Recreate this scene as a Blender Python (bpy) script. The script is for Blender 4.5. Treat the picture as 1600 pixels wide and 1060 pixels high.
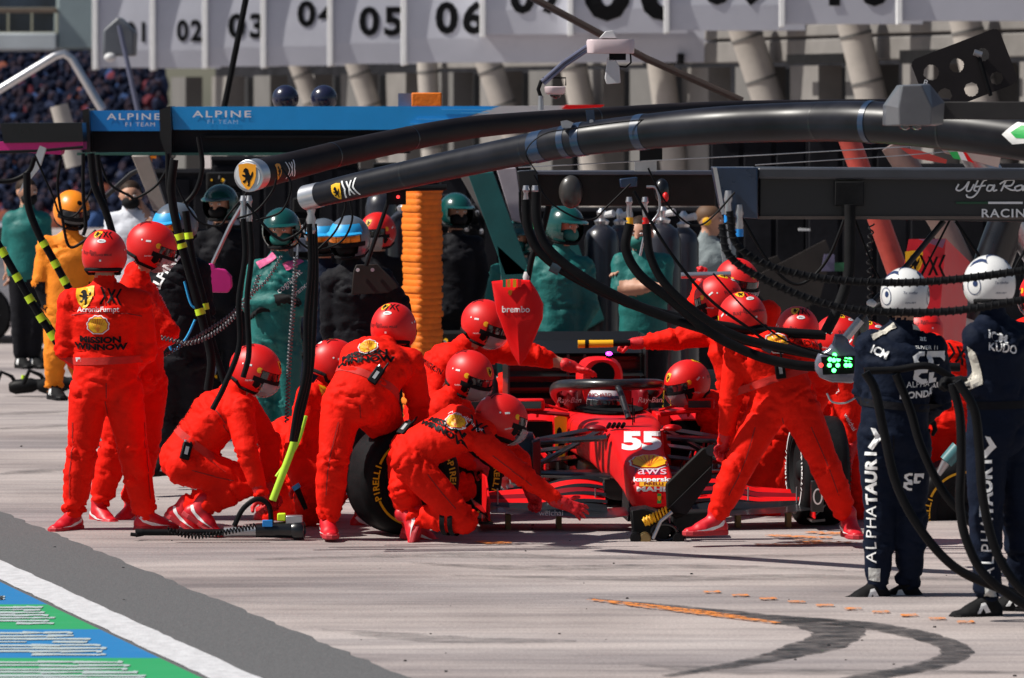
import bpy, bmesh, math, random
import numpy as np
from mathutils import Vector as V, Matrix, Quaternion
from mathutils.bvhtree import BVHTree
random.seed(7); rng = np.random.default_rng(7)
R = math.radians
for _o in list(bpy.data.objects): bpy.data.objects.remove(_o)
S = bpy.context.scene
COL = S.collection
# ------------------------------------------------------------- camera, sky, sun, exposure
CAMH, FPX = 2.6, 7250.0            # eye height, focal length in pixels of the 1600 px wide photograph
cd = bpy.data.cameras.new('camera'); cam = bpy.data.objects.new('camera', cd); COL.objects.link(cam)
cam.location = (0, 0, CAMH); cam.rotation_euler = (R(90), 0, 0)
cd.sensor_width = 36; cd.lens = FPX/1600*36; cd.shift_y = -370/1600
cd.clip_start = 1; cd.clip_end = 3000
cd.dof.use_dof = True; cd.dof.focus_distance = 28.0; cd.dof.aperture_fstop = 4.3
S.camera = cam
S.view_settings.view_transform = 'Standard'; S.view_settings.look = 'None'
S.view_settings.exposure = 0.2; S.view_settings.gamma = 1
try: S.view_settings.use_curve_mapping = False
except Exception: pass
SUN = V((-0.64, -0.10, 0.765)).normalized()
w = bpy.data.worlds.new('World'); S.world = w; w.use_nodes = True
nt = w.node_tree; bg = nt.nodes['Background']
sk = nt.nodes.new('ShaderNodeTexSky'); sk.sky_type = 'NISHITA'; sk.sun_disc = False
sk.sun_elevation = math.asin(SUN.z); sk.sun_rotation = math.atan2(SUN.x, SUN.y) % (2*math.pi)
nt.links.new(sk.outputs[0], bg.inputs[0]); bg.inputs[1].default_value = 0.05; # sky
sl = bpy.data.lights.new('sun', 'SUN'); sl.energy = 5.0; sl.angle = R(0.5); sl.color = (1, .955, .88)
so = bpy.data.objects.new('sun', sl); COL.objects.link(so); so.rotation_euler = SUN.to_track_quat('Z', 'Y').to_euler()

def at(px, py, Y):
    "world point seen at photograph pixel (px,py) at distance Y in front of the camera"
    return V(((px-800)/FPX*Y, Y, CAMH-(py-160)/FPX*Y))
def gnd(px, py):
    Y = CAMH*FPX/(py-160); return V(((px-800)/FPX*Y, Y, 0))

# ------------------------------------------------------------- materials
_M = {}
def mat(name, col, rough=.6, metal=0, var=.12, vscale=6, bump=0, bscale=60, coat=0, emit=None, es=0, alpha=None, trans=0, sheen=0, spec=.5, stretch=None, col2=None):
    if name in _M: return _M[name]
    if max(col) < .05 and not coat and rough > .4: spec = min(spec, .12)
    m = bpy.data.materials.new(name); m.use_nodes = True; n = m.node_tree.nodes; L = m.node_tree.links
    b = n['Principled BSDF']; b.inputs['Roughness'].default_value = rough; b.inputs['Metallic'].default_value = metal
    b.inputs['Specular IOR Level'].default_value = spec
    if coat: b.inputs['Coat Weight'].default_value = coat; b.inputs['Coat Roughness'].default_value = .08
    if sheen: b.inputs['Sheen Weight'].default_value = sheen
    if trans: b.inputs['Transmission Weight'].default_value = trans
    if emit: b.inputs['Emission Color'].default_value = (*emit, 1); b.inputs['Emission Strength'].default_value = es
    tc = n.new('ShaderNodeTexCoord'); src = tc.outputs['Object']
    if stretch:
        mp = n.new('ShaderNodeMapping'); mp.inputs['Scale'].default_value = stretch; L.new(src, mp.inputs[0]); src = mp.outputs[0]
    nz = n.new('ShaderNodeTexNoise'); nz.inputs['Scale'].default_value = vscale; nz.inputs['Detail'].default_value = 6; nz.inputs['Roughness'].default_value = .62
    L.new(src, nz.inputs['Vector'])
    rp = n.new('ShaderNodeValToRGB'); rp.color_ramp.elements[0].position = .3; rp.color_ramp.elements[1].position = .7
    c2 = col2 or tuple(min(1, c*(1+var)+.004*var) for c in col); c1 = tuple(c*(1-var) for c in col)
    rp.color_ramp.elements[0].color = (*c1, 1); rp.color_ramp.elements[1].color = (*c2, 1)
    L.new(nz.outputs[0], rp.inputs[0]); L.new(rp.outputs[0], b.inputs['Base Color'])
    rr = n.new('ShaderNodeMapRange'); rr.inputs['To Min'].default_value = max(0, rough-.09); rr.inputs['To Max'].default_value = min(1, rough+.09)
    L.new(nz.outputs[0], rr.inputs[0]); L.new(rr.outputs[0], b.inputs['Roughness'])
    if bump:
        n2 = n.new('ShaderNodeTexNoise'); n2.inputs['Scale'].default_value = bscale; n2.inputs['Detail'].default_value = 5
        L.new(src, n2.inputs['Vector'])
        bp = n.new('ShaderNodeBump'); bp.inputs['Strength'].default_value = bump; bp.inputs['Distance'].default_value = .01
        L.new(n2.outputs[0], bp.inputs['Height']); L.new(bp.outputs[0], b.inputs['Normal'])
        if 'cloth' in name:
            n3 = n.new('ShaderNodeTexNoise'); n3.noise_type = 'RIDGED_MULTIFRACTAL'; n3.inputs['Scale'].default_value = 8; n3.inputs['Detail'].default_value = 2.5; n3.inputs['Distortion'].default_value = .6
            mp3 = n.new('ShaderNodeMapping'); mp3.inputs['Scale'].default_value = (1, 1, 1.9); mp3.inputs['Rotation'].default_value = (.3, .5, 0); L.new(tc.outputs['Object'], mp3.inputs[0]); L.new(mp3.outputs[0], n3.inputs['Vector'])
            b3 = n.new('ShaderNodeBump'); b3.invert = True; b3.inputs['Strength'].default_value = .26; b3.inputs['Distance'].default_value = .012; L.new(n3.outputs[0], b3.inputs['Height']); L.new(bp.outputs[0], b3.inputs['Normal']); L.new(b3.outputs[0], b.inputs['Normal'])
    if alpha is not None: b.inputs['Alpha'].default_value = alpha
    _M[name] = m; return m

M_RED = mat('red_suit_cloth', (.82, .011, .003), .75, var=.12, vscale=9, bump=.35, bscale=45, spec=.12)
M_REDH = mat('red_helmet_paint', (.70, .007, .006), .46, var=.05, coat=.0)
M_CAR = mat('red_car_paint', (.74, .007, .009), .42, var=.05, spec=.22)
M_CARD = mat('dark_red_paint_and_shade', (.20, .004, .010), .42, var=.1, spec=.25)
M_GLOVE = mat('red_glove', (.62, .007, .012), .6, var=.2, vscale=30, bump=.3)
M_SHOE = mat('red_shoe', (.62, .007, .018), .45, var=.15, vscale=20)
M_SOLE = mat('shoe_sole', (.45, .02, .03), .6)
M_BLK = mat('black_plastic', (.005, .005, .006), .5, var=.3, spec=.25)
M_BLK2 = mat('matt_black', (.009, .009, .010), .75, var=.35, bump=.15, spec=.25)
M_GLOSS = mat('gloss_black', (.004, .004, .006), .3, var=.2, coat=.25)
M_CARB = mat('carbon_fibre', (.007, .0075, .009), .36, var=.5, vscale=160, coat=.35)
M_TYRE = mat('tyre_rubber', (.008, .008, .009), .55, var=.3, vscale=12, bump=.15, bscale=80)
M_WHITE = mat('white_print', (.80, .80, .80), .55, var=.04)
M_YEL = mat('yellow_print', (.88, .46, .004), .5, var=.06)
M_FLUO = mat('fluorescent_yellow', (.62, .88, .02), .5, var=.08)
M_SIL = mat('brushed_silver', (.62, .62, .64), .32, metal=.9, var=.1)
M_STEEL = mat('steel_fitting', (.42, .42, .44), .38, metal=.9, var=.2)
M_SKIN = mat('skin', (.50, .26, .17), .55, var=.1)
M_HAIR = mat('dark_hair', (.03, .018, .012), .6, var=.4, vscale=60)
M_NAVY = mat('navy_suit_cloth', (.004, .008, .021), .75, var=.2, vscale=9, bump=.35, bscale=45, sheen=0, spec=.3)
M_GRN = mat('green_suit_cloth', (.006, .13, .12), .6, var=.2, vscale=9, bump=.35, bscale=45, sheen=0, spec=.35)
M_GRNH = mat('green_helmet_paint', (.004, .06, .055), .22, var=.1, coat=.5)
M_TEAL = mat('teal_panel', (.006, .10, .10), .5, var=.15)
M_ORG = mat('orange_suit_cloth', (.85, .24, .01), .7, var=.14, bump=.3, spec=.3)
M_ORGH = mat('orange_helmet_paint', (.90, .26, .01), .35, var=.05)
M_BCLOTH = mat('black_suit_cloth', (.008, .008, .011), .7, var=.25, bump=.35, bscale=40, sheen=0)
M_BLUE = mat('bright_blue', (.01, .24, .68), .4, var=.05)
M_CYAN = mat('cyan_blue', (.02, .36, .75), .45, var=.08)
M_GREYC = mat('grey_cloth', (.22, .26, .27), .8, var=.12, bump=.3)
M_WCLOTH = mat('white_cloth', (.62, .64, .70), .8, var=.08, bump=.3)
M_PINK = mat('magenta_paint', (.60, .02, .22), .45, var=.08)
M_GLASSD = mat('dark_visor', (.010, .011, .014), .12, var=.1, coat=.8)
M_CLEAR = mat('clear_visor', (.85, .87, .9), .08, var=.02, alpha=.32)
M_MIR = mat('orange_mirror_goggle', (.95, .22, .02), .15, metal=.6, var=.3, vscale=14)
M_PALE = mat('off_white_paint', (.55, .55, .56), .5, var=.06)
M_LED = mat('green_led', (.02, .5, .05), .4, emit=(.05, 1, .12), es=9)
M_LEDR = mat('red_led', (.5, .02, .02), .4, emit=(1, .03, .03), es=3)
M_LEDP = mat('violet_lamp', (.4, .02, .5), .4, emit=(.75, .05, 1), es=5)

# ------------------------------------------------------------- mesh helpers
def frame(d, up=V((0, 0, 1))):
    d = V(d).normalized()
    s = d.cross(up)
    if s.length < 1e-4: s = d.cross(V((1, 0, 0)))
    s.normalize(); u = s.cross(d).normalized(); return s, u, d
class MB:
    def __init__(s): s.v = []; s.f = []; s.m = []; s.k = 0
    def mi(s, k): s.k = k; return s
    def add(s, vs, fs):
        o = len(s.v); s.v += [tuple(x) for x in vs]
        for f in fs: s.f.append(tuple(i+o for i in f)); s.m.append(s.k)
        return s
    def box(s, c, sz, rot=None):
        c = V(c); h = V(sz)/2; vs = []
        for x in (-1, 1):
            for y in (-1, 1):
                for z in (-1, 1):
                    p = V((x*h.x, y*h.y, z*h.z))
                    if rot is not None: p = rot @ p
                    vs.append(c+p)
        return s.add(vs, [(0, 1, 3, 2), (4, 6, 7, 5), (0, 4, 5, 1), (2, 3, 7, 6), (0, 2, 6, 4), (1, 5, 7, 3)])
    def bar(s, a, b, w, h, up=V((0, 0, 1))):
        a = V(a); b = V(b); sx, u, d = frame(b-a, up)
        rot = Matrix((sx, d, u)).transposed()
        return s.box((a+b)/2, (w, (b-a).length, h), rot)
    def ring(s, c, sx, u, r, n, r2=None):
        r2 = r2 or r
        return [V(c)+sx*math.cos(2*math.pi*i/n)*r+u*math.sin(2*math.pi*i/n)*r2 for i in range(n)]
    def loft(s, rings, cap=True, closed=True):
        n = len(rings[0]); vs = [p for r in rings for p in r]; fs = []
        for j in range(len(rings)-1):
            for i in range(n if closed else n-1):
                a = j*n+i; b = j*n+(i+1) % n; fs.append((a, b, b+n, a+n))
        if cap: fs.append(tuple(range(n-1, -1, -1))); fs.append(tuple((len(rings)-1)*n+i for i in range(n)))
        return s.add(vs, fs)
    def cyl(s, a, b, r0, r1=None, n=16, cap=True):
        a = V(a); b = V(b); r1 = r0 if r1 is None else r1; sx, u, d = frame(b-a)
        return s.loft([s.ring(a, sx, u, r0, n), s.ring(b, sx, u, r1, n)], cap)
    def lathe(s, a, d, prof, n=24, up=V((0, 0, 1))):
        sx, u, d = frame(d, up)
        return s.loft([s.ring(V(a)+d*t, sx, u, max(r, 1e-4), n) for t, r in prof], True)
    def tube(s, pts, r, n=8, cap=True):
        pts = [V(p) for p in pts]; m = len(pts); rs = r if isinstance(r, (list, tuple)) else [r]*m
        d0 = (pts[1]-pts[0]).normalized(); sx, u, _ = frame(d0); rings = []
        for i, p in enumerate(pts):
            d = (pts[min(i+1, m-1)]-pts[max(i-1, 0)]).normalized()
            q = d0.rotation_difference(d); sx = (q @ sx); u = (q @ u); d0 = d
            rings.append(s.ring(p, sx, u, rs[i], n))
        return s.loft(rings, cap)
    def ell(s, c, r, nu=20, nv=12, rot=None):
        c = V(c); rings = []
        for j in range(nv+1):
            t = math.pi*j/nv; t = min(max(t, .03), math.pi-.03); rg = []
            for i in range(nu):
                a = 2*math.pi*i/nu
                p = V((math.cos(a)*math.sin(t)*r[0], math.sin(a)*math.sin(t)*r[1], math.cos(t)*r[2]))
                if rot is not None: p = rot @ p
                rg.append(c+p)
            rings.append(rg[::-1])
        return s.loft(rings, True)
    def prism(s, poly, o, u, v, d):
        "polygon (x,y) on the plane o+u*x+v*y, extruded by vector d"
        o = V(o); u = V(u); v = V(v); d = V(d); n = len(poly)
        a = [o+u*x+v*y for x, y in poly]; b = [p+d for p in a]
        fs = [tuple(range(n)), tuple(range(2*n-1, n-1, -1))]+[(i, n+i, n+(i+1) % n, (i+1) % n) for i in range(n)]
        return s.add(a+b, fs)
    def mesh(s, name, mats):
        me = bpy.data.meshes.new(name); me.from_pydata(s.v, [], s.f)
        for m in (mats if isinstance(mats, (list, tuple)) else [mats]): me.materials.append(m)
        me.polygons.foreach_set('material_index', s.m)
        return me
    def build(s, name, mats, parent=None, smooth=35, bevel=0, fix=True, **kw):
        me = s.mesh(name, mats)
        if fix:
            bm = bmesh.new(); bm.from_mesh(me); bmesh.ops.recalc_face_normals(bm, faces=bm.faces); bm.to_mesh(me); bm.free()
        if smooth:
            me.polygons.foreach_set('use_smooth', [True]*len(me.polygons)); me.set_sharp_from_angle(angle=R(smooth))
        o = put(name, me, parent, **kw)
        if bevel:
            b = o.modifiers.new('bevel', 'BEVEL'); b.width = bevel; b.segments = 2; b.limit_method = 'ANGLE'; b.angle_limit = R(40)
        return o
def put(name, me, parent=None, **kw):
    o = bpy.data.objects.new(name, me); COL.objects.link(o)
    if parent is not None:
        o.parent = parent; o.matrix_parent_inverse = PINV.get(parent.name, Matrix.Identity(4))
    for k, v in kw.items(): o[k] = v
    return o
PINV = {}
def thing(name, label, cat, loc=(0, 0, 0), group=None, local=False, rotz=0):
    "an Empty at the base of a thing; its parts are given in world space unless local"
    e = bpy.data.objects.new(name, None); COL.objects.link(e); e.empty_display_size = .2
    e.location = loc; e.rotation_euler = (0, 0, rotz); e['label'] = label; e['category'] = cat
    if group: e['group'] = group
    if not local: PINV[e.name] = (Matrix.Translation(V(loc)) @ Matrix.Rotation(rotz, 4, 'Z')).inverted()
    return e
def tag(o, label, cat, group=None):
    o['label'] = label; o['category'] = cat
    if group: o['group'] = group
    return o
def struct(o, kind='structure'): o['kind'] = kind; return o
def bez(pts, n=8):
    "Catmull-Rom through points"
    P = [V(p) for p in pts]; P = [P[0]*2-P[1]]+P+[P[-1]*2-P[-2]]; out = []
    for i in range(1, len(P)-2):
        for k in range(n):
            t = k/n
            out.append(.5*((2*P[i])+(P[i+1]-P[i-1])*t+(2*P[i-1]-5*P[i]+4*P[i+1]-P[i+2])*t*t+(3*P[i]-P[i-1]-3*P[i+1]+P[i+2])*t**3))
    out.append(P[-2]); return out
# ---- flat print: letters and emblems as (verts2d, faces)
_T = {}
def text2d(s, size=1, font_w=1.0, bold=0, shear=0, spacing=1):
    k = (s, bold, shear, spacing)
    if k not in _T:
        c = bpy.data.curves.new('t', 'FONT'); c.body = s; c.align_x = 'CENTER'; c.align_y = 'CENTER'; c.size = 1
        c.offset = bold; c.shear = shear; c.space_character = spacing; c.resolution_u = 3
        o = bpy.data.objects.new('t', c); COL.objects.link(o); dg = bpy.context.evaluated_depsgraph_get()
        me = bpy.data.meshes.new_from_object(o.evaluated_get(dg)); vs = [tuple(v.co[:2]) for v in me.vertices]; fs = [tuple(p.vertices) for p in me.polygons]
        bpy.data.objects.remove(o); bpy.data.curves.remove(c); bpy.data.meshes.remove(me); _T[k] = (vs, fs)
    vs, fs = _T[k]
    return [(x*size*font_w, y*size) for x, y in vs], fs
def polys(*ps):
    vs = []; fs = []
    for p in ps: fs.append(tuple(range(len(vs), len(vs)+len(p)))); vs += p
    return vs, fs
SHIELD = [(-.42, .5), (0, .56), (.42, .5), (.40, 0), (.30, -.3), (.12, -.52), (0, -.6), (-.12, -.52), (-.30, -.3), (-.40, 0)]
HORSE = [(-.06, .36), (-.16, .30), (-.20, .18), (-.12, .16), (-.10, .05), (-.24, .08), (-.26, .02), (-.10, -.06), (-.12, -.16), (-.24, -.22), (-.20, -.30), (-.10, -.26), (-.02, -.16),
         (.02, -.34), (-.04, -.42), (.08, -.42), (.12, -.20), (.18, -.12), (.26, .02), (.28, .22), (.20, .14), (.16, .02), (.08, .12), (.04, .30)]
def scallop(n=28):
    p = []
    for i in range(n+1):
        a = math.pi*(-.12+1.24*i/n); r = .5*(1+.045*math.cos(14*math.pi*i/n*1.0)); p.append((math.cos(a)*r*1.05, math.sin(a)*r*.92-.02))
    return p+[(-.22, -.42), (.22, -.42)]
def tri2d(p):
    "triangulate a concave outline"
    from mathutils.geometry import tessellate_polygon
    return list(p), [tuple(t) for t in tessellate_polygon([[V((x, y, 0)) for x, y in p]])]
def sc2(g, s, dx=0, dy=0, sy=None): return [(x*s+dx, y*(sy or s)+dy) for x, y in g[0]], g[1]
def emblem_shield(s): return [(sc2(tri2d(SHIELD), s), M_YEL, 0), (sc2(tri2d(HORSE), s), M_BLK, .002)]
def emblem_shell(s):
    sc = scallop(); out = [(sc2(tri2d(sc), s*1.16), M_WHITE, 0), (sc2(tri2d(sc), s*1.05), mat('shell_red', (.65, .02, .01), .5), .0015), (sc2(tri2d(sc), s*.96), M_YEL, .003)]
    ribs = []
    for i in range(7):
        a = math.pi*(.14+.72*i/6); w = .018; c, sn = math.cos(a), math.sin(a); o = (.05*c, -.36)
        ribs.append([(o[0]-sn*w*.4, o[1]), (o[0]+sn*w*.4, o[1]), (c*.40+sn*w, sn*.38-.02), (c*.40-sn*w, sn*.38-.02)])
    out.append((sc2(polys(*ribs), s), mat('shell_red', (.65, .02, .01), .5), .0045)); return out
def emblem_mark(s, m=M_BLK):
    "a row of chevrons and bars"
    def chev(x, d, w=.12): return [(x, .5), (x+w, .5), (x+w+d*.22, 0), (x+w, -.5), (x, -.5), (x+d*.22, 0)]
    ps = [chev(-.62, 1), chev(.44, -1), [(-.24, .42), (-.12, .42), (.0, .14), (.0, .0), (-.06, .0)], [(.24, .42), (.12, .42), (.0, .14), (.0, .0), (.06, .0)],
          [(-.24, -.42), (-.12, -.42), (.0, -.14), (.0, .0), (-.06, .0)], [(.24, -.42), (.12, -.42), (.0, -.14), (.0, .0), (.06, .0)]]
    vs = []; fs = []
    for p in ps:
        a, b = tri2d(p); fs += [tuple(i+len(vs) for i in f) for f in b]; vs += a
    return [(sc2((vs, fs), s), m, 0)]
def txt(s, size, m=M_BLK, **k): return [(text2d(s, size, **k), m, 0)]
def shift(layers, dx, dy): return [(sc2(g, 1, dx, dy), m, z) for g, m, z in layers]
def flat_print(layers, o, u, v, parent, name='logo', off=.004):
    "print lying on a flat face: origin o, right u, up v"
    o = V(o); u = V(u).normalized(); v = V(v).normalized(); n = u.cross(v)
    b = MB(); mats = []
    for g, m, z in layers:
        if m not in mats: mats.append(m)
        b.mi(mats.index(m)).add([o+u*x+v*y+n*(off+z) for x, y in g[0]], g[1])
    return b.build(name, mats, parent, smooth=0, fix=False)
def wrap_print(layers, bvh, P, N, u, v, parent, name='logo', off=.005, maxe=.02):
    "print laid over a curved surface by casting along -N"
    b = MB(); mats = []
    for g, m, z in layers:
        if m not in mats: mats.append(m)
        bm = bmesh.new(); vv = [bm.verts.new((x, y, 0)) for x, y in g[0]]
        for f in g[1]:
            try: bm.faces.new([vv[i] for i in f])
            except ValueError: pass
        for _ in range(3):
            es = [e for e in bm.edges if e.calc_length() > maxe]
            if not es: break
            bmesh.ops.subdivide_edges(bm, edges=es, cuts=1); bmesh.ops.triangulate(bm, faces=bm.faces)
        bm.verts.index_update(); pts = []; ok = []
        for q in bm.verts:
            s0 = P+u*q.co.x+v*q.co.y+N*.12
            h, hn, _, dist = bvh.ray_cast(s0, -N, .3)
            ok.append(h is not None); pts.append((h+N*(off+z)) if h is not None else P+u*q.co.x+v*q.co.y)
        b.mi(mats.index(m)).add(pts, []) ; base = len(b.v)-len(pts)
        for f in bm.faces:
            ids = [x.index for x in f.verts]
            if all(ok[i] for i in ids): b.f.append(tuple(base+i for i in ids)); b.m.append(b.k)
        bm.free()
    return b.build(name, mats, parent, smooth=0, fix=False)
# ============================================================= GROUND
def ground_mat():
    m = bpy.data.materials.new('worn_concrete'); m.use_nodes = True; n = m.node_tree.nodes; L = m.node_tree.links; b = n['Principled BSDF']
    b.inputs['Roughness'].default_value = .8
    tc = n.new('ShaderNodeTexCoord')
    def noise(sc, det=6, stretch=None, rough=.6):
        src = tc.outputs['Object']
        if stretch:
            mp = n.new('ShaderNodeMapping'); mp.inputs['Scale'].default_value = stretch; L.new(src, mp.inputs[0]); src = mp.outputs[0]
        z = n.new('ShaderNodeTexNoise'); z.inputs['Scale'].default_value = sc; z.inputs['Detail'].default_value = det; z.inputs['Roughness'].default_value = rough; L.new(src, z.inputs['Vector']); return z.outputs[0]
    def ramp(src, stops):
        r = n.new('ShaderNodeValToRGB'); e = r.color_ramp.elements
        while len(e) < len(stops): e.new(.5)
        for i, (p, c) in enumerate(stops): e[i].position = p; e[i].color = (*c, 1)
        L.new(src, r.inputs[0]); return r.outputs[0]
    def mix(fac, a, c, mode='MIX'):
        x = n.new('ShaderNodeMix'); x.data_type = 'RGBA'; x.blend_type = mode
        for s, i in ((fac, 0), (a, 6), (c, 7)):
            if hasattr(s, 'links'): L.new(s, x.inputs[i])
            else: x.inputs[i].default_value = s if i == 0 else (*s, 1)
        return x.outputs[2]
    base = ramp(noise(.7, 8, (.6, 1.0, 1)), [(.3, (.31, .262, .25)), (.5, (.42, .362, .345)), (.7, (.51, .45, .43))])
    # brushed lines left by tyres across the slab
    st = ramp(noise(1.6, 9, (.28, 3.2, 1), .7), [(.36, (.5, .5, .53)), (.55, (1, 1, 1))])
    c = mix(.62, base, st, 'MULTIPLY')
    st2 = ramp(noise(.42, 7, (.3, 1.6, 1), .6), [(.38, (.55, .56, .60)), (.52, (1, 1, 1))])
    c = mix(.7, c, st2, 'MULTIPLY')
    fine = ramp(noise(55, 4), [(.3, (.72, .72, .72)), (.7, (1.18, 1.18, 1.18))])
    c = mix(.8, c, fine, 'MULTIPLY')
    sp = ramp(noise(23, 2), [(.25, (.3, .3, .3)), (.29, (1, 1, 1))]); c = mix(.7, c, sp, 'MULTIPLY')
    L.new(c, b.inputs['Base Color'])
    bp = n.new('ShaderNodeBump'); bp.inputs['Strength'].default_value = .5; bp.inputs['Distance'].default_value = .01; L.new(noise(70, 5), bp.inputs['Height']); L.new(bp.outputs[0], b.inputs['Normal'])
    return m
M_CONC = ground_mat()
def sheet(name, pts, z, m, kind='structure', **kw):
    me = bpy.data.meshes.new(name); me.from_pydata([(p[0], p[1], z) for p in pts], [], [tuple(range(len(pts)))]); me.materials.append(m)
    bm = bmesh.new(); bm.from_mesh(me); bmesh.ops.recalc_face_normals(bm, faces=bm.faces)
    for f in bm.faces:
        if f.normal.z < 0: f.normal_flip()
    bm.to_mesh(me); bm.free()
    return put(name, me, kind=kind, **kw)
sheet('ground', [(-400, -60), (400, -60), (400, 2000), (-400, 2000)], 0, M_CONC)
LD = V((-.311, .950, 0)).normalized(); LN = V((LD.y, -LD.x, 0))     # along the pit lane, and across it to the right
E0 = gnd(0, 800)
def lane(a, w0, w1, b, z, m, name):
    n = 260; j = lambda: random.uniform(-1, 1)*(.018 if w1 == 0 else .007)
    L_ = [E0+LD*(a+(b-a)*i/n)+LN*(w0+(j() if w0 > -5 else 0)) for i in range(n+1)]; R_ = [E0+LD*(a+(b-a)*i/n)+LN*(w1+j()) for i in range(n+1)]
    me = bpy.data.meshes.new(name); me.from_pydata([(p.x, p.y, z) for p in L_+R_], [], [(i, n+1+i, n+2+i, i+1) for i in range(n)]); me.materials.append(m); return put(name, me, kind='structure')
M_ASPH = mat('asphalt', (.12, .12, .124), .85, var=.22, vscale=55, bump=.6, bscale=120, spec=.2)
M_LINE = mat('white_line_paint', (.56, .56, .58), .7, var=.16, vscale=14, bump=.4)
def worn(name, col, under, sc=(.5, 14, 1), thr=.5):
    m = bpy.data.materials.new(name); m.use_nodes = True; n = m.node_tree.nodes; L = m.node_tree.links; b = n['Principled BSDF']; b.inputs['Roughness'].default_value = .75
    tc = n.new('ShaderNodeTexCoord'); mp = n.new('ShaderNodeMapping'); mp.inputs['Scale'].default_value = sc; L.new(tc.outputs['Object'], mp.inputs[0])
    z = n.new('ShaderNodeTexNoise'); z.inputs['Scale'].default_value = 3; z.inputs['Detail'].default_value = 8; z.inputs['Roughness'].default_value = .7; L.new(mp.outputs[0], z.inputs['Vector'])
    r = n.new('ShaderNodeValToRGB'); r.color_ramp.elements[0].position = thr-.03; r.color_ramp.elements[1].position = thr+.03
    r.color_ramp.elements[0].color = (*col, 1); r.color_ramp.elements[1].color = (*under, 1); L.new(z.outputs[0], r.inputs[0]); L.new(r.outputs[0], b.inputs['Base Color']); return m
lane(-25, -9, 0, 4, .004, M_ASPH, 'asphalt_strip')
E1 = gnd(0, 877)
wo = (E1-E0).dot(LN)
lane(-25, wo-.22, wo+.0, 8, .008, M_LINE, 'white_line')
# painted blue and green bands at the pit wall side
M_PB = worn('blue_road_paint', (.005, .17, .42), (.03, .22, .46), thr=.6); M_PG = worn('green_road_paint', (.012, .30, .10), (.04, .34, .15), thr=.6)
M_PW = mat('white_road_lettering', (.40, .47, .48), .7, var=.15, vscale=25)
bands = [(905, 958, 0), (958, 985, 1), (985, 1034, 0), (1034, 1090, 1), (1090, 1130, 0)]
bands = [(909, 947, 0), (947, 986, 1), (986, 1031, 0), (1031, 1085, 1), (1085, 1120, 0)]
wl = wo-.22
def onl(Yv, wv):      # point at distance Y on the line offset w from the asphalt edge
    p0 = E0+LN*wv; t = (Yv-p0.y)/LD.y; return p0+LD*t
for (y0, y1, k) in bands:
    Ya, Yb = CAMH*FPX/(y0-160), CAMH*FPX/(y1-160)
    a = onl(Ya, wl-.03); b_ = onl(Yb, wl-.03)
    sheet('painted_band', [a, b_, V((b_.x-5, Yb, 0)), V((a.x-5, Ya, 0))], .008, (M_PB, M_PG)[k])
def brush_rows(x1, y0, y1, slope, n, name='road_lettering'):
    b = MB()
    for i in range(n):
        y = y0+(y1-y0)*(i+.5)/n; xe = x1+slope*(i/n)+random.uniform(-9, 9)
        Yc = CAMH*FPX/(y-160); hw = (y1-y0)/n*.42*Yc*Yc/(CAMH*FPX)
        xs = [-420, xe*.3, xe*.6, xe-8, xe]
        for j in range(len(xs)-1):
            if random.random() < .05: continue
            q = [((xs[j]-800)/FPX*Yc, Yc-hw*random.uniform(.5, 1.1)), ((xs[j+1]-800)/FPX*Yc, Yc-hw*random.uniform(.2, 1)), ((xs[j+1]-800)/FPX*Yc, Yc+hw*random.uniform(.2, 1)), ((xs[j]-800)/FPX*Yc, Yc+hw*random.uniform(.5, 1.1))]
            b.add([(x, yy, .012) for x, yy in q], [(0, 1, 2, 3)])
    o = b.build(name, M_PW, smooth=0); o['kind'] = 'structure'
brush_rows(62, 950, 980, 32, 7); brush_rows(120, 990, 1029, 62, 8); brush_rows(190, 1036, 1078, 70, 8); brush_rows(8, 934, 941, 3, 2)
# tyre marks and orange paint
def mark(name, pts, ws, m, z=.005):
    pts = bez([gnd(*p) for p in pts], 8); k = len(pts); b = MB(); vs = []
    for i, p in enumerate(pts):
        d = (pts[min(i+1, k-1)]-pts[max(i-1, 0)]).normalized(); nn = V((d.y, -d.x, 0)); t = i/(k-1)*(len(ws)-1); j = min(int(t), len(ws)-2); wv = (ws[j]*(1-(t-j))+ws[j+1]*(t-j))*random.uniform(.85, 1.1)
        vs += [p+nn*wv/2+V((0, 0, z)), p-nn*wv/2+V((0, 0, z))]
    b.add(vs, [(2*i, 2*i+1, 2*i+3, 2*i+2) for i in range(k-1)]); o = b.build(name, m, smooth=0); o['kind'] = 'structure'; return o
def mark_mat(name, col, lo, hi, sc):
    m = bpy.data.materials.new(name); m.use_nodes = True; n = m.node_tree.nodes; L = m.node_tree.links; b = n['Principled BSDF']; b.inputs['Roughness'].default_value = .7; b.inputs['Base Color'].default_value = (*col, 1)
    tc = n.new('ShaderNodeTexCoord'); mp = n.new('ShaderNodeMapping'); mp.inputs['Scale'].default_value = sc; L.new(tc.outputs['Object'], mp.inputs[0])
    z = n.new('ShaderNodeTexNoise'); z.inputs['Scale'].default_value = 4; z.inputs['Detail'].default_value = 8; z.inputs['Roughness'].default_value = .7; L.new(mp.outputs[0], z.inputs['Vector'])
    r = n.new('ShaderNodeMapRange'); r.inputs['From Min'].default_value = lo; r.inputs['From Max'].default_value = hi; L.new(z.outputs[0], r.inputs[0]); L.new(r.outputs[0], b.inputs['Alpha']); return m
M_MK = mark_mat('rubber_mark', (.03, .03, .034), .36, .60, (1.2, 7, 1)); M_MO = mark_mat('orange_marking_paint', (.75, .24, .04), .42, .55, (6, 6, 1))
M_MK2 = mark_mat('faint_rubber_mark', (.06, .06, .065), .42, .8, (1, 7, 1))
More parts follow.
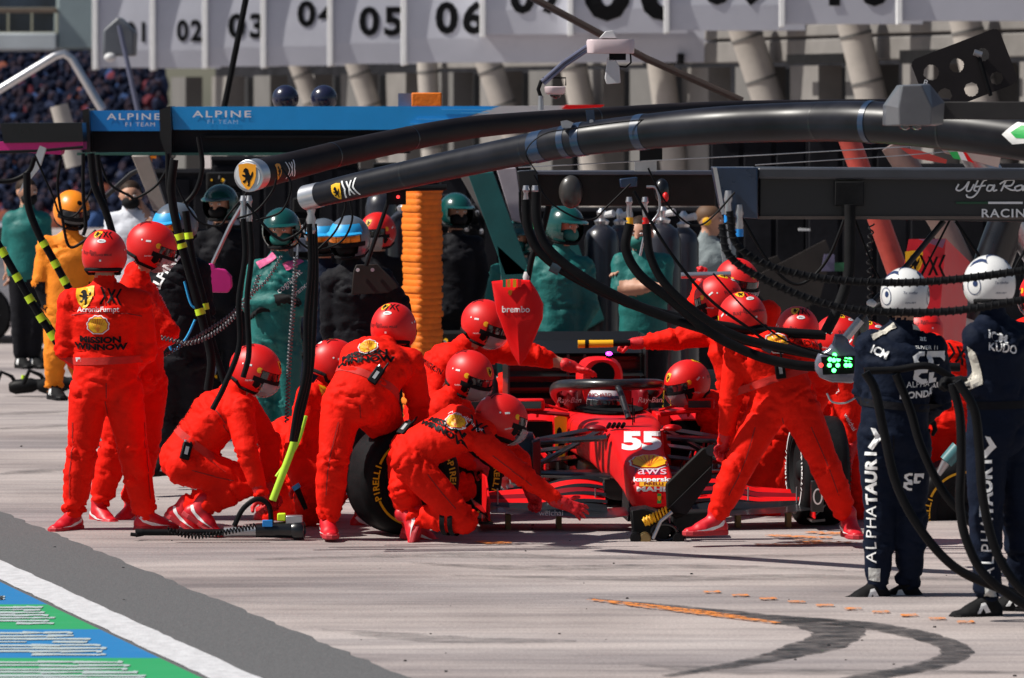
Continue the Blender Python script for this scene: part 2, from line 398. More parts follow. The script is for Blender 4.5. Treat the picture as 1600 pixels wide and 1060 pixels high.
mark('tyre_mark', [(920, 936), (1060, 950), (1180, 964), (1270, 975), (1310, 990), (1270, 1012), (1180, 1034), (1040, 1058)], [.02, .12, .24, .34, .27, .28, .15, .05], M_MK)
mark('tyre_mark', [(1230, 968), (1330, 976), (1420, 990), (1485, 1010), (1490, 1026), (1440, 1044), (1330, 1064)], [.2, .24, .2, .16, .15, .16, .16], M_MK, .006)
for a in ([(700, 900), (1000, 905), (1300, 902), (1600, 910)], [(400, 875), (700, 868), (1000, 872), (1400, 866)], [(0, 742), (60, 737), (110, 734)], [(-20, 650), (60, 645), (120, 642)], [(-20, 672), (60, 668), (120, 664)],
          [(500, 985), (700, 1000), (900, 1003)], [(640, 880), (820, 888), (1100, 886), (1320, 893)], [(1000, 1040), (1200, 1050), (1600, 1052)]):
    mark('tyre_mark', a, [.05, .3, .25, .05], M_MK2, .0055)
mark('orange_paint_line', [(922, 939), (1000, 948), (1100, 960), (1215, 976)], [.05, .12, .14, .05], M_MO, .009)
for i in range(10): 
    x = 1100+i*44; y = 926+i*5.2; mark('orange_paint_dash', [(x, y), (x+12, y+1), (x+26, y+2)], [.02, .14, .02], M_MO, .009)
for (x0, y0, x1, y1) in ((1200, 838, 1300, 842), (1240, 846, 1340, 850), (1180, 853, 1300, 850), (1262, 833, 1350, 836), (745, 848, 800, 850)): mark('orange_paint_line', [(x0, y0), ((x0+x1)/2, (y0+y1)/2+1), (x1, y1)], [.1, .16, .08], M_MO, .009)
# grit on the slab
b = MB()
for _ in range(80):
    x = random.uniform(0, 1600); y = random.uniform(640, 1058); p = gnd(x, y); s = random.uniform(.002, .008)
    b.ell(p+V((0, 0, s*.4)), (s*1.3, s, s*.7), 6, 4)
b.build('grit', M_BLK2, kind='stuff')

# ============================================================= PIT BUILDING
M_FAC = mat('grey_facade_panel', (.13, .125, .12), .7, var=.12, vscale=1.5)
M_FAC2 = mat('grey_facade_beam', (.19, .178, .168), .7, var=.15, vscale=2)
M_DARK = mat('dark_interior', (.018, .018, .022), .8, var=.5, vscale=2)
M_BOARD = mat('number_board_shaded_face', (.56, .57, .64), .5, var=.06, vscale=1)  # shade on the camera-facing side is put into this grey
M_BOARDE = mat('number_board_sunlit_edge', (.85, .85, .85), .4, var=.05)  # sunlight on the left edges is put into this near-white
M_DUCT = mat('pale_duct', (.40, .365, .33), .6, var=.12, vscale=3)
def FL(px, off=0):
    "point of the facade line seen in pixel column px (off metres towards us)"
    a, c = -.37, 27.2        # X = c + a*Y
    k = (px-800)/FPX; Y = c/(k-a); return V((k*Y, Y, 0)), Y
pb = thing('pit_building', 'long grey pit building with dark garage mouths receding to the left', 'building', FL(800)[0])
FD = V((-.347, .938, 0)).normalized(); FN = V((-FD.y, FD.x, 0))   # FN points to the pit lane side (left / towards us)
def fpt(px, py, out=0.0):
    p, Y = FL(px); q = at(px, py, Y); return q+FN*out
def fseg(px0, py_t0, py_b0, px1, py_t1, py_b1, out, thick, m, name, parent, bevel=0):
    a, b_, c, d = fpt(px0, py_b0, out), fpt(px1, py_b1, out), fpt(px1, py_t1, out), fpt(px0, py_t0, out)
    mb = MB(); t = FN*-thick; mb.add([a, b_, c, d, a+t, b_+t, c+t, d+t], [(0, 1, 2, 3), (7, 6, 5, 4), (0, 4, 5, 1), (1, 5, 6, 2), (2, 6, 7, 3), (3, 7, 4, 0)])
    return mb.build(name, m, parent, smooth=0, bevel=bevel)
# facade line uses one height for all columns
def fz(px, z): p, Y = FL(px); return 160+(CAMH-z)*FPX/Y
def frun(px0, px1, z0, z1, out, thick, m, name, parent, bevel=0): return fseg(px0, fz(px0, z1), fz(px0, z0), px1, fz(px1, z1), fz(px1, z0), out, thick, m, name, parent, bevel)
frun(150, 2400, 0, 6.5, -2.6, .3, M_DARK, 'inner_wall', pb)
frun(150, 2400, 3.50, 3.66, -.3, .9, M_FAC2, 'ledge_beam', pb, .02)
frun(640, 2400, 3.16, 3.46, -.3, .3, M_FAC2, 'lintel_beam', pb, .02)
frun(150, 2400, 3.78, 5.6, -3.2, .3, M_FAC, 'upper_wall', pb)
for i in range(26):
    x0 = 245+i*62+(i*i)*.9; p_, Y_ = FL(x0); wv = 22+i*1.7
    if x0 > 1700: break
    frun(x0, x0+wv, 0, 3.1, -.3, .35, (M_FAC, M_FAC2)[i % 2], 'pier', pb)
    if i % 3 != 1: frun(x0+wv+3, x0+wv+28, 0, 3.08, -1.2, .2, mat('pale_shutter', (.17, .175, .175), .6, var=.15), 'shutter', pb)
for (x0, x1, z0, z1) in ((1010, 1070, 3.15, 3.3), (1235, 1325, 3.12, 3.25), (1412, 1560, 3.1, 3.27)): frun(x0, x1, z0, z1, .06, .05, M_BLK2, 'vent_grille', pb)
# number boards: each a boxed panel standing out from the front, the nearer ones overlap the farther
brd = [(150, 240, 106, '01'), (240, 322, 107, '02'), (322, 413, 104, '03'), (413, 517, 103, '04'), (517, 632, 100, '05'), (632, 1120, 98, '06'),
       (755, 892, 54, '07'), (892, 1042, 52, '08'), (1042, 1222, 48, '09'), (1222, 1405, 38, '10'), (1405, 1600, 33, '11')]
numpos = {'01': (214, 52, 28), '02': (296, 50, 30), '03': (386, 43, 34), '04': (496, 24, 36), '05': (596, 36, 40), '06': (719, 31, 44), '07': (840, -4, 50), '08': (994, -16, 96), '09': (1150, -24, 62), '10': (1335, -24, 66), '11': (1530, -26, 70)}
BP = []
NW = dict(zip(numpos, 'zero-one zero-two zero-three zero-four zero-five zero-six zero-seven zero-eight zero-nine one-zero blank'.split()))
for i, (x0, x1, yb, num) in enumerate(brd):
    p, Y = FL((x0+x1)/2 if i != 5 else 980); Y -= 1.6+i*.02
    if i > 5: Y = min(Y, 66.8-.25*(i-6))
    t = thing('number_board', f'white boxed garage board reading {NW[num]}, high on the pit building' if num not in ('11',) else 'blank white garage board rightmost in the row, lower edge only', 'sign', at(x0, yb, Y), group='garage number boards along the pit building')
    wpx = (x1-x0)*1.12+14; hgt = 2.1; a = at(x0, yb, Y); wm = wpx/FPX*Y
    rr = Matrix.Rotation(R(-3), 3, 'Z')
    u = rr @ V((1, .0, 0)); nn = V((u.y, -u.x, 0)); prof = []
    mb = MB()
    # curved lower lip: face bulges a little and rolls under at the bottom
    rows = []
    for k in range(7):
        t_ = k/6; z = hgt*(1-t_); out = .10*math.sin(t_*math.pi*.5)+(-.03 if k == 6 else 0)
        rows.append([a+V((0, 0, z))+nn*out, a+u*wm+V((0, 0, z))+nn*out])
    for k in range(6): mb.add(rows[k]+rows[k+1], [(0, 1, 3, 2)])
    mb.add([rows[-1][0], rows[-1][1], a+u*wm-nn*.25, a-nn*.25], [(0, 1, 2, 3)])
    mb.build('board_face', M_BOARD, t, smooth=60); mbv = BVHTree.FromPolygons([V(q) for q in mb.v], mb.f)
    eb = MB(); ew = .055*Y/60+.02
    eb.prism([(0, -.05), (ew, -.03), (ew, hgt), (0, hgt)], a+nn*.16-u*ew*.5, u, V((0, 0, 1)), -nn*.35)
    eb.build('board_edge', M_BOARDE, t, smooth=0, bevel=.01)
    if num in numpos:
        nx, ny, fs = numpos[num]; o = at(nx, ny, Y-.17)
        lit = txt(num, fs*1.5/FPX*Y, M_BLK, bold=.035, spacing=1.2, font_w=(.8 if num in ('01', '02') else 1.05))
        if num == '11': continue
        # letters vanish behind the next board: keep only what fits this board
        BP.append((mbv, lit, nx, ny, Y, t))
# ducts
for (x0, y0, x1, y1, wpx, Yd, lb) in ((470, 112, 500, 190, 30, 70, 'narrow pale duct leaning behind the two dark domes'), (560, 110, 590, 200, 34, 68, 'pale duct left of the orange pillar top'), (668, 108, 672, 190, 32, 66, 'upright pale duct rising behind the orange block'),
      (765, 104, 800, 200, 40, 64, 'pale duct leaning below board 07'), (895, 98, 920, 215, 42, 62, 'pale duct behind the white dome camera'), (1030, 84, 1048, 220, 42, 61, 'pale duct crossed by the long dark stay'),
      (1165, 52, 1205, 170, 50, 56, 'fat pale duct leaning under the board marked 09'), (1335, 46, 1368, 180, 50, 54, 'broad pale duct leaning under the board marked 10'), (1510, 40, 1540, 180, 50, 52, 'thick pale duct behind the drilled black plate')):
    Yd = FL((x0+x1)/2)[1]+.1; a = at(x0-(x1-x0)*.35, y0-(y1-y0)*.35, Yd); b_ = at(x1, y1, Yd); b2 = b_+(b_-a)*.7
    t = thing('air_duct', lb, 'duct', b2, group='pale ducts under the pit building ledge')
    r = wpx/2/FPX*Yd; MB().cyl(a, b2, r, r, 24).build('duct_pipe', M_DUCT, t)
    for k in (.18, .42, .8): 
        c = a.lerp(b2, k); dd = (b2-a).normalized(); MB().cyl(c-dd*.02, c+dd*.02, r*1.05, r*1.05, 24).build('duct_band', M_FAC, t)
# left: office block, window band, grandstand crowd
ob = thing('office_block', 'pale blue grey building corner with dark window at upper left', 'building', at(120, 300, 100))
def quadbox(b, x0, y0, x1, y1, Y, th): 
    a = at(x0, y1, Y); c = at(x1, y0, Y); b.box(((a.x+c.x)/2, Y+th/2, (a.z+c.z)/2), (c.x-a.x, th, c.z-a.z)); return b
quadbox(MB(), 90, -60, 172, 76, 100, 3).build('corner_panel', mat('pale_blue_panel', (.26, .33, .35), .6, var=.1, vscale=1), ob, bevel=.03)
quadbox(MB(), -60, 52, 88, 78, 99.9, 3).build('pale_fascia', mat('pale_fascia_m', (.50, .55, .58), .5, var=.1, vscale=1), ob, bevel=.03)
for i in range(4):
    quadbox(MB(), -60+i*37, 20 if i % 2 else 20, -60+i*37+34, 50, 100.1, .2).build('window', mat('dark_window', (.02, .035, .06), .12, var=.6, vscale=.8, coat=.5), ob)
quadbox(MB(), -60, -60, 88, 12, 100.1, .2).build('window', _M['dark_window'], ob)
quadbox(MB(), -60, 13, 88, 20, 99.9, .4).build('window_sill', mat('brown_sill', (.16, .12, .09), .7), ob)
quadbox(MB(), 172, -60, 250, 76, 101, 3).build('side_panel', _M['pale_blue_panel'], ob)
gs = quadbox(MB(), -120, 60, 245, 560, 112, 1).build('grandstand_wall', mat('dark_blue_stand', (.012, .016, .035), .8, var=.5, vscale=1)); tag(gs, 'dark grandstand backing behind the distant crowd at far left', 'grandstand')
cb = MB(); cmats = [mat('crowd_%s' % n_, tuple(q*.8 for q in c), .9) for n_, c in (('navy', (.010, .022, .075)), ('red', (.16, .015, .03)), ('blue', (.02, .07, .22)), ('dark', (.010, .014, .035)), ('skin', (.05, .035, .05)), ('grey', (.07, .07, .1)), ('rust', (.25, .06, .03)))]
for k_ in range(800):
    px = random.uniform(-40, 250); py = random.uniform(78, 330); Yc = 111.5-(py-78)/16; p = at(px, py, Yc); sc = random.uniform(.7, 1.15)
    cb.mi(random.choice([0, 0, 0, 3, 3, 3, 3, 3, 0, 5, 3] if random.random() < .76 else [1, 2, 2, 6])); cb.ell(p-V((0, 0, .3*sc)), (.24*sc, .14, .32*sc), 7, 5, Matrix.Rotation(random.uniform(-.5, .5), 3, 'Y')); cb.mi(4 if random.random() < .35 else 3); cb.ell(p+V((0, 0, .08)), (.09*sc, .09, .11*sc), 6, 4)
cb.build('crowd', cmats, kind='stuff')
# ============================================================= FIGURES
# ---- smooth gradient noise (vectorised)
_perm = rng.permutation(256); _perm = np.concatenate([_perm, _perm, _perm]); _g = rng.normal(size=(256, 3)); _g /= np.linalg.norm(_g, axis=1)[:, None]
def noise3(p):
    i = np.floor(p).astype(int); f = p-i; i &= 255; u = f*f*f*(f*(f*6-15)+10); out = 0
    for dx in (0, 1):
        for dy in (0, 1):
            for dz in (0, 1):
                h = _perm[_perm[_perm[(i[:, 0]+dx) & 255]+((i[:, 1]+dy) & 255)]+((i[:, 2]+dz) & 255)]
                g = _g[h]; d = g[:, 0]*(f[:, 0]-dx)+g[:, 1]*(f[:, 1]-dy)+g[:, 2]*(f[:, 2]-dz)
                w_ = (u[:, 0] if dx else 1-u[:, 0])*(u[:, 1] if dy else 1-u[:, 1])*(u[:, 2] if dz else 1-u[:, 2]); out = out+d*w_
    return out
def bone_sdf(P, a, b, ra, rb, side=None, ws=1.0):
    "round cone between a and b; ws widens it along side"
    if side is not None and ws != 1:
        sd = np.array(side); 
        def sq(x): return x-np.outer(x@sd, sd)*(1-1/ws) if x.ndim == 2 else x-(x@sd)*sd*(1-1/ws)
        P, a, b = sq(P), sq(a), sq(b)
    ab = b-a; L2 = max(ab@ab, 1e-9); t = np.clip(((P-a)@ab)/L2, 0, 1)
    return np.linalg.norm(P-a-t[:, None]*ab, axis=1)-(ra+(rb-ra)*t), t
def surface(bones, vox=.014, k=.03, wr=1.0, seed=0):
    "bones: (a,b,ra,rb,mat,side,ws,fold) -> verts, quads, material per face"
    B = [(np.array(a), np.array(b), ra, rb, m, (np.array(sd) if sd is not None else None), ws, fo) for a, b, ra, rb, m, sd, ws, fo in bones]
    lo = np.min([np.minimum(b[0], b[1])-max(b[2], b[3])*b[6] for b in B], axis=0)-.06; hi = np.max([np.maximum(b[0], b[1])+max(b[2], b[3])*b[6] for b in B], axis=0)+.06
    n = np.ceil((hi-lo)/vox).astype(int)+1; D = np.full(n, .5, np.float32)
    for a, b, ra, rb, m, sd, ws, fo in B:
        r = max(ra, rb)*ws+k+2*vox; l_ = np.maximum(np.floor((np.minimum(a, b)-r-lo)/vox).astype(int), 0); h_ = np.minimum(np.ceil((np.maximum(a, b)+r-lo)/vox).astype(int)+1, n)
        g = np.stack(np.meshgrid(*[lo[i]+vox*np.arange(l_[i], h_[i]) for i in range(3)], indexing='ij'), -1).reshape(-1, 3)
        d, _ = bone_sdf(g, a, b, ra, rb, sd, ws); sub = D[l_[0]:h_[0], l_[1]:h_[1], l_[2]:h_[2]]; d = d.reshape(sub.shape)
        kk = k if m != 'nosmooth' else .005
        h = np.clip(.5+.5*(sub-d)/kk, 0, 1); sub[...] = np.minimum(sub*(1-h)+d*h-kk*h*(1-h), sub)
    ins = D < 0
    c = np.zeros(np.array(n)-1, int)
    for dx in (0, 1):
        for dy in (0, 1):
            for dz in (0, 1): c += ins[dx:n[0]-1+dx, dy:n[1]-1+dy, dz:n[2]-1+dz]
    act = (c > 0) & (c < 8); idx = -np.ones(act.shape, int); ii = np.argwhere(act); idx[act] = np.arange(len(ii))
    s_ = np.zeros((len(ii), 3)); w_ = np.zeros(len(ii)); cor = np.array([(x, y, z) for x in (0, 1) for y in (0, 1) for z in (0, 1)])
    for e0 in range(8):
        for ax in range(3):
            if cor[e0][ax] == 0:
                p0 = ii+cor[e0]; c1 = cor[e0].copy(); c1[ax] = 1; p1 = ii+c1; d0 = D[tuple(p0.T)]; d1 = D[tuple(p1.T)]; cr = (d0 < 0) != (d1 < 0)
                t = np.where(cr, d0/np.where(cr, d0-d1, 1), 0); s_ += np.where(cr[:, None], cor[e0]+t[:, None]*(c1-cor[e0]), 0); w_ += cr
    vt = lo+vox*(ii+s_/w_[:, None]); Q = []
    for ax in range(3):
        sl0 = [slice(None)]*3; sl1 = [slice(None)]*3; sl0[ax] = slice(0, -1); sl1[ax] = slice(1, None)
        a_ = ins[tuple(sl0)]; b_ = ins[tuple(sl1)]; x = np.argwhere(a_ != b_); o1, o2 = [(1, 2), (2, 0), (0, 1)][ax]
        x = x[(x[:, o1] > 0) & (x[:, o2] > 0) & (x[:, o1] < n[o1]-1) & (x[:, o2] < n[o2]-1)]; e1 = np.zeros(3, int); e1[o1] = 1; e2 = np.zeros(3, int); e2[o2] = 1
        q = np.stack([idx[tuple((x-e1-e2).T)], idx[tuple((x-e2).T)], idx[tuple(x.T)], idx[tuple((x-e1).T)]], 1); fl = ~a_[tuple(x.T)]
        q[fl] = q[fl][:, ::-1]; Q.append(q)
    Q = np.concatenate(Q)
    best = np.full(len(vt), 9.); bi = np.zeros(len(vt), int); tt = np.zeros(len(vt))
    for j, (a, b, ra, rb, m, sd, ws, fo) in enumerate(B):
        d, t = bone_sdf(vt, a, b, ra, rb, sd, ws); u = d < best; best[u] = d[u]; bi[u] = j; tt[u] = t[u]
    if wr:
        A = np.array([(b[1]-b[0])/max(np.linalg.norm(b[1]-b[0]), 1e-6) for b in B])[bi]; fo = np.array([b[7] for b in B])[bi]
        N = np.zeros_like(vt); fn = np.cross(vt[Q[:, 2]]-vt[Q[:, 0]], vt[Q[:, 3]]-vt[Q[:, 1]])
        for c_ in range(4): np.add.at(N, Q[:, c_], fn)
        N /= np.linalg.norm(N, axis=1)[:, None]+1e-9
        rel = vt-lo; al = (rel*A).sum(1); skew = rel+A*(al*1.2)[:, None]+np.array([.9, .4, .2])*np.sin(al*9)[:, None]*.03
        n1 = noise3(skew*7.5+seed*13.7); n2 = noise3(skew*15+seed*3.1+40); n3 = noise3(rel*5+seed)
        near = np.exp(-((np.minimum(tt, 1-tt))/.22)**2)
        r1 = np.clip(1-np.abs(n1)*3.2, 0, 1)**1.6; r2 = np.clip(1-np.abs(n2)*3.0, 0, 1)**1.5
        d = .006-r1*.017-r2*.007+.005*n1
        vt = vt+N*(d*fo*wr*(.22+1.05*near)*np.clip(.8+1.6*n3, .1, 1.8))[:, None]
    m4 = bi[Q]; fm = m4[:, 0]
    return vt, Q, fm
def surf_obj(name, bones, mats, parent, vox=.014, k=.03, wr=1.0, seed=0, **kw):
    vt, Q, fm = surface(bones, vox, k, wr, seed); ml = []; fi = []
    for b in bones:
        if b[4] not in ml: ml.append(b[4])
    mi = np.array([ml.index(b[4]) for b in bones])[fm]
    me = bpy.data.meshes.new(name); me.vertices.add(len(vt)); me.vertices.foreach_set('co', vt.ravel()); nq = len(Q)
    me.loops.add(nq*4); me.loops.foreach_set('vertex_index', Q.ravel()); me.polygons.add(nq); me.polygons.foreach_set('loop_start', np.arange(0, nq*4, 4)); 
    me.update(calc_edges=True); me.validate()
    for m in ml: me.materials.append(m)
    if len(me.polygons) == nq: me.polygons.foreach_set('material_index', mi)
    me.polygons.foreach_set('use_smooth', [True]*len(me.polygons)); me.update()
    o = put(name, me, parent, **kw)
    return o, vt, Q
def bn(a, b, ra, rb, m, side=None, ws=1.0, fo=0.0): return (a, b, ra, rb, m, side, ws, fo)

# ---- hands: palm, four unequal fingers with two knuckle bends, thumb from the side. Wrist at 0, fingers +X, palm faces -Z, thumb +Y
_H = {}
def hand_mesh(pose, m, cuff):
    k = (pose, m.name, cuff.name if cuff else '')
    if k in _H: return _H[k]
    curl = {'relax': (22, 28, 18), 'grip': (62, 78, 45), 'flat': (6, 8, 5), 'splay': (10, 14, 10), 'fist': (82, 92, 60)}[pose]; spr = {'splay': 12, 'flat': 4}.get(pose, 2)
    bs = []
    if cuff: bs.append(bn((-.05, 0, 0), (.0, 0, 0), .042, .040, cuff))
    bs += [bn((.0, 0, 0), (.03, 0, 0), .030, .030, m, (0, 1, 0), 1.25), bn((.03, .018, 0), (.085, .024, 0), .020, .017, m), bn((.03, -.016, 0), (.08, -.028, 0), .020, .016, m), bn((.03, 0, 0), (.087, 0, 0), .021, .017, m)]
    for i, (y, L) in enumerate(((.031, .073), (.0105, .082), (-.010, .076), (-.030, .060))):
        p = V((.088-abs(i-1)*.004, y, 0)); ang = 0; yaw = R((1.2-i)*spr); rad = (.0112, .0115, .011, .0098)[i]
        for j, f in enumerate((.46, .30, .24)):
            ang += R(curl[j]*(1+.06*i)); d = V((math.cos(ang)*math.cos(yaw), math.cos(ang)*math.sin(yaw), -math.sin(ang))); q = p+d*L*f
            bs.append(bn(tuple(p), tuple(q), rad-.0005*j, rad-.001*(j+1), m)); p = q
    p = V((.022, .026, -.006)); th = {'grip': [(.55, .35, -.75), (.75, -.25, -.6)], 'fist': [(.6, .3, -.7), (.5, -.7, -.5)], 'relax': [(.7, .6, -.35), (.9, .2, -.4)]}.get(pose, [(.55, .82, -.1), (.8, .6, -.1)])
    for d, L, r in ((V((.5, .75, -.35)).normalized(), .030, .0165), (V(th[0]).normalized(), .034, .0135), (V(th[1]).normalized(), .028, .012)):
        q = p+d*L; bs.append(bn(tuple(p), tuple(q), r, r-.0015, m)); p = q
    t = thing('tmp_hand', 'x', 'x'); o, _, _ = surf_obj('hand_mesh', bs, None, t, vox=.0052, k=.007, wr=0); me = o.data
    bpy.data.objects.remove(o); bpy.data.objects.remove(t); _H[k] = me; return me
# ---- shoes: heel at -X, toe +X, ankle joint at origin, sole at z=-.09
_S = {}
def shoe_mesh(kind):
    if kind in _S: return _S[kind]
    up, sole, st = {'red': (M_SHOE, M_SOLE, M_WHITE), 'black': (M_BLK2, M_BLK, M_WHITE)}[kind]
    bs = [bn((.0, 0, .05), (-.005, 0, -.01), .047, .046, up), bn((-.035, 0, -.045), (.05, 0, -.05), .042, .042, up), bn((.02, 0, -.01), (.10, 0, -.045), .040, .034, up, (0, 1, 0), 1.15), bn((.08, 0, -.058), (.175, 0, -.066), .034, .022, up, (0, 1, 0), 1.6)]
    t = thing('tmp_shoe', 'x', 'x'); o, _, _ = surf_obj('upper', bs, None, t, vox=.008, k=.02, wr=0); me = o.data
    bpy.data.objects.remove(o); bpy.data.objects.remove(t)
    out = [(x*1.0, y) for x, y in [(-.078, 0), (-.07, .03), (-.03, .042), (.04, .04), (.10, .052), (.16, .05), (.195, .032), (.208, 0), (.195, -.032), (.16, -.05), (.10, -.048), (.04, -.038), (-.03, -.042), (-.07, -.03)]]
    sb = MB(); sb.loft([[V((x*.97, y*.95, -.09)) for x, y in out], [V((x, y, -.083)) for x, y in out], [V((x, y, -.066)) for x, y in out], [V((x*.97, y*.94, -.060)) for x, y in out]])
    so_ = sb.mesh('sole', sole); bmx = bmesh.new(); bmx.from_mesh(so_); bmesh.ops.recalc_face_normals(bmx, faces=bmx.faces); bmx.to_mesh(so_); bmx.free()
    bv = BVHTree.FromPolygons([v.co for v in me.vertices], [tuple(p.vertices) for p in me.polygons]); sm = []
    for sg in (1, -1):
        if kind == 'red': sh = [(.145, -.060), (.085, -.052), (.0, -.03), (-.055, .012), (-.06, .0), (-.03, -.035), (.03, -.058)]
        else: sh = [(.0, -.05), (.03, .0), (.05, -.005), (.055, -.02), (.075, -.055), (.055, -.055), (.04, -.03), (.025, -.055)]
        e = thing('tmp', 'x', 'x'); g = tri2d([(x*(1 if sg > 0 else -1), z) for x, z in sh]) 
        P = V((0, .0, 0)); N = V((0, -sg, 0)); o = wrap_print([(g, st, 0)], bv, P, N, V((sg, 0, 0)) if sg > 0 else V((-1, 0, 0)), V((0, 0, 1)), e, 'stripe', .003)
        sm.append(o.data); bpy.data.objects.remove(o); bpy.data.objects.remove(e)
    lc = MB()
    for i in range(5): x = .045+i*.018; lc.tube([(x, -.022, -.012-i*.006), (x+.003, 0, -.002-i*.007), (x, .022, -.012-i*.006)], .0035, 5)
    _S[kind] = (me, so_, sm, lc.mesh('laces', st if kind == 'black' else M_SOLE)); return _S[kind]
# ---- helmets: centre at origin, face +X, up +Z
def shell_geo(m_out, m_in, rx=.162, ry=.136, rz=.150, open_a=62, open_lo=-48, open_hi=14, cut=-52, eye=True):
    b = MB(); nu, nv = 48, 30
    for lay, sc in ((0, 1.0), (1, .90)):
        vs = []; 
        for j in range(nv+1):
            el = R(90-(90-cut)*j/nv)
            for i in range(nu):
                a = 2*math.pi*i/nu; ca, sa = math.cos(a), math.sin(a)
                e2 = max(el, R(cut+ (14 if ca < -.3 else 0)*1.0)) if j == nv else el
                q = V((math.cos(e2)*ca*rx, math.cos(e2)*sa*ry, math.sin(e2)*rz))
                lowf = max(0, -math.sin(e2)); q.x *= 1+(.22*lowf if ca > 0 else -.04*lowf); q.y *= 1+.10*lowf
                vs.append(q*sc)
        fs = []
        for j in range(nv):
            elm = 90-(90-cut)*(j+.5)/nv
            for i in range(nu):
                am = abs((360*(i+.5)/nu+180) % 360-180)
                if eye and am < open_a-(max(0, -elm)*.35) and open_lo < elm < open_hi: continue
                f = (j*nu+i, (j+1)*nu+i, (j+1)*nu+(i+1) % nu, j*nu+(i+1) % nu); fs.append(f if lay == 0 else f[::-1])
        b.mi(lay).add(vs, fs)
    return b
def helmet_proto(kind):
    P = {}
    mo = {'red': M_REDH, 'white': mat('white_helmet_paint', (.68, .68, .68), .3, var=.05, coat=.3), 'green': M_GRNH, 'orange': M_ORGH, 'blue': mat('grey_blue_helmet', (.10, .12, .15), .3, coat=.3)}[kind]
    b = shell_geo(mo, M_BLK); me = b.mesh('shell', [mo, M_BLK2]); me.polygons.foreach_set('use_smooth', [True]*len(me.polygons)); P['shell'] = me
    bv = BVHTree.FromPolygons([v.co for v in me.vertices], [tuple(p.vertices) for p in me.polygons if p.material_index == 0])
    # bottom rubber trim following the rim
    pts = []
    for i in range(33):
        a = 2*math.pi*i/32; ca, sa = math.cos(a), math.sin(a); el = R(-52+(14 if ca < -.3 else 0)); lf = max(0, -math.sin(el))
        pts.append(V((math.cos(el)*ca*.162*(1+(.22*lf if ca > 0 else -.04*lf)), math.cos(el)*sa*.136*(1+.1*lf), math.sin(el)*.15)))
    t = MB().tube(pts, .0125, 8, False); P['trim'] = t.mesh('trim', M_BLK2)
    # visor band
    def band(e0, e1, aw, off, m, nm):
        q = MB(); n1, n2 = 20, 7; vs = []
        for j in range(n2+1):
            el = R(e0+(e1-e0)*j/n2)
            for i in range(n1+1):
                a = R(-aw+2*aw*i/n1); lf = max(0, -math.sin(el)); vs.append(V((math.cos(el)*math.cos(a)*.162*(1+.22*lf), math.cos(el)*math.sin(a)*.136*(1+.1*lf), math.sin(el)*.15))*off)
        q.add(vs, [(j*(n1+1)+i, j*(n1+1)+i+1, (j+1)*(n1+1)+i+1, (j+1)*(n1+1)+i) for j in range(n2) for i in range(n1)]); mm = q.mesh(nm, m); mm.polygons.foreach_set('use_smooth', [True]*len(mm.polygons)); return mm
    if kind != 'green': P['goggle_strap'] = band(-16, -4, 74, 1.02, M_BLK2, 'goggle_strap')
    gog = M_MIR if kind in ('blue',) else M_GLASSD
    if kind != 'green': P['visor'] = band(-12 if kind == 'blue' else -26, 13, 58, .985, gog, 'visor')
    if kind in ('red',): P['face_shield'] = band(-62, -10, 50, 1.09, M_CLEAR, 'face_shield')
    if kind in ('green', 'blue'):
        pk = MB(); n1 = 16; vs = []
        for j, (el, ex) in enumerate(((22, 1.0), (17, 1.32), (14, 1.30), (16, .99))):
            for i in range(n1+1):
                a = R(-62+124*i/n1); vs.append(V((math.cos(R(el))*math.cos(a)*.162*(1+(ex-1)*math.cos(a)), math.cos(R(el))*math.sin(a)*.136*(1+(ex-1)*.35), math.sin(R(el))*.15)))
        pk.add(vs, [(j*(n1+1)+i, j*(n1+1)+i+1, (j+1)*(n1+1)+i+1, (j+1)*(n1+1)+i) for j in range(3) for i in range(n1)]); P['peak'] = pk.mesh('peak', M_CYAN if kind == 'blue' else M_GRNH)
        if kind == 'blue': P['brow'] = band(20, 44, 70, 1.02, M_CYAN, 'brow')
    for sg in (1, -1): ear = MB(); ear.lathe((.02, sg*.120, -.045), V((0, sg, 0)), [(0, .026), (.014, .030), (.022, .027), (.024, .012)], 16)
    P['ear_boss'] = ear.mesh('ear_boss', M_REDH if kind == 'red' else M_BLK)
    def pr(layers, az, el, s=1, rot=0, nm='badge'):
        a, e = R(az), R(el); N = V((math.cos(e)*math.cos(a), math.cos(e)*math.sin(a), math.sin(e))); u = V((-math.sin(a), math.cos(a), 0)); v_ = N.cross(u)
        if rot: q = Quaternion(N, R(rot)); u = q @ u; v_ = q @ v_
        x = thing('tmp', 'x', 'x'); o = wrap_print(layers, bv, N*.15, N, u, v_, x, nm, .0018, .012); m_ = o.data; bpy.data.objects.remove(o); bpy.data.objects.remove(x); return m_
    circ = lambda r, sx=1: [(math.cos(2*math.pi*i/20)*r*sx, math.sin(2*math.pi*i/20)*r) for i in range(20)]
    bad = []
    if kind == 'red':
        bad += [pr(emblem_shield(.062), 162, 52), pr(emblem_shield(.055), 0, 32), pr(emblem_mark(.075), 192, 52), pr([(tri2d(circ(.014, 1.9)), M_WHITE, 0), (text2d('BELL', .014), M_BLK, .002)], 180, 30), pr(txt('RICHARD MILLE', .018, mat('dark_red_print', (.12, .004, .006), .5), bold=.02), 180, -2),
                pr(txt('Ray-Ban', .034, mat('dark_red_print', (.12, .004, .006), .5)), 150, 4), pr([(tri2d([(-.006, -.006), (.006, -.006), (.006, .006), (-.006, .006)]), M_WHITE, 0)], 178, -14)]
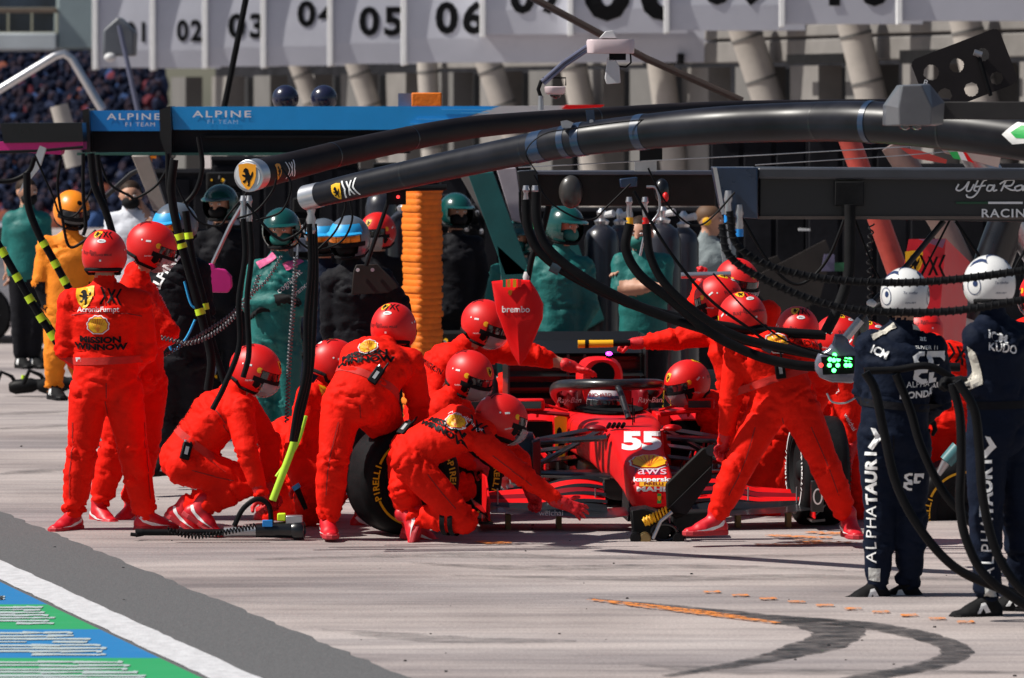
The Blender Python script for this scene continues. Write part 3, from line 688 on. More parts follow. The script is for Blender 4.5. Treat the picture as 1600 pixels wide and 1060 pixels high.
        for sg in (1, -1):
            bad += [pr([(tri2d(circ(.017)), M_YEL, 0)], sg*62, 12), pr(txt('santander', .020, M_WHITE), sg*72, -18, rot=-30*sg), pr([(tri2d([(-.016, -.006), (.016, -.006), (.016, .006), (-.016, .006)]), M_WHITE, 0)], sg*92, 14, rot=20), pr([(tri2d(circ(.0055)), M_WHITE, 0)], sg*110, 10),
                    pr([(tri2d([(-.024, .02), (.01, .024), (.024, 0), (.006, -.03), (-.022, -.02)]), M_BLK, 0)], sg*55, -22)]
    if kind == 'white':
        nv = mat('dark_blue_print', (.012, .03, .10), .4)
        ringp = lambda r, w_: polys(*[[(math.cos(2*math.pi*i/28)*r, math.sin(2*math.pi*i/28)*r), (math.cos(2*math.pi*(i+1)/28)*r, math.sin(2*math.pi*(i+1)/28)*r), (math.cos(2*math.pi*(i+1)/28)*(r-w_), math.sin(2*math.pi*(i+1)/28)*(r-w_)), (math.cos(2*math.pi*i/28)*(r-w_), math.sin(2*math.pi*i/28)*(r-w_))] for i in range(28)])
        for az in (118, 242):
            bad += [pr([(ringp(.050, .005), nv, 0)], az, -5), pr([(tri2d(circ(.017)), nv, 0)], az+(5 if az < 180 else -5), 0), pr([(tri2d([(-.06, 0), (-.05, .035), (-.01, .055), (.035, .05), (.06, .02), (.02, .03), (-.02, .02)]), nv, 0)], az, 40)]
        bad += [pr(txt('7x sinder', .022, nv), 180, 2), pr(txt('alpha.dart', .016, nv), 180, -18), pr([(tri2d([(-.05, 0), (-.03, .05), (.0, .06), (.03, .05), (.05, 0), (.03, .03), (0, .04), (-.03, .03)]), nv, 0)], 180, 62)]
    if kind == 'orange': bad += [pr([(tri2d(circ(.02)), M_BLK, 0)], 0, 38)]
    P['badge'] = bad; return P
_HP = {}
def place(me, parent, M, name=None, **kw):
    o = put(name or me.name.split('.')[0], me, parent, **kw); o.parent = parent
    o.matrix_parent_inverse = Matrix.Identity(4); o.matrix_local = M; return o
def basis(o, x, z):
    x = V(x).normalized(); z = V(z); z = (z-x*z.dot(x)).normalized(); y = z.cross(x); return Matrix((x, y, z)).transposed().to_4x4() if False else Matrix.Translation(o) @ Matrix((x, y, z)).transposed().to_4x4()
SCH = {
 'red': dict(torso=M_RED, arm=M_RED, fore=M_RED, leg=M_RED, neck=M_SKIN, helmet='red', hand=M_GLOVE, shoe='red'),
 'navy': dict(torso=M_NAVY, arm=M_NAVY, fore=M_NAVY, leg=M_NAVY, neck=M_SKIN, helmet='white', hand=M_BLK2, shoe='black'),
 'green': dict(torso=M_GRN, arm=M_GRN, fore=M_GRN, leg=M_GRN, neck=M_SKIN, helmet='green', hand=M_BLK2, shoe='black'),
 'orange': dict(torso=M_ORG, arm=M_ORG, fore=M_BCLOTH, leg=M_ORG, neck=M_SKIN, helmet='orange', hand=M_BLK2, shoe='black'),
 'black': dict(torso=M_BCLOTH, arm=M_BCLOTH, fore=M_BCLOTH, leg=M_BCLOTH, neck=M_SKIN, helmet='blue', hand=M_BLK2, shoe='black'),
}
PEOPLE = {}
def person(key, label, Y, sch, J, face=(0, 1, 0), up=(0, 0, 1), hands=('relax', 'relax'), hdir=(None, None), shoes=(None, None), vox=.0135, size=1.0, hat=True, palm=(None, None), helmet=None, group=None, extra=None, shoe_up=(None, None), over={}, ankle_skin=False, wr=1.0, bulk=None):
    sc = dict(SCH[sch]); sc.update(over)
    if helmet: sc['helmet'] = helmet
    Z = size
    def tj(k): p = J[k]; return at(p[0], p[1], Y+(p[2] if len(p) > 2 else 0))
    pel, neck, head = tj('pelvis'), tj('neck'), tj('head'); chest = tj('chest') if 'chest' in J else pel.lerp(neck, .62)
    def limb(par, k, L):
        p = J[k]
        if len(p) > 3: return at(p[0], p[1], Y+p[2])
        s_ = p[2] if len(p) > 2 else 0; q = at(p[0], p[1], par.y)
        for _ in range(4):
            d = math.hypot(q.x-par.x, q.z-par.z); dy = s_*math.sqrt(max(0, L*L-d*d)); q = at(p[0], p[1], par.y+dy)
        return q
    pts = {}; bs = []; T = V(neck-pel).normalized()
    for s in 'lr':
        sh = tj('sh'+s); el = limb(sh, 'el'+s, .30*Z); wr_ = limb(el, 'wr'+s, .265*Z); pts['sh'+s], pts['el'+s], pts['wr'+s] = sh, el, wr_
        hp = tj('hip'+s); kn = limb(hp, 'kn'+s, .44*Z); an = limb(kn, 'an'+s, .43*Z); pts['hip'+s], pts['kn'+s], pts['an'+s] = hp, kn, an
    sd = (pts['shr']-pts['shl']); sd = (sd-T*sd.dot(T)); sd = sd.normalized() if sd.length > .02 else V((1, 0, 0)); hd = pts['hipr']-pts['hipl']; hd = (hd-T*hd.dot(T)); hd = hd.normalized() if hd.length > .02 else sd
    t_, a_, f_, l_ = sc['torso'], sc['arm'], sc['fore'], sc['leg']; tt = tuple
    low = pel+(pel-chest).normalized()*.02
    bs += [bn(tt(low), tt(pel.lerp(chest, .5)), .135*Z, .128*Z, t_ if sc.get('pel') is None else sc['pel'], tt(hd), 1.32, 1.0), bn(tt(pel.lerp(chest, .45)), tt(chest), .128*Z, .140*Z, t_, tt(sd), 1.36, 1.0), bn(tt(chest), tt(neck-T*.06), .138*Z, .085*Z, t_, tt(sd), 1.45, .8),
           bn(tt(neck-T*.04), tt(neck+T*.02), .070*Z, .060*Z, t_, None, 1, .3), bn(tt(neck), tt(head-V(up).normalized()*.05), .056*Z, .056*Z, sc['neck'], None, 1, 0)]
    for s in 'lr':
        P = pts; bs += [bn(tt(chest.lerp(neck, .55)), tt(P['sh'+s]), .075*Z, .078*Z, t_, None, 1, .7), bn(tt(P['sh'+s]), tt(P['el'+s]), .078*Z, .064*Z, a_, None, 1, 1.0)]
        e, w = P['el'+s], P['wr'+s]; sk = sc.get('fore_skin'+s)
        if sk:
            mid = e.lerp(w, sk); bs += [bn(tt(e), tt(mid), .062*Z, .052*Z, f_, None, 1, 1.0), bn(tt(mid), tt(w), .041*Z, .030*Z, M_SKIN, None, 1, 0)]
        else: bs += [bn(tt(e), tt(w), .062*Z, .041*Z, f_, None, 1, 1.1)]
        h, kn, an = P['hip'+s], P['kn'+s], P['an'+s]
        bs += [bn(tt(h), tt(kn), .112*Z, .083*Z, l_, None, 1, 1.0), bn(tt(kn), tt(kn.lerp(an, .35)), .083*Z, .080*Z, l_, None, 1, 1.0)]
        if ankle_skin: bs += [bn(tt(kn.lerp(an, .35)), tt(kn.lerp(an, .80)), .080*Z, .068*Z, l_, None, 1, 1.3), bn(tt(kn.lerp(an, .78)), tt(an), .042, .040, M_SKIN if ankle_skin is True else ankle_skin, None, 1, 0)]
        else: bs += [bn(tt(kn.lerp(an, .35)), tt(kn.lerp(an, .88)), .080*Z, .066*Z, l_, None, 1, 1.5), bn(tt(kn.lerp(an, .8)), tt(an), .045, .042, M_BLK2, None, 1, 0)]
    f = V(face).normalized(); u = V(up); u = (u-f*u.dot(f)).normalized(); r_ = f.cross(u)
    skm = M_SKIN; bs += [bn(tt(head+u*.015-f*.015), tt(head+u*.012+f*.012), .092, .088, skm, None, 1, 0), bn(tt(head-u*.045+f*.02), tt(head-u*.082+f*.05), .058, .042, skm, None, 1, 0), bn(tt(head+f*.092+u*.0), tt(head+f*.108-u*.03), .014, .018, skm, None, 1, 0)]
    if not hat: bs += [bn(tt(head+r_*.088-u*.01-f*.01), tt(head+r_*.09-u*.035-f*.01), .018, .012, skm, None, 1, 0), bn(tt(head-r_*.088-u*.01-f*.01), tt(head-r_*.09-u*.035-f*.01), .018, .012, skm, None, 1, 0)]
    if extra: bs += extra(pts, pel, chest, neck, head)
    bulk = bulk or (1.13 if sch == 'red' else 1.02)
    bs = [(b[0], b[1], b[2]*(bulk if b[7] else 1), b[3]*(bulk if b[7] else 1))+tuple(b[4:]) for b in bs]
    base = V((pel.x, pel.y, 0)); root = thing('person', label, 'person', base, group)
    o, vt, Q = surf_obj('body', bs, None, root, vox, .022, wr=wr, seed=len(PEOPLE)*1.7)
    inv = Matrix.Translation(-base)
    for i, s in enumerate('lr'):
        e, w = pts['el'+s], pts['wr'+s]; d = (w-e).normalized() if hdir[i] is None else V(hdir[i]).normalized(); pn = V(palm[i]) if palm[i] else V((0, .3, .9))
        if abs(d.dot(pn.normalized())) > .95: pn = V((1 if s == 'l' else -1, .3, 0))
        skinh = sc['hand'] is M_SKIN; hm = hand_mesh(hands[i], sc['hand'], None if skinh else sc['hand'])
        M = basis(w+d*.005, d, pn)
        if i == 1: M = M @ Matrix.Scale(-1, 4, V((0, 1, 0)))
        place(hm, root, inv @ M, 'hand' if skinh else 'glove')
        a = pts['an'+s]; kn = pts['kn'+s]; sd_ = V(shoes[i]).normalized() if shoes[i] else V((f.x, f.y, 0)).normalized(); su = V(shoe_up[i]) if shoe_up[i] else V((0, 0, 1))
        up_, sole, stripes, lace = shoe_mesh(sc['shoe']); Ms = inv @ basis(a, sd_, su)
        so_ = place(up_, root, Ms, 'shoe'); 
        for m_, nm in [(sole, 'sole'), (lace, 'laces')]+[(x, 'stripe') for x in stripes]:
            c = put(nm, m_); c.parent = so_
    if hat:
        k = sc['helmet']
        if k not in _HP: _HP[k] = helmet_proto(k)
        H = _HP[k]; M = inv @ basis(head, f, u) @ (Matrix.Scale(.94, 4) if k == 'white' else Matrix.Identity(4)); hs = place(H['shell'], root, M, 'helmet')
        for nm in ('trim', 'visor', 'goggle_strap', 'face_shield', 'peak', 'brow', 'ear_boss1', 'ear_boss-1'):
            if nm in H: c = put(nm.split('1')[0].strip('-'), H[nm]); c.parent = hs
        for m_ in H['badge']: c = put('badge', m_); c.parent = hs
    PEOPLE[key] = dict(root=root, body=o, bvh=BVHTree.FromPolygons([V(v) for v in vt], [tuple(q) for q in Q]), J=pts, Y=Y, head=head, f=f, u=u, r=r_, neck=neck, pel=pel, chest=chest)
    return PEOPLE[key]
def on_body(key, layers, px, py, rot=0, name='logo', off=.006):
    "print or gear laid where the body is seen at this pixel"
    P = PEOPLE[key]; o = cam.location.copy(); d = (at(px, py, P['Y'])-o).normalized(); h, n, _, _ = P['bvh'].ray_cast(o, d)
    if h is None: print('MISS', key, px, py); return None
    # average normal over a patch
    ns = V((0, 0, 0))
    for dx in (-7, 0, 7):
        for dy in (-7, 0, 7):
            h2, n2, _, _ = P['bvh'].ray_cast(o, (at(px+dx, py+dy, P['Y'])-o).normalized())
            if h2 is not None and (h2-h).length < .12: ns += (n2 if n2.dot(d) < 0 else -n2)
    n = ns.normalized(); u = V((math.cos(R(rot)), 0, math.sin(R(rot)))); u = (u-n*u.dot(n)).normalized(); v = n.cross(u)
    return wrap_print(layers, P['bvh'], h, n, u, v, P['root'], name, off)
def radio(key, px, py, rot=0, s=1.0):
    P = PEOPLE[key]; o = cam.location.copy(); d = (at(px, py, P['Y'])-o).normalized(); h, n, _, _ = P['bvh'].ray_cast(o, d)
    if h is None: print('MISS radio', key); return
    if n.dot(d) > 0: n = -n
    n = (n*.6-d*.4).normalized(); u = V((math.cos(R(rot)), 0, math.sin(R(rot)))); u = (u-n*u.dot(n)).normalized(); v = n.cross(u); rt = Matrix((u, v, n)).transposed()
    t = thing('belt_radio', 'black belt radio on '+{'P3': 'the crouching red crew member at left', 'P5': 'the bending crew member in front of the new tyre', 'P8': 'the kneeling crew member who reaches for the wing', 'P12': 'the wide legged crew member at the front jack', 'P1': 'the crew member standing at far left'}.get(key, 'a crew member'), 'radio', h, 'belt radios on the red crew')
    c = h+n*.012*s
    MB().box(c, (.058*s, .105*s, .030), rt).build('radio_case', M_BLK, t, bevel=.006)
    MB().box(c+n*.016, (.02*s, .05*s, .004), rt).build('radio_label', mat('grey_label', (.35, .36, .38), .5), t)
    MB().cyl(c+v*.05*s+u*.018*s, c+v*.105*s+u*.018*s, .008*s, .005*s, 8).build('antenna', M_BLK, t)
    MB().cyl(c+v*.05*s-u*.016*s, c+v*.066*s-u*.016*s, .009*s, None, 8).build('knob', M_STEEL, t)
# ============================================================= GANTRIES, BACKGROUND EQUIPMENT
def px_r(r, Y): return r/FPX*Y
def P3D(pts, Y=None): return [at(p[0], p[1], p[2] if len(p) > 2 else Y) for p in pts]
def pbox(b, x0, y0, x1, y1, Y, th):
    a = at(x0, y1, Y); c = at(x1, y0, Y); b.box(((a.x+c.x)/2, Y+th/2, (a.z+c.z)/2), (c.x-a.x, th, c.z-a.z)); return b
def pprism(poly, Y, th, b=None):
    b = b or MB(); pts = [at(x, y, Y) for x, y in poly]; n = len(pts); q = [p+V((0, th, 0)) for p in pts]
    from mathutils.geometry import tessellate_polygon
    tr = tessellate_polygon([[V((p.x, p.z, 0)) for p in pts]])
    b.add(pts+q, [tuple(t) for t in tr]+[tuple(i+n for i in t[::-1]) for t in tr]+[(i, n+i, n+(i+1) % n, (i+1) % n) for i in range(n)]); return b
M_TUBE = mat('gantry_black_paint', (.006, .006, .010), .36, var=.5, vscale=5, spec=.32)
M_TUBE2 = mat('gantry_brown_black', (.014, .010, .010), .5, var=.4, vscale=3)
M_BEAM = mat('beam_charcoal', (.018, .017, .018), .5, var=.3, vscale=2)
M_NAVYP = mat('navy_metal', (.012, .03, .07), .3, var=.2, coat=.4)
# --- two long curved tubes with round silver ends
def gantry(label, ctr, rad, mt, cap, capw, seams, Yend):
    pts = bez(P3D(ctr), 6); n = len(pts); rs = [px_r(rad[0]+(rad[1]-rad[0])*i/(n-1), pts[i].y) for i in range(n)]
    t = thing('overhead_tube', label, 'gantry', (pts[n//2].x, pts[n//2].y, 0), 'curved black overhead tubes of the pit crew')
    MB().tube(pts, rs, 32).build('tube', mt, t, smooth=60)
    d = (pts[0]-pts[1]).normalized(); e = pts[0]; r0 = rs[0]
    MB().lathe(e, d, [(-.02, r0*1.03), (capw*.95, r0*1.05), (capw, r0*.99)], 36).build('end_collar', M_SIL, t, smooth=40)
    for s_ in seams:
        i = int(s_*(n-2)); p = pts[i].lerp(pts[i+1], s_*(n-2)-i); dd = (pts[i+1]-pts[i]).normalized(); MB().cyl(p-dd*.006, p+dd*.006, rs[i]*1.012, None, 32).build('seam_ring', M_GLOSS, t)
    return t, pts, rs, d, e
tA, ptA, rA, dA, eA = gantry('upper brown black overhead tube, round silver end with yellow shield badge', [(398, 273, 27.0), (450, 261, 27.4), (550, 236, 28), (700, 205, 29), (800, 193, 29.6), (950, 182, 30.6), (1100, 172, 31.6), (1250, 167, 32.6), (1480, 163, 34)], (24, 9), M_TUBE2, None, .085, (.22, .33, .62), 0)
tB, ptB, rB, dB, eB = gantry('lower thick glossy black overhead tube with plain silver end', [(497, 305, 26.6), (560, 290, 26.4), (700, 259, 26), (830, 232, 25.6), (900, 219, 25.4), (1000, 207, 25.2), (1120, 196, 24.9), (1250, 191, 24.7), (1360, 191, 24.4), (1500, 203, 24.1), (1660, 225, 23.8)], (19, 36), M_TUBE, None, .10, (.16, .3, .74, .9), 0)
# badge on the round end
s_, u_, d_ = frame(dA); face = eA+dA*.086
MB().lathe(face-dA*.004, dA, [(0, rA[0]*.92), (.008, rA[0]*.86)], 32).build('end_disc', M_PALE, tA, smooth=40)
nrm = dA; uu = V((0, 0, 1)); uu = (uu-nrm*uu.dot(nrm)).normalized(); ss = uu.cross(nrm)
mo_ = mat('amber_print', (.85, .33, .01), .45)
flat_print([(sc2(tri2d(SHIELD), .135), mo_, 0), (sc2(tri2d(HORSE), .135), M_BLK, .002)], face+dA*.006, ss, uu, tA, 'badge')
def on_tube(pts, rs, parent, px, py, Y, layers, rot):
    "print on the camera side of a tube"
    c = min(pts, key=lambda p: abs((p.x/p.y*FPX+800)-px)); i = pts.index(c); d = (pts[min(i+1, len(pts)-1)]-pts[max(i-1, 0)]).normalized()
    b = MB().tube(pts, rs, 32); bv = BVHTree.FromPolygons([V(v) for v in b.v], b.f); o = cam.location.copy(); dr = (at(px, py, Y)-o).normalized(); h, n, _, _ = bv.ray_cast(o, dr)
    if h is None: print('tube miss'); return
    if n.dot(dr) > 0: n = -n
    u = d*(1 if d.x > 0 else -1); u = (u-n*u.dot(n)).normalized(); v = n.cross(u); wrap_print(layers, bv, h, n, u, v, parent, 'badge', .003)
WMARK = emblem_mark(.10, M_WHITE)
on_tube(ptA, rA, tA, 436, 268, 27, [(sc2(tri2d(SHIELD), .085), mo_, 0), (sc2(tri2d(HORSE), .085), M_BLK, .002)], 0); on_tube(ptA, rA, tA, 456, 265, 27, WMARK, 0)
on_tube(ptB, rB, tB, 526, 300, 26.5, [(sc2(tri2d(SHIELD), .085), M_YEL, 0), (sc2(tri2d(HORSE), .085), M_BLK, .002)], 0); on_tube(ptB, rB, tB, 546, 294, 26.5, WMARK, 0)
on_tube(ptB, rB, tB, 1594, 205, 24, [(sc2(tri2d([(-.6, -.2), (-.2, .3), (.6, .3), (.6, -.3), (-.2, -.45)]), .16), M_WHITE, 0), (sc2(tri2d([(-.3, -.1), (.0, .2), (.6, .2), (.6, -.2), (-.1, -.25)]), .16), mat('green_print', (.02, .4, .08), .5), .002)], 0)
for (px, wd) in ((846, 24), (888, 12), (908, 14), (1005, 16), (1362, 10)):
    c = min(ptB, key=lambda p: abs((p.x/p.y*FPX+800)-px)); i = ptB.index(c); d = (ptB[i+1]-ptB[i-1]).normalized(); c = c+d*((px-(c.x/c.y*FPX+800))/FPX*c.y); wv = wd/FPX*c.y/2
    MB().cyl(c-d*wv, c+d*wv, rB[i]*1.035, None, 32).build('clamp_band', M_NAVYP, tB)
pprism([(915, 172), (928, 172), (930, 192), (918, 196)], 25.4, .05).build('clamp_lug', M_NAVYP, tB); MB().cyl(at(924, 190, 25.37), at(924, 190, 25.30), .012, None, 10).build('bolt', M_STEEL, tB)
c_ = pprism([(876, 190), (886, 188), (896, 192), (892, 200), (878, 200)], 25.3, .05); c_.build('cable_gland', M_STEEL, tB)
hv = MB().tube(bez(P3D([(840, 272), (822, 238), (850, 210), (905, 200), (1000, 188), (1170, 176), (1240, 172)], 25.1), 6), .004, 6); hv.build('thin_cable', M_BLK, tB)
# hexagonal grey housing and arm on the right
t = thing('camera_housing', 'faceted dark grey camera housing and square arm over the right of the tubes', 'camera housing', at(1430, 198, 23.6))
hb = MB(); Yh = 23.5
f0 = [at(x, y, Yh) for x, y in ((1385, 165), (1407, 133), (1452, 131), (1476, 160), (1474, 194), (1461, 197), (1384, 197))]
f1 = [p+V((0, .22, 0)) for p in f0]; cen = [at(x, y, Yh-.09) for x, y in ((1404, 169), (1410, 134), (1440, 133), (1456, 169), (1455, 195), (1448, 196), (1405, 196))]
hb.loft([cen, f0, f1], True); hb.build('housing', mat('grey_housing', (.10, .10, .11), .38, var=.15, coat=.3), t, smooth=0, bevel=.006)
pbox(MB(), 1473, 159, 1660, 187, 23.6, .12).build('arm', mat('dark_arm', (.04, .038, .038), .45), t, bevel=.006)
for x in (1414, 1432): MB().lathe(at(x, 196, 23.55), V((0, 0, -1)), [(0, .03), (.014, .026), (.024, .010)], 14).build('lens', M_GLASSD, t)
# drilled black plate
t = thing('drilled_plate', 'tilted black plate with round holes behind the grey housing', 'plate', at(1505, 190, 27))
def annulus_plate(cx, cy, w_, h_, rot, holes, Y, th, name, m, parent):
    bm = bmesh.new(); a = R(rot); n = 64; 
    # plate as a grid with holes cut where cells fall inside
    nx, ny = 84, 56; cell = {}; vs = {}
    def wp(i, j, y): 
        x = (i/nx-.5)*w_; z = (j/ny-.5)*h_; return at(cx+x*math.cos(a)-z*math.sin(a), cy+x*math.sin(a)+z*math.cos(a), y)
    def solid(i, j):
        x = ((i+.5)/nx-.5)*w_; z = ((j+.5)/ny-.5)*h_; rc = 11
        qx, qz = abs(x)-(w_/2-rc), abs(z)-(h_/2-rc)
        if qx > 0 and qz > 0 and math.hypot(qx, qz) > rc: return False
        return all(math.hypot(x-hx, z-hz) > hr for hx, hz, hr in holes)
    def gv(i, j, k):
        if (i, j, k) not in vs: vs[(i, j, k)] = bm.verts.new(wp(i, j, Y+(th if k else 0)))
        return vs[(i, j, k)]
    S_ = [[solid(i, j) for j in range(ny)] for i in range(nx)]
    for i in range(nx):
        for j in range(ny):
            if not S_[i][j]: continue
            bm.faces.new([gv(i, j, 0), gv(i+1, j, 0), gv(i+1, j+1, 0), gv(i, j+1, 0)]); bm.faces.new([gv(i, j+1, 1), gv(i+1, j+1, 1), gv(i+1, j, 1), gv(i, j, 1)])
            for (di, dj, e) in ((-1, 0, ((i, j), (i, j+1))), (1, 0, ((i+1, j+1), (i+1, j))), (0, -1, ((i+1, j), (i, j))), (0, 1, ((i, j+1), (i+1, j+1)))):
                a_, b_ = i+di, j+dj
                if not (0 <= a_ < nx and 0 <= b_ < ny and S_[a_][b_]): bm.faces.new([gv(*e[0], 0), gv(*e[0], 1), gv(*e[1], 1), gv(*e[1], 0)])
    bmesh.ops.recalc_face_normals(bm, faces=bm.faces); me = bpy.data.meshes.new(name); bm.to_mesh(me); bm.free(); me.materials.append(m); return put(name, me, parent)
annulus_plate(1507, 112, 148, 92, -21, [(-49, -23+6, 12), (-8, -17+4, 11), (36, -14, 10), (0, 30, 11), (43, 28, 10), (-42, 24, 11)], 27, .02, 'plate', mat('plate_black', (.02, .017, .018), .45), t)
MB().cyl(at(1530, 90, 26.98), at(1548, 150, 26.98), .012, None, 10).build('rod', M_BLK, t); MB().cyl(at(1522, 82, 26.98), at(1534, 86, 26.98), .02, None, 10).build('rod_end', M_STEEL, t)
flat_print(txt('B', .05, M_WHITE), at(1446, 130, 26.99), V((1, 0, -.3)), V((.3, 0, 1)), t, 'letter', .004)
# white dome cameras on a mast
t = thing('mast_camera', 'white rounded camera head on a bent arm above the tubes, pink side', 'camera', at(846, 170, 28.6)); Ym = 28.6
def oval(cx, cy, w_, h_, n=32): return [(cx+w_/2*max(-1, min(1, math.cos(2*math.pi*i/n)*1.0)), cy+h_/2*math.sin(2*math.pi*i/n)) for i in range(n)]
c0 = at(954, 84, Ym); c1 = at(954, 62, Ym); rx = px_r(38, Ym); b = MB()
rings = []
for z, sc in ((c0.z, .93), (c0.z+.004, .97), (c1.z-.012, 1.0), (c1.z, .95)):
    rings.append([V((c0.x+(math.copysign(abs(math.cos(a))**.65, math.cos(a)))*rx*sc, Ym+(math.copysign(abs(math.sin(a))**.8, math.sin(a)))*.075*sc, z)) for a in [2*math.pi*i/32 for i in range(32)]])
b.loft(rings).build('head', mat('pale_pink_plastic', (.62, .50, .52), .35, var=.08, coat=.3), t, smooth=40)
pprism([(936, 60), (946, 49), (958, 48), (964, 60)], Ym-.03, .06).build('top_fin', M_PALE, t, bevel=.004)
pprism([(949, 90), (960, 90), (968, 105), (970, 130), (948, 132), (945, 122)], Ym-.03, .05).build('side_camera', M_PALE, t, bevel=.006)
MB().tube(P3D([(985, 84), (986, 98), (978, 105), (966, 104)], Ym), .006, 6).build('bracket', M_BLK, t)
pbox(MB(), 952, 84, 978, 94, Ym-.03, .06).build('gimbal', M_BLK, t)
MB().tube(P3D([(846, 128), (880, 98), (918, 72)], Ym), .012, 8).build('arm', mat('blue_grey_arm', (.12, .13, .2), .35), t); MB().tube(P3D([(850, 132), (884, 102), (920, 78)], Ym), .010, 8).build('arm', _M['blue_grey_arm'], t)
MB().cyl(at(845, 172, Ym), at(845, 150, Ym), .020, .016, 12).build('mast_base', M_STEEL, t); MB().tube(P3D([(845, 152), (841, 140), (846, 126)], Ym), .012, 8).build('mast', M_BLK, t)
MB().lathe(at(867, 148, Ym), V((0, 0, 1)), [(0, .05), (.012, .062), (.045, .066), (.05, .06)], 24).build('dome_housing', _M['pale_pink_plastic'], t, smooth=50); MB().ell(at(868, 148, Ym), (.036, .036, .026), 16, 10).build('dome_glass', M_GLASSD, t)
MB().tube(P3D([(848, 122), (884, 122), (884, 134)], Ym), .005, 6).build('bracket', M_BLK, t)
# long stays
def rod(label, pts, r, Y, m=M_TUBE2, name='stay', cat='stay', parts=None):
    o = MB().tube(P3D(pts, Y), px_r(r, Y), 10).build(name, m); tag(o, label, cat); return o
rod('long dark diagonal stay crossing behind the white camera head', [(800, -20), (1010, 92), (1160, 158)], 6, 36, mat('brown_black', (.05, .035, .028), .5))
rod('dark slanting stay crossing the board marked 03', [(388, -20), (372, 60), (350, 170)], 5, 40, M_BLK)
rod('thin steel wire stretched under the curved tubes at right', [(810, 262), (1200, 242), (1620, 218)], .9, 25.4, M_STEEL, 'wire', 'wire'); rod('thin steel wire lowest of the pair at right', [(1180, 258), (1400, 244), (1620, 226)], .8, 25.3, M_STEEL, 'wire', 'wire')
# street style lamp with grey hood at upper left and bent pipe
t = thing('floodlight', 'grey hooded floodlight on a slanting pole in front of board 01', 'lamp', at(214, 170, 60)); 
pprism([(160, 48), (182, 28), (186, 26), (210, 50), (209, 88), (160, 88)], 60, .5).build('hood', mat('blue_grey_hood', (.10, .11, .13), .5), t, bevel=.03); MB().cyl(at(186, 40, 59.9), at(216, 175, 59.9), .03, .035, 10).build('pole', mat('blue_grey_arm', (.12, .13, .2), .35), t)
MB().ell(at(172, 90, 60), (.08, .08, .06), 12, 8).build('lamp_glass', M_PALE, t)
t = thing('bent_pipe', 'bright bent steel pipe rising from the left edge', 'pipe', at(155, 175, 58)); MB().tube(P3D([(-10, 146), (85, 88), (100, 84), (112, 92), (160, 172)], 58), [.05, .05, .05, .05, .055], 12).build('pipe', M_SIL, t); 
MB().cyl(at(92, 165, 57), at(118, 260, 57), .11, .12, 16).build('pipe_foot', M_DUCT, t)
# dark domes and orange block above the blue panel
for i, x in enumerate((446, 506)):
    t = thing('dark_dome', ('left' if i == 0 else 'right')+' shiny dark blue dome of the pair above the blue panel', 'dome', at(x, 168, 37.4), 'dark domes above the blue panel')
    MB().ell(at(x, 154, 37.4), (px_r(21, 37.4),)*3, 28, 16).build('dome', mat('dark_blue_dome', (.012, .014, .04), .25, var=.1, coat=.5), t, smooth=80); MB().cyl(at(x, 170, 37.4), at(x, 160, 37.4), .06, .05, 12).build('foot', M_BLK, t)
pbt = thing('padded_pillar', 'tall pillar wrapped in ribbed orange padding, bright side and darker side', 'pillar', at(660, 700, 34.9))
a = at(646, 562, 34.9); top = at(646, 292, 34.9).z; ang = R(-37); ux = V((math.cos(ang), -math.sin(ang), 0)); uy = V((math.sin(ang), math.cos(ang), 0)); M_PAD = mat('orange_padding', (.80, .19, .005), .65, var=.18, vscale=8, bump=.5, bscale=30)
n = 42; pc = at(660, 500, 35.0); pc.z = 0; wl_, wr_ = .105, .115
for i in range(n):
    z0 = top*i/n; z1 = top*(i+.992)/n; zz = (z0+z1)/2; dz = (z1-z0)/2; rings = []
    wob = random.uniform(-.010, .010)
    for q, s_ in ((0, .965), (.25, .992), (.5, 1.005), (.75, .992), (1, .965)):
        z = z0+(z1-z0)*q; rings.append([pc+ux*(sx*wl_*s_+wob)+uy*(sy*wr_*s_)+V((0, 0, z)) for sx, sy in ((-1, -1), (-.6, -1.07), (.6, -1.07), (1, -1), (1.07, -.6), (1.07, .6), (1, 1), (-1, 1), (-1.07, .6), (-1.07, -.6))])
    MB().loft(rings).build('padding_roll', M_PAD, pbt, smooth=70)
pbox(MB(), 643, 145, 690, 168, 36, .1).build('orange_block', M_PAD, tag(thing('orange_block', 'orange block with bracket sitting on the blue panel', 'block', at(665, 168, 36)), 'orange block with bracket sitting on the blue panel', 'block'), bevel=.01)
pbox(MB(), 622, 146, 643, 168, 36.1, .1).build('grey_bracket', mat('slate', (.12, .14, .2), .5), bpy.data.objects['orange_block'])
# --- blue fascia beams
t = thing('blue_beam', 'short blue fascia beam with white lettering, left of the long one', 'beam', at(200, 210, 37))
pprism([(139, 173), (257, 173), (249, 205), (142, 205)], 37, .3).build('blue_panel', M_BLUE, t); pprism([(129, 172), (139, 170), (141, 210), (141, 240), (131, 236)], 36.9, .5).build('end_plate', M_GLOSS, t)
flat_print(txt('ALPINE', .072, M_WHITE, bold=.012, spacing=1.25, font_w=1.55), at(209, 183, 36.999), V((1, 0, 0)), V((0, 0, 1)), t, 'lettering'); flat_print(txt('F1 TEAM', .046, M_WHITE, spacing=1.2, font_w=1.2), at(219, 195, 36.999), V((1, 0, 0)), V((0, 0, 1)), t, 'lettering')
pbox(MB(), 141, 205, 262, 238, 37.05, .3).build('underside', mat('dark_grey_panel', (.014, .014, .016), .6), t)
t = thing('blue_beam', 'long blue fascia beam with white lettering and white stripes to the right', 'beam', at(520, 210, 36))
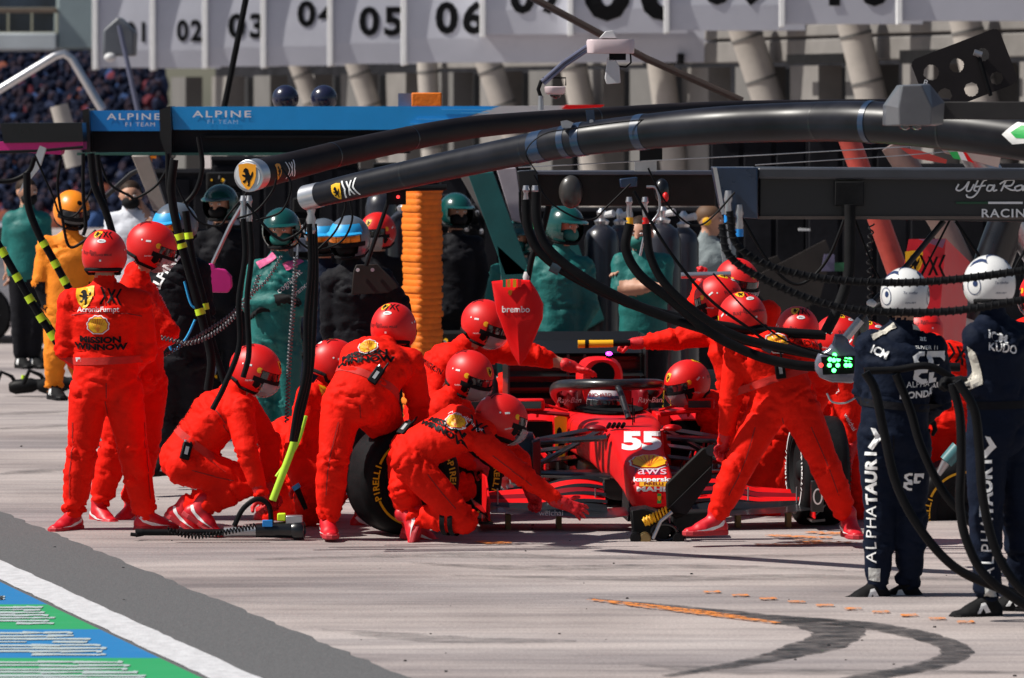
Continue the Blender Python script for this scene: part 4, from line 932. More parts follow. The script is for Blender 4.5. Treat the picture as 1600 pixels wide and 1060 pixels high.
pprism([(268, 167), (782, 166), (700, 192), (620, 203), (271, 203)], 36, .3).build('blue_panel', M_CYAN if False else mat('sky_blue_panel', (.01, .30, .72), .35, var=.05), t)
pprism([(782, 166), (910, 165), (900, 190), (705, 192)], 36, .3).build('white_panel', M_PALE, t); pprism([(885, 164), (945, 164), (930, 175), (878, 170)], 35.98, .3).build('red_stripe', M_CAR, t)
for (x0, y0, x1) in ((690, 171, 772), (720, 176, 766), (650, 186, 740), (640, 193, 700)): pprism([(x0, y0), (x1, y0), (x1-6, y0+1.4), (x0, y0+.8)], 35.985, .01).build('pale_stripe', mat('pale_blue', (.1, .5, .85), .4), t)
pprism([(249, 172), (266, 166), (268, 203), (268, 246), (262, 252), (250, 215)], 35.9, .5).build('end_plate', M_GLOSS, t)
flat_print(txt('ALPINE', .072, M_WHITE, bold=.012, spacing=1.25, font_w=1.65), at(347, 179, 35.999), V((1, 0, 0)), V((0, 0, 1)), t, 'lettering'); flat_print(txt('F1 TEAM', .046, mat('pale_blue_print', (.35, .6, .85), .5), spacing=1.2, font_w=1.2), at(348, 191, 35.999), V((1, 0, 0)), V((0, 0, 1)), t, 'lettering')
pbox(MB(), 268, 203, 640, 240, 36.05, .3).build('underside', _M['dark_grey_panel'], t); pbox(MB(), 320, 212, 640, 216, 36.0, .05).build('trim_rail', M_BLK, t); pbox(MB(), 120, 239, 520, 243, 35.95, .2).build('teal_rail', mat('teal_rail', (.02, .09, .07), .5), t)
t = thing('pink_black_beam', 'black beam with magenta underside at the left edge', 'beam', at(60, 240, 36))
pprism([(0, 193), (128, 192), (130, 222), (6, 224)], 36, .35).build('beam', M_GLOSS, t); pprism([(-5, 222), (130, 221), (130, 234), (96, 235), (94, 242), (-5, 236)], 36.02, .3).build('magenta_panel', M_PINK, t)
MB().tube(P3D([(-10, 238), (60, 236), (130, 230)], 35.8), .012, 8).build('rail', M_BLK, t)
pprism([(28, 303), (52, 252), (62, 228), (72, 232), (62, 262)], 35.7, .06).build('silver_strut', M_SIL, t)
# --- beams with fittings in front of the car
t = thing('grey_beam', 'dark brown grey beam hanging over the car with hose couplings', 'beam', at(960, 300, 29))
pbox(MB(), 815, 272, 1118, 322, 29, .16).build('beam', mat('brown_grey', (.030, .025, .022), .5, var=.2), t, bevel=.008); pbox(MB(), 812, 267, 1118, 274, 28.97, .2).build('top_rail', mat('slate_rail', (.06, .065, .09), .35, coat=.3), t, bevel=.006)
pprism([(808, 268), (838, 266), (842, 290), (834, 302), (812, 296)], 28.9, .3).build('end_fitting', M_GLOSS, t, bevel=.006)
MB().ell(at(892, 300, 28.95), (px_r(19, 29), .06, px_r(26, 29)), 20, 14).build('hose_drum', mat('brown_grey2', (.035, .032, .03), .4, coat=.3), t)
pprism([(968, 280), (996, 277), (996, 292), (970, 294)], 28.8, .15).build('valve_block', M_NAVYP, t, bevel=.006); MB().ell(at(1034, 298, 28.85), (.05, .05, .075), 16, 10).build('regulator', M_GLOSS, t); MB().ell(at(1040, 308, 28.8), (.02, .02, .03), 10, 8).build('red_button', M_LEDR if False else M_REDH, t)
pbox(MB(), 1000, 232, 1035, 252, 25.6, .1).build('motor', M_BLK, tB); pbox(MB(), 992, 252, 1026, 268, 25.6, .1).build('motor_cover', M_STEEL, tB)
for (x, c) in ((983, M_YEL), (1008, M_REDH), (822, M_BLUE), (836, mat('green_sleeve', (.01, .25, .06), .5))):
    MB().lathe(at(x, 308 if x > 900 else 290, 28.8), V((0, 0, -1)), [(0, .018), (.03, .024), (.05, .014), (.09, .020), (.12, .014), (.15, .020), (.17, .016)], 14).build('coupling', M_STEEL, t); MB().cyl(at(x+1, 340, 28.8), at(x+1, 358, 28.8), .022, .022, 14).build('colour_sleeve', c, t)
t = thing('black_beam', 'black beam with white script lettering at right, navy end flange', 'beam', at(1400, 350, 26))
pprism([(1186, 266), (1640, 268), (1640, 348), (1186, 340)], 26, .3).build('beam', mat('beam_black', (.010, .011, .014), .42, var=.35, vscale=1.5, coat=.15), t, bevel=.008)
pprism([(1184, 262), (1640, 264), (1640, 282), (1184, 280)], 25.94, .36).build('top_cover', mat('slate_cover', (.040, .044, .056), .38, var=.3, vscale=2, coat=.2), t, bevel=.012)
pprism([(1115, 262), (1184, 262), (1184, 342), (1140, 340), (1130, 334), (1122, 300)], 25.92, .4).build('end_flange', M_NAVYP, t, bevel=.006); pprism([(1114, 262), (1120, 262), (1133, 334), (1128, 336)], 25.85, .05).build('flange_edge', M_SIL, t)
pbox(MB(), 1186, 338, 1640, 343, 25.98, .3).build('lower_edge', mat('bronze_edge', (.12, .09, .075), .5), t)
pbox(MB(), 1305, 284, 1350, 322, 25.93, .06).build('hanger_block', M_BLK2, t, bevel=.005)
flat_print(txt('RACING', .066, M_WHITE, bold=.02, spacing=1.15, font_w=1.15), at(1576, 334, 25.99), V((1, 0, 0)), V((0, 0, 1)), t, 'lettering', .012)
# brush script lettering drawn as strokes
def script(strokes, Y, r, name, m, parent):
    for s_ in strokes:
        b = MB(); b.tube(bez(P3D(s_, Y), 5), px_r(r, Y), 6); b.build(name, m, parent)
script([[(1498, 288), (1494, 296), (1500, 298), (1508, 292), (1514, 284), (1510, 297), (1516, 298), (1522, 288)], [(1528, 282), (1522, 296), (1526, 299)], [(1542, 281), (1536, 284), (1528, 300), (1520, 308), (1512, 308), (1510, 304)], [(1524, 292), (1540, 290)],
        [(1552, 290), (1545, 290), (1542, 297), (1548, 298), (1554, 289), (1552, 298), (1558, 297)], [(1572, 282), (1564, 299)], [(1562, 288), (1572, 282), (1584, 282), (1580, 290), (1570, 291), (1580, 297), (1588, 297)], [(1592, 290), (1586, 293), (1588, 298), (1596, 296), (1597, 290), (1592, 290)], [(1600, 290), (1598, 298), (1606, 290), (1612, 298)]], 25.97, 1.5, 'script_stroke', M_WHITE, t)
pbox(MB(), 1494, 315.5, 1544, 319, 25.985, .01).build('green_bar', mat('dark_green_print', (.01, .07, .03), .5), t); pbox(MB(), 1544, 315.5, 1598, 319, 25.985, .01).build('white_bar', M_WHITE, t)
# --- legs of the right hand tent frame, red cabinet, silver tubes
for (lb, p, r, m) in (('red tube leaning right behind the black beam', [(1322, 205), (1368, 330), (1408, 440)], 17, mat('faded_red_tube', (.50, .08, .06), .4, var=.2)),
                      ('taupe tube leaning behind the board lights', [(1395, 225), (1470, 345), (1515, 440)], 20, mat('taupe_tube', (.24, .17, .15), .45, var=.15)),
                      ('polished silver tube leaning at right', [(1520, 235), (1580, 330), (1640, 430)], 24, M_SIL), ('white tube low behind the white helmets', [(1548, 420), (1510, 490), (1470, 570)], 24, M_PALE), ('black tube leaning left at the right edge', [(1592, 300), (1562, 380), (1520, 500)], 30, M_GLOSS)):
    Yt = 34; o = MB().tube(P3D(p, Yt), px_r(r, Yt), 20).build('leaning_tube', m, smooth=60); tag(o, lb, 'tube', 'leaning tubes of the tent frame at right')
t = thing('red_cabinet', 'tall bright red cabinet with yellow shield behind the white helmets', 'cabinet', at(1450, 640, 33.2))
q0 = [at(x, y, 33) for x, y in ((1420, 374), (1478, 373), (1455, 660), (1372, 660))]; q1 = [at(x, y, 33.45) for x, y in ((1420, 374), (1478, 373), (1455, 640), (1372, 640))]; sd = [at(1516, 410, 33.5), at(1500, 640, 33.5)]
b = MB(); b.add([q0[0], q0[1], q0[2], q0[3]], [(0, 1, 2, 3)]); b.add([q0[1], sd[0], sd[1], q0[2]], [(0, 1, 2, 3)]); b.add([q0[0], q1[0], sd[0], q0[1]], [(0, 1, 2, 3)]); b.add([q0[0], q0[3], q1[3], q1[0]], [(0, 1, 2, 3)]); b.build('cabinet_body', mat('cabinet_red', (.68, .012, .025), .4, var=.05), t, smooth=0)
flat_print([(sc2(tri2d(SHIELD), .15), M_YEL, 0), (sc2(tri2d(HORSE), .15), M_BLK, .002)], at(1428, 410, 32.98), V((1, 0, 0)), V((0, 0, 1)), t, 'badge'); flat_print(emblem_mark(.16), at(1458, 416, 32.98), V((1, 0, 0)), V((0, 0, 1)), t, 'badge')
pprism([(1435, 374), (1478, 374), (1473, 388)], 32.985, .01).build('mauve_corner', mat('mauve', (.28, .12, .2), .5), t)
t = thing('silver_canopy', 'silver tent cover with green and red stripes above the black beam', 'canopy', at(1530, 250, 33.6)); pprism([(1470, 228), (1500, 213), (1530, 208), (1565, 240), (1560, 262), (1480, 240)], 33.6, .2).build('cover', mat('champagne_cover', (.45, .36, .32), .4), t)
pprism([(1478, 230), (1492, 228), (1502, 250), (1490, 248)], 33.58, .01).build('green_stripe', mat('green_print', (.02, .4, .08), .5), t); pprism([(1492, 228), (1500, 229), (1512, 252), (1502, 250)], 33.58, .01).build('white_stripe', M_WHITE, t); pprism([(1500, 229), (1508, 236), (1522, 255), (1512, 252)], 33.58, .01).build('red_stripe', M_CAR, t)
pprism([(1405, 230), (1440, 236), (1480, 250), (1478, 256), (1430, 248)], 33.7, .05).build('flag_cloth', mat('flag_red', (.45, .05, .04), .6), t)
# --- teal struts of the green tent frame
for (lb, q) in (('upper left', [(730, 270), (770, 268), (830, 430), (790, 432)]), ('centre', [(850, 315), (880, 315), (945, 500), (910, 520)]), ('lower', [(776, 380), (820, 420), (850, 560), (800, 560)])):
    o = pprism(q, 35.4, .15).build('teal_strut', M_TEAL, bevel=.01); tag(o, f'{lb} slanting dark green strut of the tent frame at centre', 'strut', 'dark green tent frame struts')
for (lb, q, m) in (('pale grey strut beside the green one, left of the grey beam', [(716, 270), (732, 270), (772, 345), (762, 352)], M_FAC2), ('pale mauve strut right of the green strut', [(775, 262), (806, 262), (818, 350), (800, 345)], mat('mauve_grey', (.35, .32, .36), .6)), ('white pole with red bands above the flared red board', [(784, 395), (796, 395), (802, 440), (782, 440)], M_PALE),
                 ('pale grey strut right of the orange helmeted person', [(205, 243), (232, 243), (262, 330), (240, 330)], mat('warm_grey_strut', (.28, .25, .23), .6))):
    o = pprism(q, 36.4, .12).build('grey_strut', m, bevel=.01); tag(o, lb, 'strut')
# --- gas cylinders
M_CYL = mat('black_cylinder', (.018, .018, .026), .35, var=.2, coat=.3)
for i, (x, y0, Yc, r) in enumerate(((940, 352, 35.6, 27), (968, 352, 36.4, 22), (1035, 350, 35.2, 29), (1068, 356, 36.2, 24), (630, 330, 36.5, 24), (595, 300, 37.4, 24))):
    t = thing('gas_cylinder', ['black gas cylinder left of the masked person in the green polo, chrome valve', 'slimmer black gas cylinder just left of the green polo', 'large black gas cylinder right of the green polo shirt', 'black gas cylinder nearest the grey shirted person', 'grey black gas cylinder beside the orange pillar', 'gas cylinder behind the orange goggles helmet'][i], 'gas cylinder', (at(x, 500, Yc).x, Yc, 0), 'tall gas cylinders by the garage')
    p = at(x, y0, Yc); rr = px_r(r, Yc); MB().lathe((p.x, Yc, 0), V((0, 0, 1)), [(0, rr*.96), (.03, rr), (p.z-.12, rr), (p.z-.05, rr*.85), (p.z, rr*.4)], 28).build('cylinder', M_CYL, t, smooth=50)
    MB().lathe((p.x, Yc, p.z), V((0, 0, 1)), [(0, rr*.35), (.03, rr*.45), (.05, rr*.2), (.10, rr*.3), (.13, rr*.12)], 16).build('valve', M_SIL, t, smooth=50); MB().cyl((p.x, Yc, p.z+.07), (p.x+.09, Yc-.05, p.z+.09), .022, .03, 10).build('regulator', M_PALE, t)
# --- black garage screens with recessed panels; two stand in for the shaded garage mouth
M_SCR = mat('black_screen', (.010, .010, .013), .8, var=.4, vscale=3, bump=.2, bscale=20); k = 0
scr = [(240, 330, 46, 270), (330, 450, 47, 250), (450, 560, 45, 255), (560, 700, 46, 270), (684, 830, 44, 262), (830, 980, 47, 330), (980, 1130, 47.5, 330), (1108, 1260, 43, 200), (1260, 1420, 42.5, 200), (1420, 1600, 44, 262), (1600, 1720, 42, 262)]
names = ['behind the black suited person', 'behind the green crew at left', 'behind the orange goggles helmet', 'behind the orange pillar', 'right of the orange pillar', 'behind the dark green helmet', 'behind the gas cylinders', 'left half of the black garage mouth', 'right half of the black garage mouth', 'behind the red cabinet', 'at the right edge']
for (x0, x1, Yc, yt), nm in zip(scr, names):
    t = thing('garage_screen', 'black fabric garage screen '+nm, 'screen', (at((x0+x1)/2, 400, Yc).x, Yc, 0), 'black garage screens'); a = at(x0, yt, Yc); c = at(x1, yt, Yc); wv = c.x-a.x
    MB().box(((a.x+c.x)/2, Yc+.03, a.z/2), (wv, .05, a.z)).build('screen_sheet', M_SCR, t)
    for j in range(3):
        xx = a.x+wv*(j+.5)/3; MB().box((xx, Yc-.01, a.z*.5), (wv/3-.04, .03, a.z-.12)).build('screen_panel', M_SCR, t, bevel=.01)
    MB().box(((a.x+c.x)/2, Yc-.02, a.z+.02), (wv, .07, .04)).build('screen_rail', mat('screen_rail_m', (.03, .03, .035), .5), t)
for (lb, q, Yc, m) in (('grey sloping panel in the dark garage', [(1165, 440), (1290, 375), (1300, 400), (1280, 470), (1225, 500)], 41.8, mat('dark_taupe', (.035, .03, .028), .7)), ('second grey sloping panel low in the dark garage', [(1150, 420), (1215, 400), (1260, 470), (1210, 480)], 41.9, mat('dark_taupe', (.035, .03, .028), .7)),
                     ('small mauve screen in the dark garage', [(1288, 398), (1304, 398), (1304, 424), (1284, 424)], 41.7, mat('mauve_screen', (.10, .09, .16), .4)), ('small green screen in the dark garage', [(1304, 411), (1330, 411), (1330, 424), (1304, 424)], 41.7, mat('green_screen', (.01, .10, .04), .4)),
                     ('white sponsor lettering board beside the grey shirt', [(1126, 385), (1130, 350), (1140, 352), (1144, 410), (1130, 414)], 37.5, mat('grey_white_board', (.35, .37, .38), .6)), ('dull white strip light box in the dark garage', [(1248, 357), (1266, 358), (1266, 361), (1248, 361)], 41.6, M_PALE)):
    o = pprism(q, Yc, .06).build('display_board', m); tag(o, lb, 'panel')
# clutter of equipment shapes between the figures (each its own box with a face plate)
eq = [(350, 300, 40, 60, 'dark instrument rack with small lights left of the green mask', 38.5), (478, 330, 30, 40, 'dark grey rack between the two peaked helmets', 37.8), (600, 330, 26, 150, 'dark grey cabinet left of the orange pillar', 38), (690, 330, 40, 50, 'rack of small coloured boxes right of the orange pillar', 40), (740, 350, 26, 60, 'tall black tool chest behind the teal strut', 40.5), (700, 530, 60, 20, 'low black equipment case right of the orange pillar', 37), (900, 520, 50, 25, 'low black equipment case under the folded arms', 36.5), (330, 540, 40, 60, 'dark trolley between the black suit and the green suit', 36.5)]
for (x, y, w_, h_, lb, Yc) in eq:
    t = thing('equipment_rack', lb, 'equipment', (at(x, y, Yc).x, Yc, 0), 'dark equipment behind the crews'); p = at(x, y, Yc); W2 = px_r(w_, Yc)
    ztop = at(x, y-h_/2, Yc).z; MB().box((p.x, Yc+.2, ztop/2), (W2*1.4, .4, ztop)).build('rack_body', M_BLK2, t, bevel=.01)
    for j in range(6):
        zz = ztop-.06-j*.16
        if zz < .1: break
        MB().box((p.x, Yc-.008, zz), (W2*1.25, .02, .11)).build('drawer_front', random.choice([M_BLK, M_BEAM, mat('slate', (.12, .14, .2), .5), M_BLK2]), t, bevel=.004)
        for q in range(3):
            xk = p.x+random.uniform(-.55, .55)*W2; MB().cyl((xk, Yc-.02, zz+random.uniform(-.03, .03)), (xk, Yc-.05, zz), random.uniform(.008, .02), None, 8).build('knob', random.choice([M_STEEL, M_BLK, M_BLK, M_BEAM, M_STEEL, M_PINK, M_YEL, M_BLUE]), t)
        if random.random() < .6: MB().tube(bez([(p.x+random.uniform(-.5, .5)*W2, Yc-.05, zz), (p.x+random.uniform(-.5, .5)*W2, Yc-.12, zz-.15), (p.x+random.uniform(-.5, .5)*W2, Yc-.06, zz-.1)], 5), .008, 6).build('cable', random.choice([M_BLK, M_STEEL, M_BEAM]), t)
# orange reflector and posts, wires left
t = thing('orange_beacon', 'small orange beacon under the blue beam at left', 'beacon', at(232, 262, 36.5)); pbox(MB(), 227, 246, 237, 264, 36.5, .05).build('lamp', M_ORGH, t, bevel=.01); pbox(MB(), 216, 244, 244, 248, 36.5, .05).build('bracket', M_ORGH, t)
rod('black diagonal arm rising to the orange beacon', [(160, 312), (205, 272), (226, 262)], 4, 36.5, M_GLOSS); 
# pink paddle, grey hand board
t = thing('paddle', 'magenta rounded paddle on a thin slanting pole', 'paddle', at(338, 440, 31.5)); pprism([(314, 420), (322, 416), (326, 412), (334, 412), (336, 419), (352, 421), (362, 432), (363, 448), (356, 458), (316, 457)], 31.5, .04).build('blade', M_PINK, t, bevel=.012); MB().tube(P3D([(332, 412), (360, 352), (385, 310)], 31.4), .013, 8).build('pole', M_STEEL, t)
t = thing('hand_board', 'dark grey board hung on a rod in front of the black vest', 'board', at(585, 440, 30.5)); pprism([(552, 424), (556, 414), (590, 413), (620, 443), (623, 449), (605, 458), (549, 461)], 30.5, .03).build('board', mat('charcoal_board', (.030, .025, .023), .6), t, bevel=.006)
MB().tube(P3D([(572, 416), (580, 392), (605, 320), (610, 300)], 30.45), .014, 8).build('rod', M_BLK, t)
for x in (559, 582): MB().cyl(at(x, 422, 30.49), at(x, 422, 30.45), .013, None, 10).build('bolt', M_PALE, t)
MB().tube(P3D([(485, 300), (560, 296), (698, 293)], 27.2), .018, 8).build('cross_rail', M_BLK, tB); pbox(MB(), 604, 296, 634, 320, 27.2, .08).build('lamp_box', M_BLK, tB); MB().cyl(at(622, 308, 27.19), at(622, 308, 27.15), .010, None, 8).build('red_lamp', M_LEDR, tB)
# parked silver car far left
t = thing('parked_car', 'silver car parked far left behind the orange crew, nose to the right', 'car', (at(20, 500, 50).x, 50, 0)); Yc = 50
body = [(-90, 470), (-90, 400), (-60, 385), (-20, 350), (30, 348), (62, 385), (92, 405), (100, 430), (100, 500), (60, 512), (-90, 512)]
pprism(body, Yc, 1.7).build('body', mat('silver_car_paint', (.42, .42, .45), .25, metal=.4, var=.08, coat=.6), t, bevel=.12)
pprism([(-50, 388), (-18, 357), (28, 355), (54, 388)], Yc-.03, .04).build('side_window', M_GLASSD, t, bevel=.02)
for x in (-30, 70):
    c = at(x, 500, Yc); MB().lathe((c.x, Yc-.05, .31), V((0, 1, 0)), [(0, .22), (.0, .31), (.04, .33), (.2, .33)], 24).build('tyre', M_TYRE, t); MB().lathe((c.x, Yc-.07, .31), V((0, 1, 0)), [(0, .08), (.02, .2), (.04, .21)], 20).build('rim', M_SIL, t)
MB().ell(at(92, 428, Yc-.0), (.12, .1, .08), 12, 8).build('headlight', M_CLEAR, t); pprism([(40, 470), (100, 462), (100, 484), (45, 494)], Yc-.03, .04).build('lower_grille', M_BLK, t)
# fallen wheel guns at left
def gun(label, x, y, Y, s=1, m=M_BLK2, flip=1, group='wheel guns on the ground'):
    t = thing('wheel_gun', label, 'wheel gun', at(x, y, Y), group); p = at(x, y, Y); k = flip*s
    MB().lathe(p, V((k, -.1, .12)), [(0, .04*s), (.05*s, .065*s), (.20*s, .065*s), (.24*s, .05*s), (.30*s, .045*s), (.31*s, .055*s), (.36*s, .058*s), (.37*s, .04*s)], 24).build('barrel', m, t, smooth=50)
    MB().lathe(p+V((k, -.1, .12)).normalized()*.30*s, V((k, -.1, .12)), [(0, .05*s), (.05*s, .062*s), (.07*s, .06*s), (.071*s, .04*s)], 24).build('socket', M_STEEL, t)
    MB().tube([p+V((.08*k, 0, 0)), p+V((.02*k, -.02, .10)), p+V((-.07*k, -.02, .14)), p+V((-.12*k, 0, .02))], .018*s, 10).build('handle', M_BLK, t); MB().box(p+V((.16*k, -.06, .03)), (.07*s, .02, .04*s)).build('label_plate', M_PALE, t, bevel=.003)
    MB().cyl(p+V((.12*k, 0, .06)), p+V((.12*k, 0, .11)), .02*s, .016*s, 10).build('trigger_cap', M_FLUO, t); return t
gun('black wheel gun on the ground far left beside the orange boots', 60, 604, 40.8, 1.1); gun('wheel gun on the ground at the left edge', 15, 606, 41, 1.0, M_BLK, 1); gun('black bundle like wheel gun behind the first, far left', 52, 560, 46, 1.4, M_BLK2)
# ============================================================= RACING CAR
CA = R(4.3); CO = V((.852, 28.1, 0)); CY = V((-math.sin(CA), math.cos(CA), 0)); CX = V((math.cos(CA), math.sin(CA), 0)); CZ = V((0, 0, 1))
def C(x, y, z): return CO+CX*x+CY*y+CZ*z
car = thing('racing_car', 'red open wheel racing car numbered 55 raised on its jacks in the pit box', 'racing car', C(0, 2, 0))
def rr_ring(w_, z0, z1, y, n=28, p=.42, xc=0, top=1.0):
    zc, h_ = (z0+z1)/2, (z1-z0)/2; out = []
    for i in range(n):
        a = 2*math.pi*i/n; c, s_ = math.cos(a), math.sin(a); ww = w_*(1 if s_ < 0 else 1-(1-top)*s_)
        out.append(C(xc+math.copysign(abs(c)**p, c)*ww, y, zc+math.copysign(abs(s_)**p, s_)*h_))
    return out
sec = [(0, .105, .150, .27), (.03, .128, .140, .31), (.12, .140, .145, .345), (.35, .145, .19, .40), (.7, .155, .22, .465), (1.0, .170, .24, .525), (1.25, .195, .22, .545), (1.6, .24, .27, .550), (2.0, .28, .28, .552), (2.4, .30, .28, .552), (3.2, .33, .28, .560), (4.0, .28, .2, .54), (4.9, .14, .12, .42)]
nb = MB(); nb.loft([rr_ring(w_, z0, z1, y, 44, .34, 0, .9) for y, w_, z0, z1 in sec]); no = nb.build('nose_and_chassis', M_CAR, car, smooth=50)
MB().loft([rr_ring(w_, .06, z1, y, 24, .5) for y, w_, z1 in ((1.5, .15, .28), (2.0, .22, .30), (3.2, .30, .30), (4.5, .2, .25))]).build('lower_tub', M_CARB, car)
NBV = BVHTree.FromPolygons([V(v) for v in nb.v], nb.f)
def pprint(bvh, layers, px, py, Y, parent, name='logo', off=.003, sx=1.0, sy=1.0, rot=0, step=.02):
    "lays print (metres in the plane facing us) onto a surface along the line of sight"
    o = cam.location.copy(); b = MB(); mats = []; a = R(rot)
    for g, m, z in layers:
        if m not in mats: mats.append(m)
        bm = bmesh.new(); vv = [bm.verts.new((x*sx, y*sy, 0)) for x, y in g[0]]
        for f in g[1]:
            try: bm.faces.new([vv[i] for i in f])
            except ValueError: pass
        for _ in range(2):
            es = [e for e in bm.edges if e.calc_length() > step]
            if not es: break
            bmesh.ops.subdivide_edges(bm, edges=es, cuts=1); bmesh.ops.triangulate(bm, faces=bm.faces)
        bm.verts.index_update(); pts = []; ok = []
        for q in bm.verts:
            c0 = at(px, py, Y)+V((q.co.x*math.cos(a)-q.co.y*math.sin(a), 0, q.co.x*math.sin(a)+q.co.y*math.cos(a))); h, n, _, _ = bvh.ray_cast(o, (c0-o).normalized())
            if h is None: ok.append(False); pts.append(c0); continue
            if n.dot(c0-o) > 0: n = -n
            ok.append(True); pts.append(h+n*(off+z*2.2))
        b.mi(mats.index(m)).add(pts, []); base = len(b.v)-len(pts)
        for f in bm.faces:
            ids = [x.index for x in f.verts]
            if all(ok[i] for i in ids): b.f.append(tuple(base+i for i in ids)); b.m.append(b.k)
        bm.free()
    return b.build(name, mats, parent, smooth=0, fix=False)
Yn = 29
pprint(NBV, txt('55', .165, M_WHITE, bold=.055, font_w=1.5), 1003, 691, Yn, car, 'number', sy=.9); 
pprint(NBV, emblem_shell(.20), 1014, 723, 28.7, car, 'emblem', sy=.46)
pprint(NBV, [(polys([(-.16, -.022), (.16, -.022), (.155, .022), (-.155, .022)]), mat('plum_band', (.22, .01, .05), .4), -.001)], 1012, 737, 28.6, car, 'band'); pprint(NBV, txt('aws', .10, mat('pale_pink_print', (.75, .5, .6), .5), font_w=1.2), 1019, 737, 28.6, car, 'lettering', sy=.7, off=.005)
pprint(NBV, txt('kaspersky', .052, M_WHITE, bold=.03, font_w=1.2), 1021, 750, 28.5, car, 'lettering', sy=.7); pprint(NBV, [(polys([(-.085, -.014), (.085, -.014), (.085, .014), (-.085, .014)]), mat('amber_yellow', (.85, .40, .01), .5), 0)], 1021, 757, 28.4, car, 'yellow_patch'); pprint(NBV, txt('PIRELLI', .032, M_CARD, bold=.02, font_w=1.2), 1021, 757, 28.4, car, 'lettering', off=.005, sy=.8)
pprint(NBV, txt('MAHLE', .056, M_WHITE, bold=.05, font_w=1.3), 1024, 765, 28.3, car, 'lettering', sy=.65); pprint(NBV, [(polys([(-.012, -.03), (.012, -.03), (.012, -.01), (-.012, -.01)], [(-.012, .01), (.012, .01), (.012, .03), (-.012, .03)]), mat('green_print', (.02, .4, .08), .5), 0), (sc2(tri2d(SHIELD), .028), M_YEL, .002)], 1030, 779, 28.2, car, 'emblem')
# nose tip pylons and lower black section
for s_ in (-1, 1):
    MB().loft([[C(s_*.118, .10, .15), C(s_*.128, .10, .15), C(s_*.128, .55, .20), C(s_*.118, .55, .20)][::1], [C(s_*.112, .02, .30), C(s_*.124, .02, .30), C(s_*.132, .55, .36), C(s_*.12, .55, .36)]]).build('nose_pillar', M_CAR, car)
    MB().loft([[C(s_*.13, .02, .06), C(s_*.15, .02, .06), C(s_*.15, .40, .06), C(s_*.13, .40, .06)], [C(s_*.115, .10, .22), C(s_*.13, .10, .22), C(s_*.13, .5, .26), C(s_*.115, .5, .26)]]).build('wing_pylon', M_CARB, car)
MB().box(C(0, .02, .225), (.11, .03, .06), Matrix.Rotation(CA, 3, 'Z')).build('nose_inlet', M_BLK, car)
# front wing: mainplane, stacked flaps, endplates
fw = MB()
def blade(x0, x1, yy, z0, z1, chord, th, bow, n=16, rise=.05):
    rings = []
    for i in range(n+1):
        t = i/n; x = x0+(x1-x0)*t; z = z0+(z1-z0)*t+bow*math.sin(math.pi*min(1, t*1.6))*(1-t); y = yy+.10*t
        rings.append([C(x, y, z), C(x, y+chord*.35, z+th*1.4+rise*.25), C(x, y+chord, z+rise), C(x, y+chord, z+rise-th*.6), C(x, y+chord*.35, z-th*.2)])
    return MB().loft(rings)
MB().loft([[C(x, -.02+abs(x)*.12, z), C(x, .10+abs(x)*.12, z+.02), C(x, .24+abs(x)*.12, z+.03), C(x, .24+abs(x)*.12, z+.018), C(x, .10+abs(x)*.12, z)] for x, z in [(-.98, .115), (-.8, .10), (-.5, .09), (-.3, .085), (-.12, .10), (.12, .10), (.3, .085), (.5, .09), (.8, .10), (.98, .115)]]).build('wing_mainplane', M_CARB, car, smooth=40)
for s_ in (-1, 1):
    for k, (y, z0, z1, bow) in enumerate(((.14, .10, .105, .022), (.23, .135, .118, .034), (.32, .172, .132, .045), (.41, .21, .148, .055))):
        blade(s_*.26, s_*.96, y, z0, z1, .085, .008, bow).build('wing_flap', (M_CARB, M_CAR, M_CARD, M_CAR)[k], car, smooth=40)  # third flap dark red: shade on the flap tops put into its colour
        blade(s_*.255, s_*.965, y+.070, z0+.054, z1+.014, .024, .012, bow, rise=.012).build('flap_edge', M_CARB, car, smooth=40)
        blade(s_*.255, s_*.965, y-.006, z0-.010, z1-.006, .012, .010, bow, rise=.006).build('flap_edge', M_CARB, car, smooth=40)
    ep = [C(s_*.985, .0, .07), C(s_*.985, .58, .07), C(s_*.985, .58, .31), C(s_*.985, .30, .315), C(s_*.985, .04, .20)]
    MB().loft([ep, [p+CX*.012*s_ for p in ep]]).build('endplate', M_CAR, car, smooth=0, bevel=.003)
    q = [C(s_*.97, -.02, .05), C(s_*1.06, .05, .05), C(s_*1.06, .6, .05), C(s_*.97, .6, .05)]; MB().loft([q, [p+CZ*.015 for p in q]]).build('footplate', M_CARB, car, smooth=0)
    ew = [C(s_*.99, .02, .08), C(s_*1.07, .10, .14), C(s_*1.07, .5, .16), C(s_*.99, .5, .1)]; MB().loft([ew, [p+CZ*.01 for p in ew]]).build('endplate_vane', M_CARB, car)
    for k in range(3): MB().cyl(C(s_*(.32+.3*k), .30, .10), C(s_*(.32+.3*k), .30, .24), .006, None, 6).build('flap_bracket', M_STEEL, car)
    for x in (.86, .55): MB().box(C(s_*x, .25, .045), (.03, .10, .09), Matrix.Rotation(CA, 3, 'Z')).build('skid', mat('tan_skid', (.22, .15, .05), .6), car)
e_r = MB().box(C(1.0, -.02, .21), (.075, .05, .19), Matrix.Rotation(CA, 3, 'Z')).build('endplate_pod', M_CARB, car, bevel=.006); flat_print([(polys(*[[(math.cos(2*math.pi*i/20)*.03, math.sin(2*math.pi*i/20)*.05), (math.cos(2*math.pi*(i+1)/20)*.03, math.sin(2*math.pi*(i+1)/20)*.05), (math.cos(2*math.pi*(i+1)/20)*.02, math.sin(2*math.pi*(i+1)/20)*.04), (math.cos(2*math.pi*i/20)*.02, math.sin(2*math.pi*i/20)*.04)] for i in range(20)]), M_WHITE, 0)], C(1.0, -.05, .21), CX, CZ, car, 'emblem')
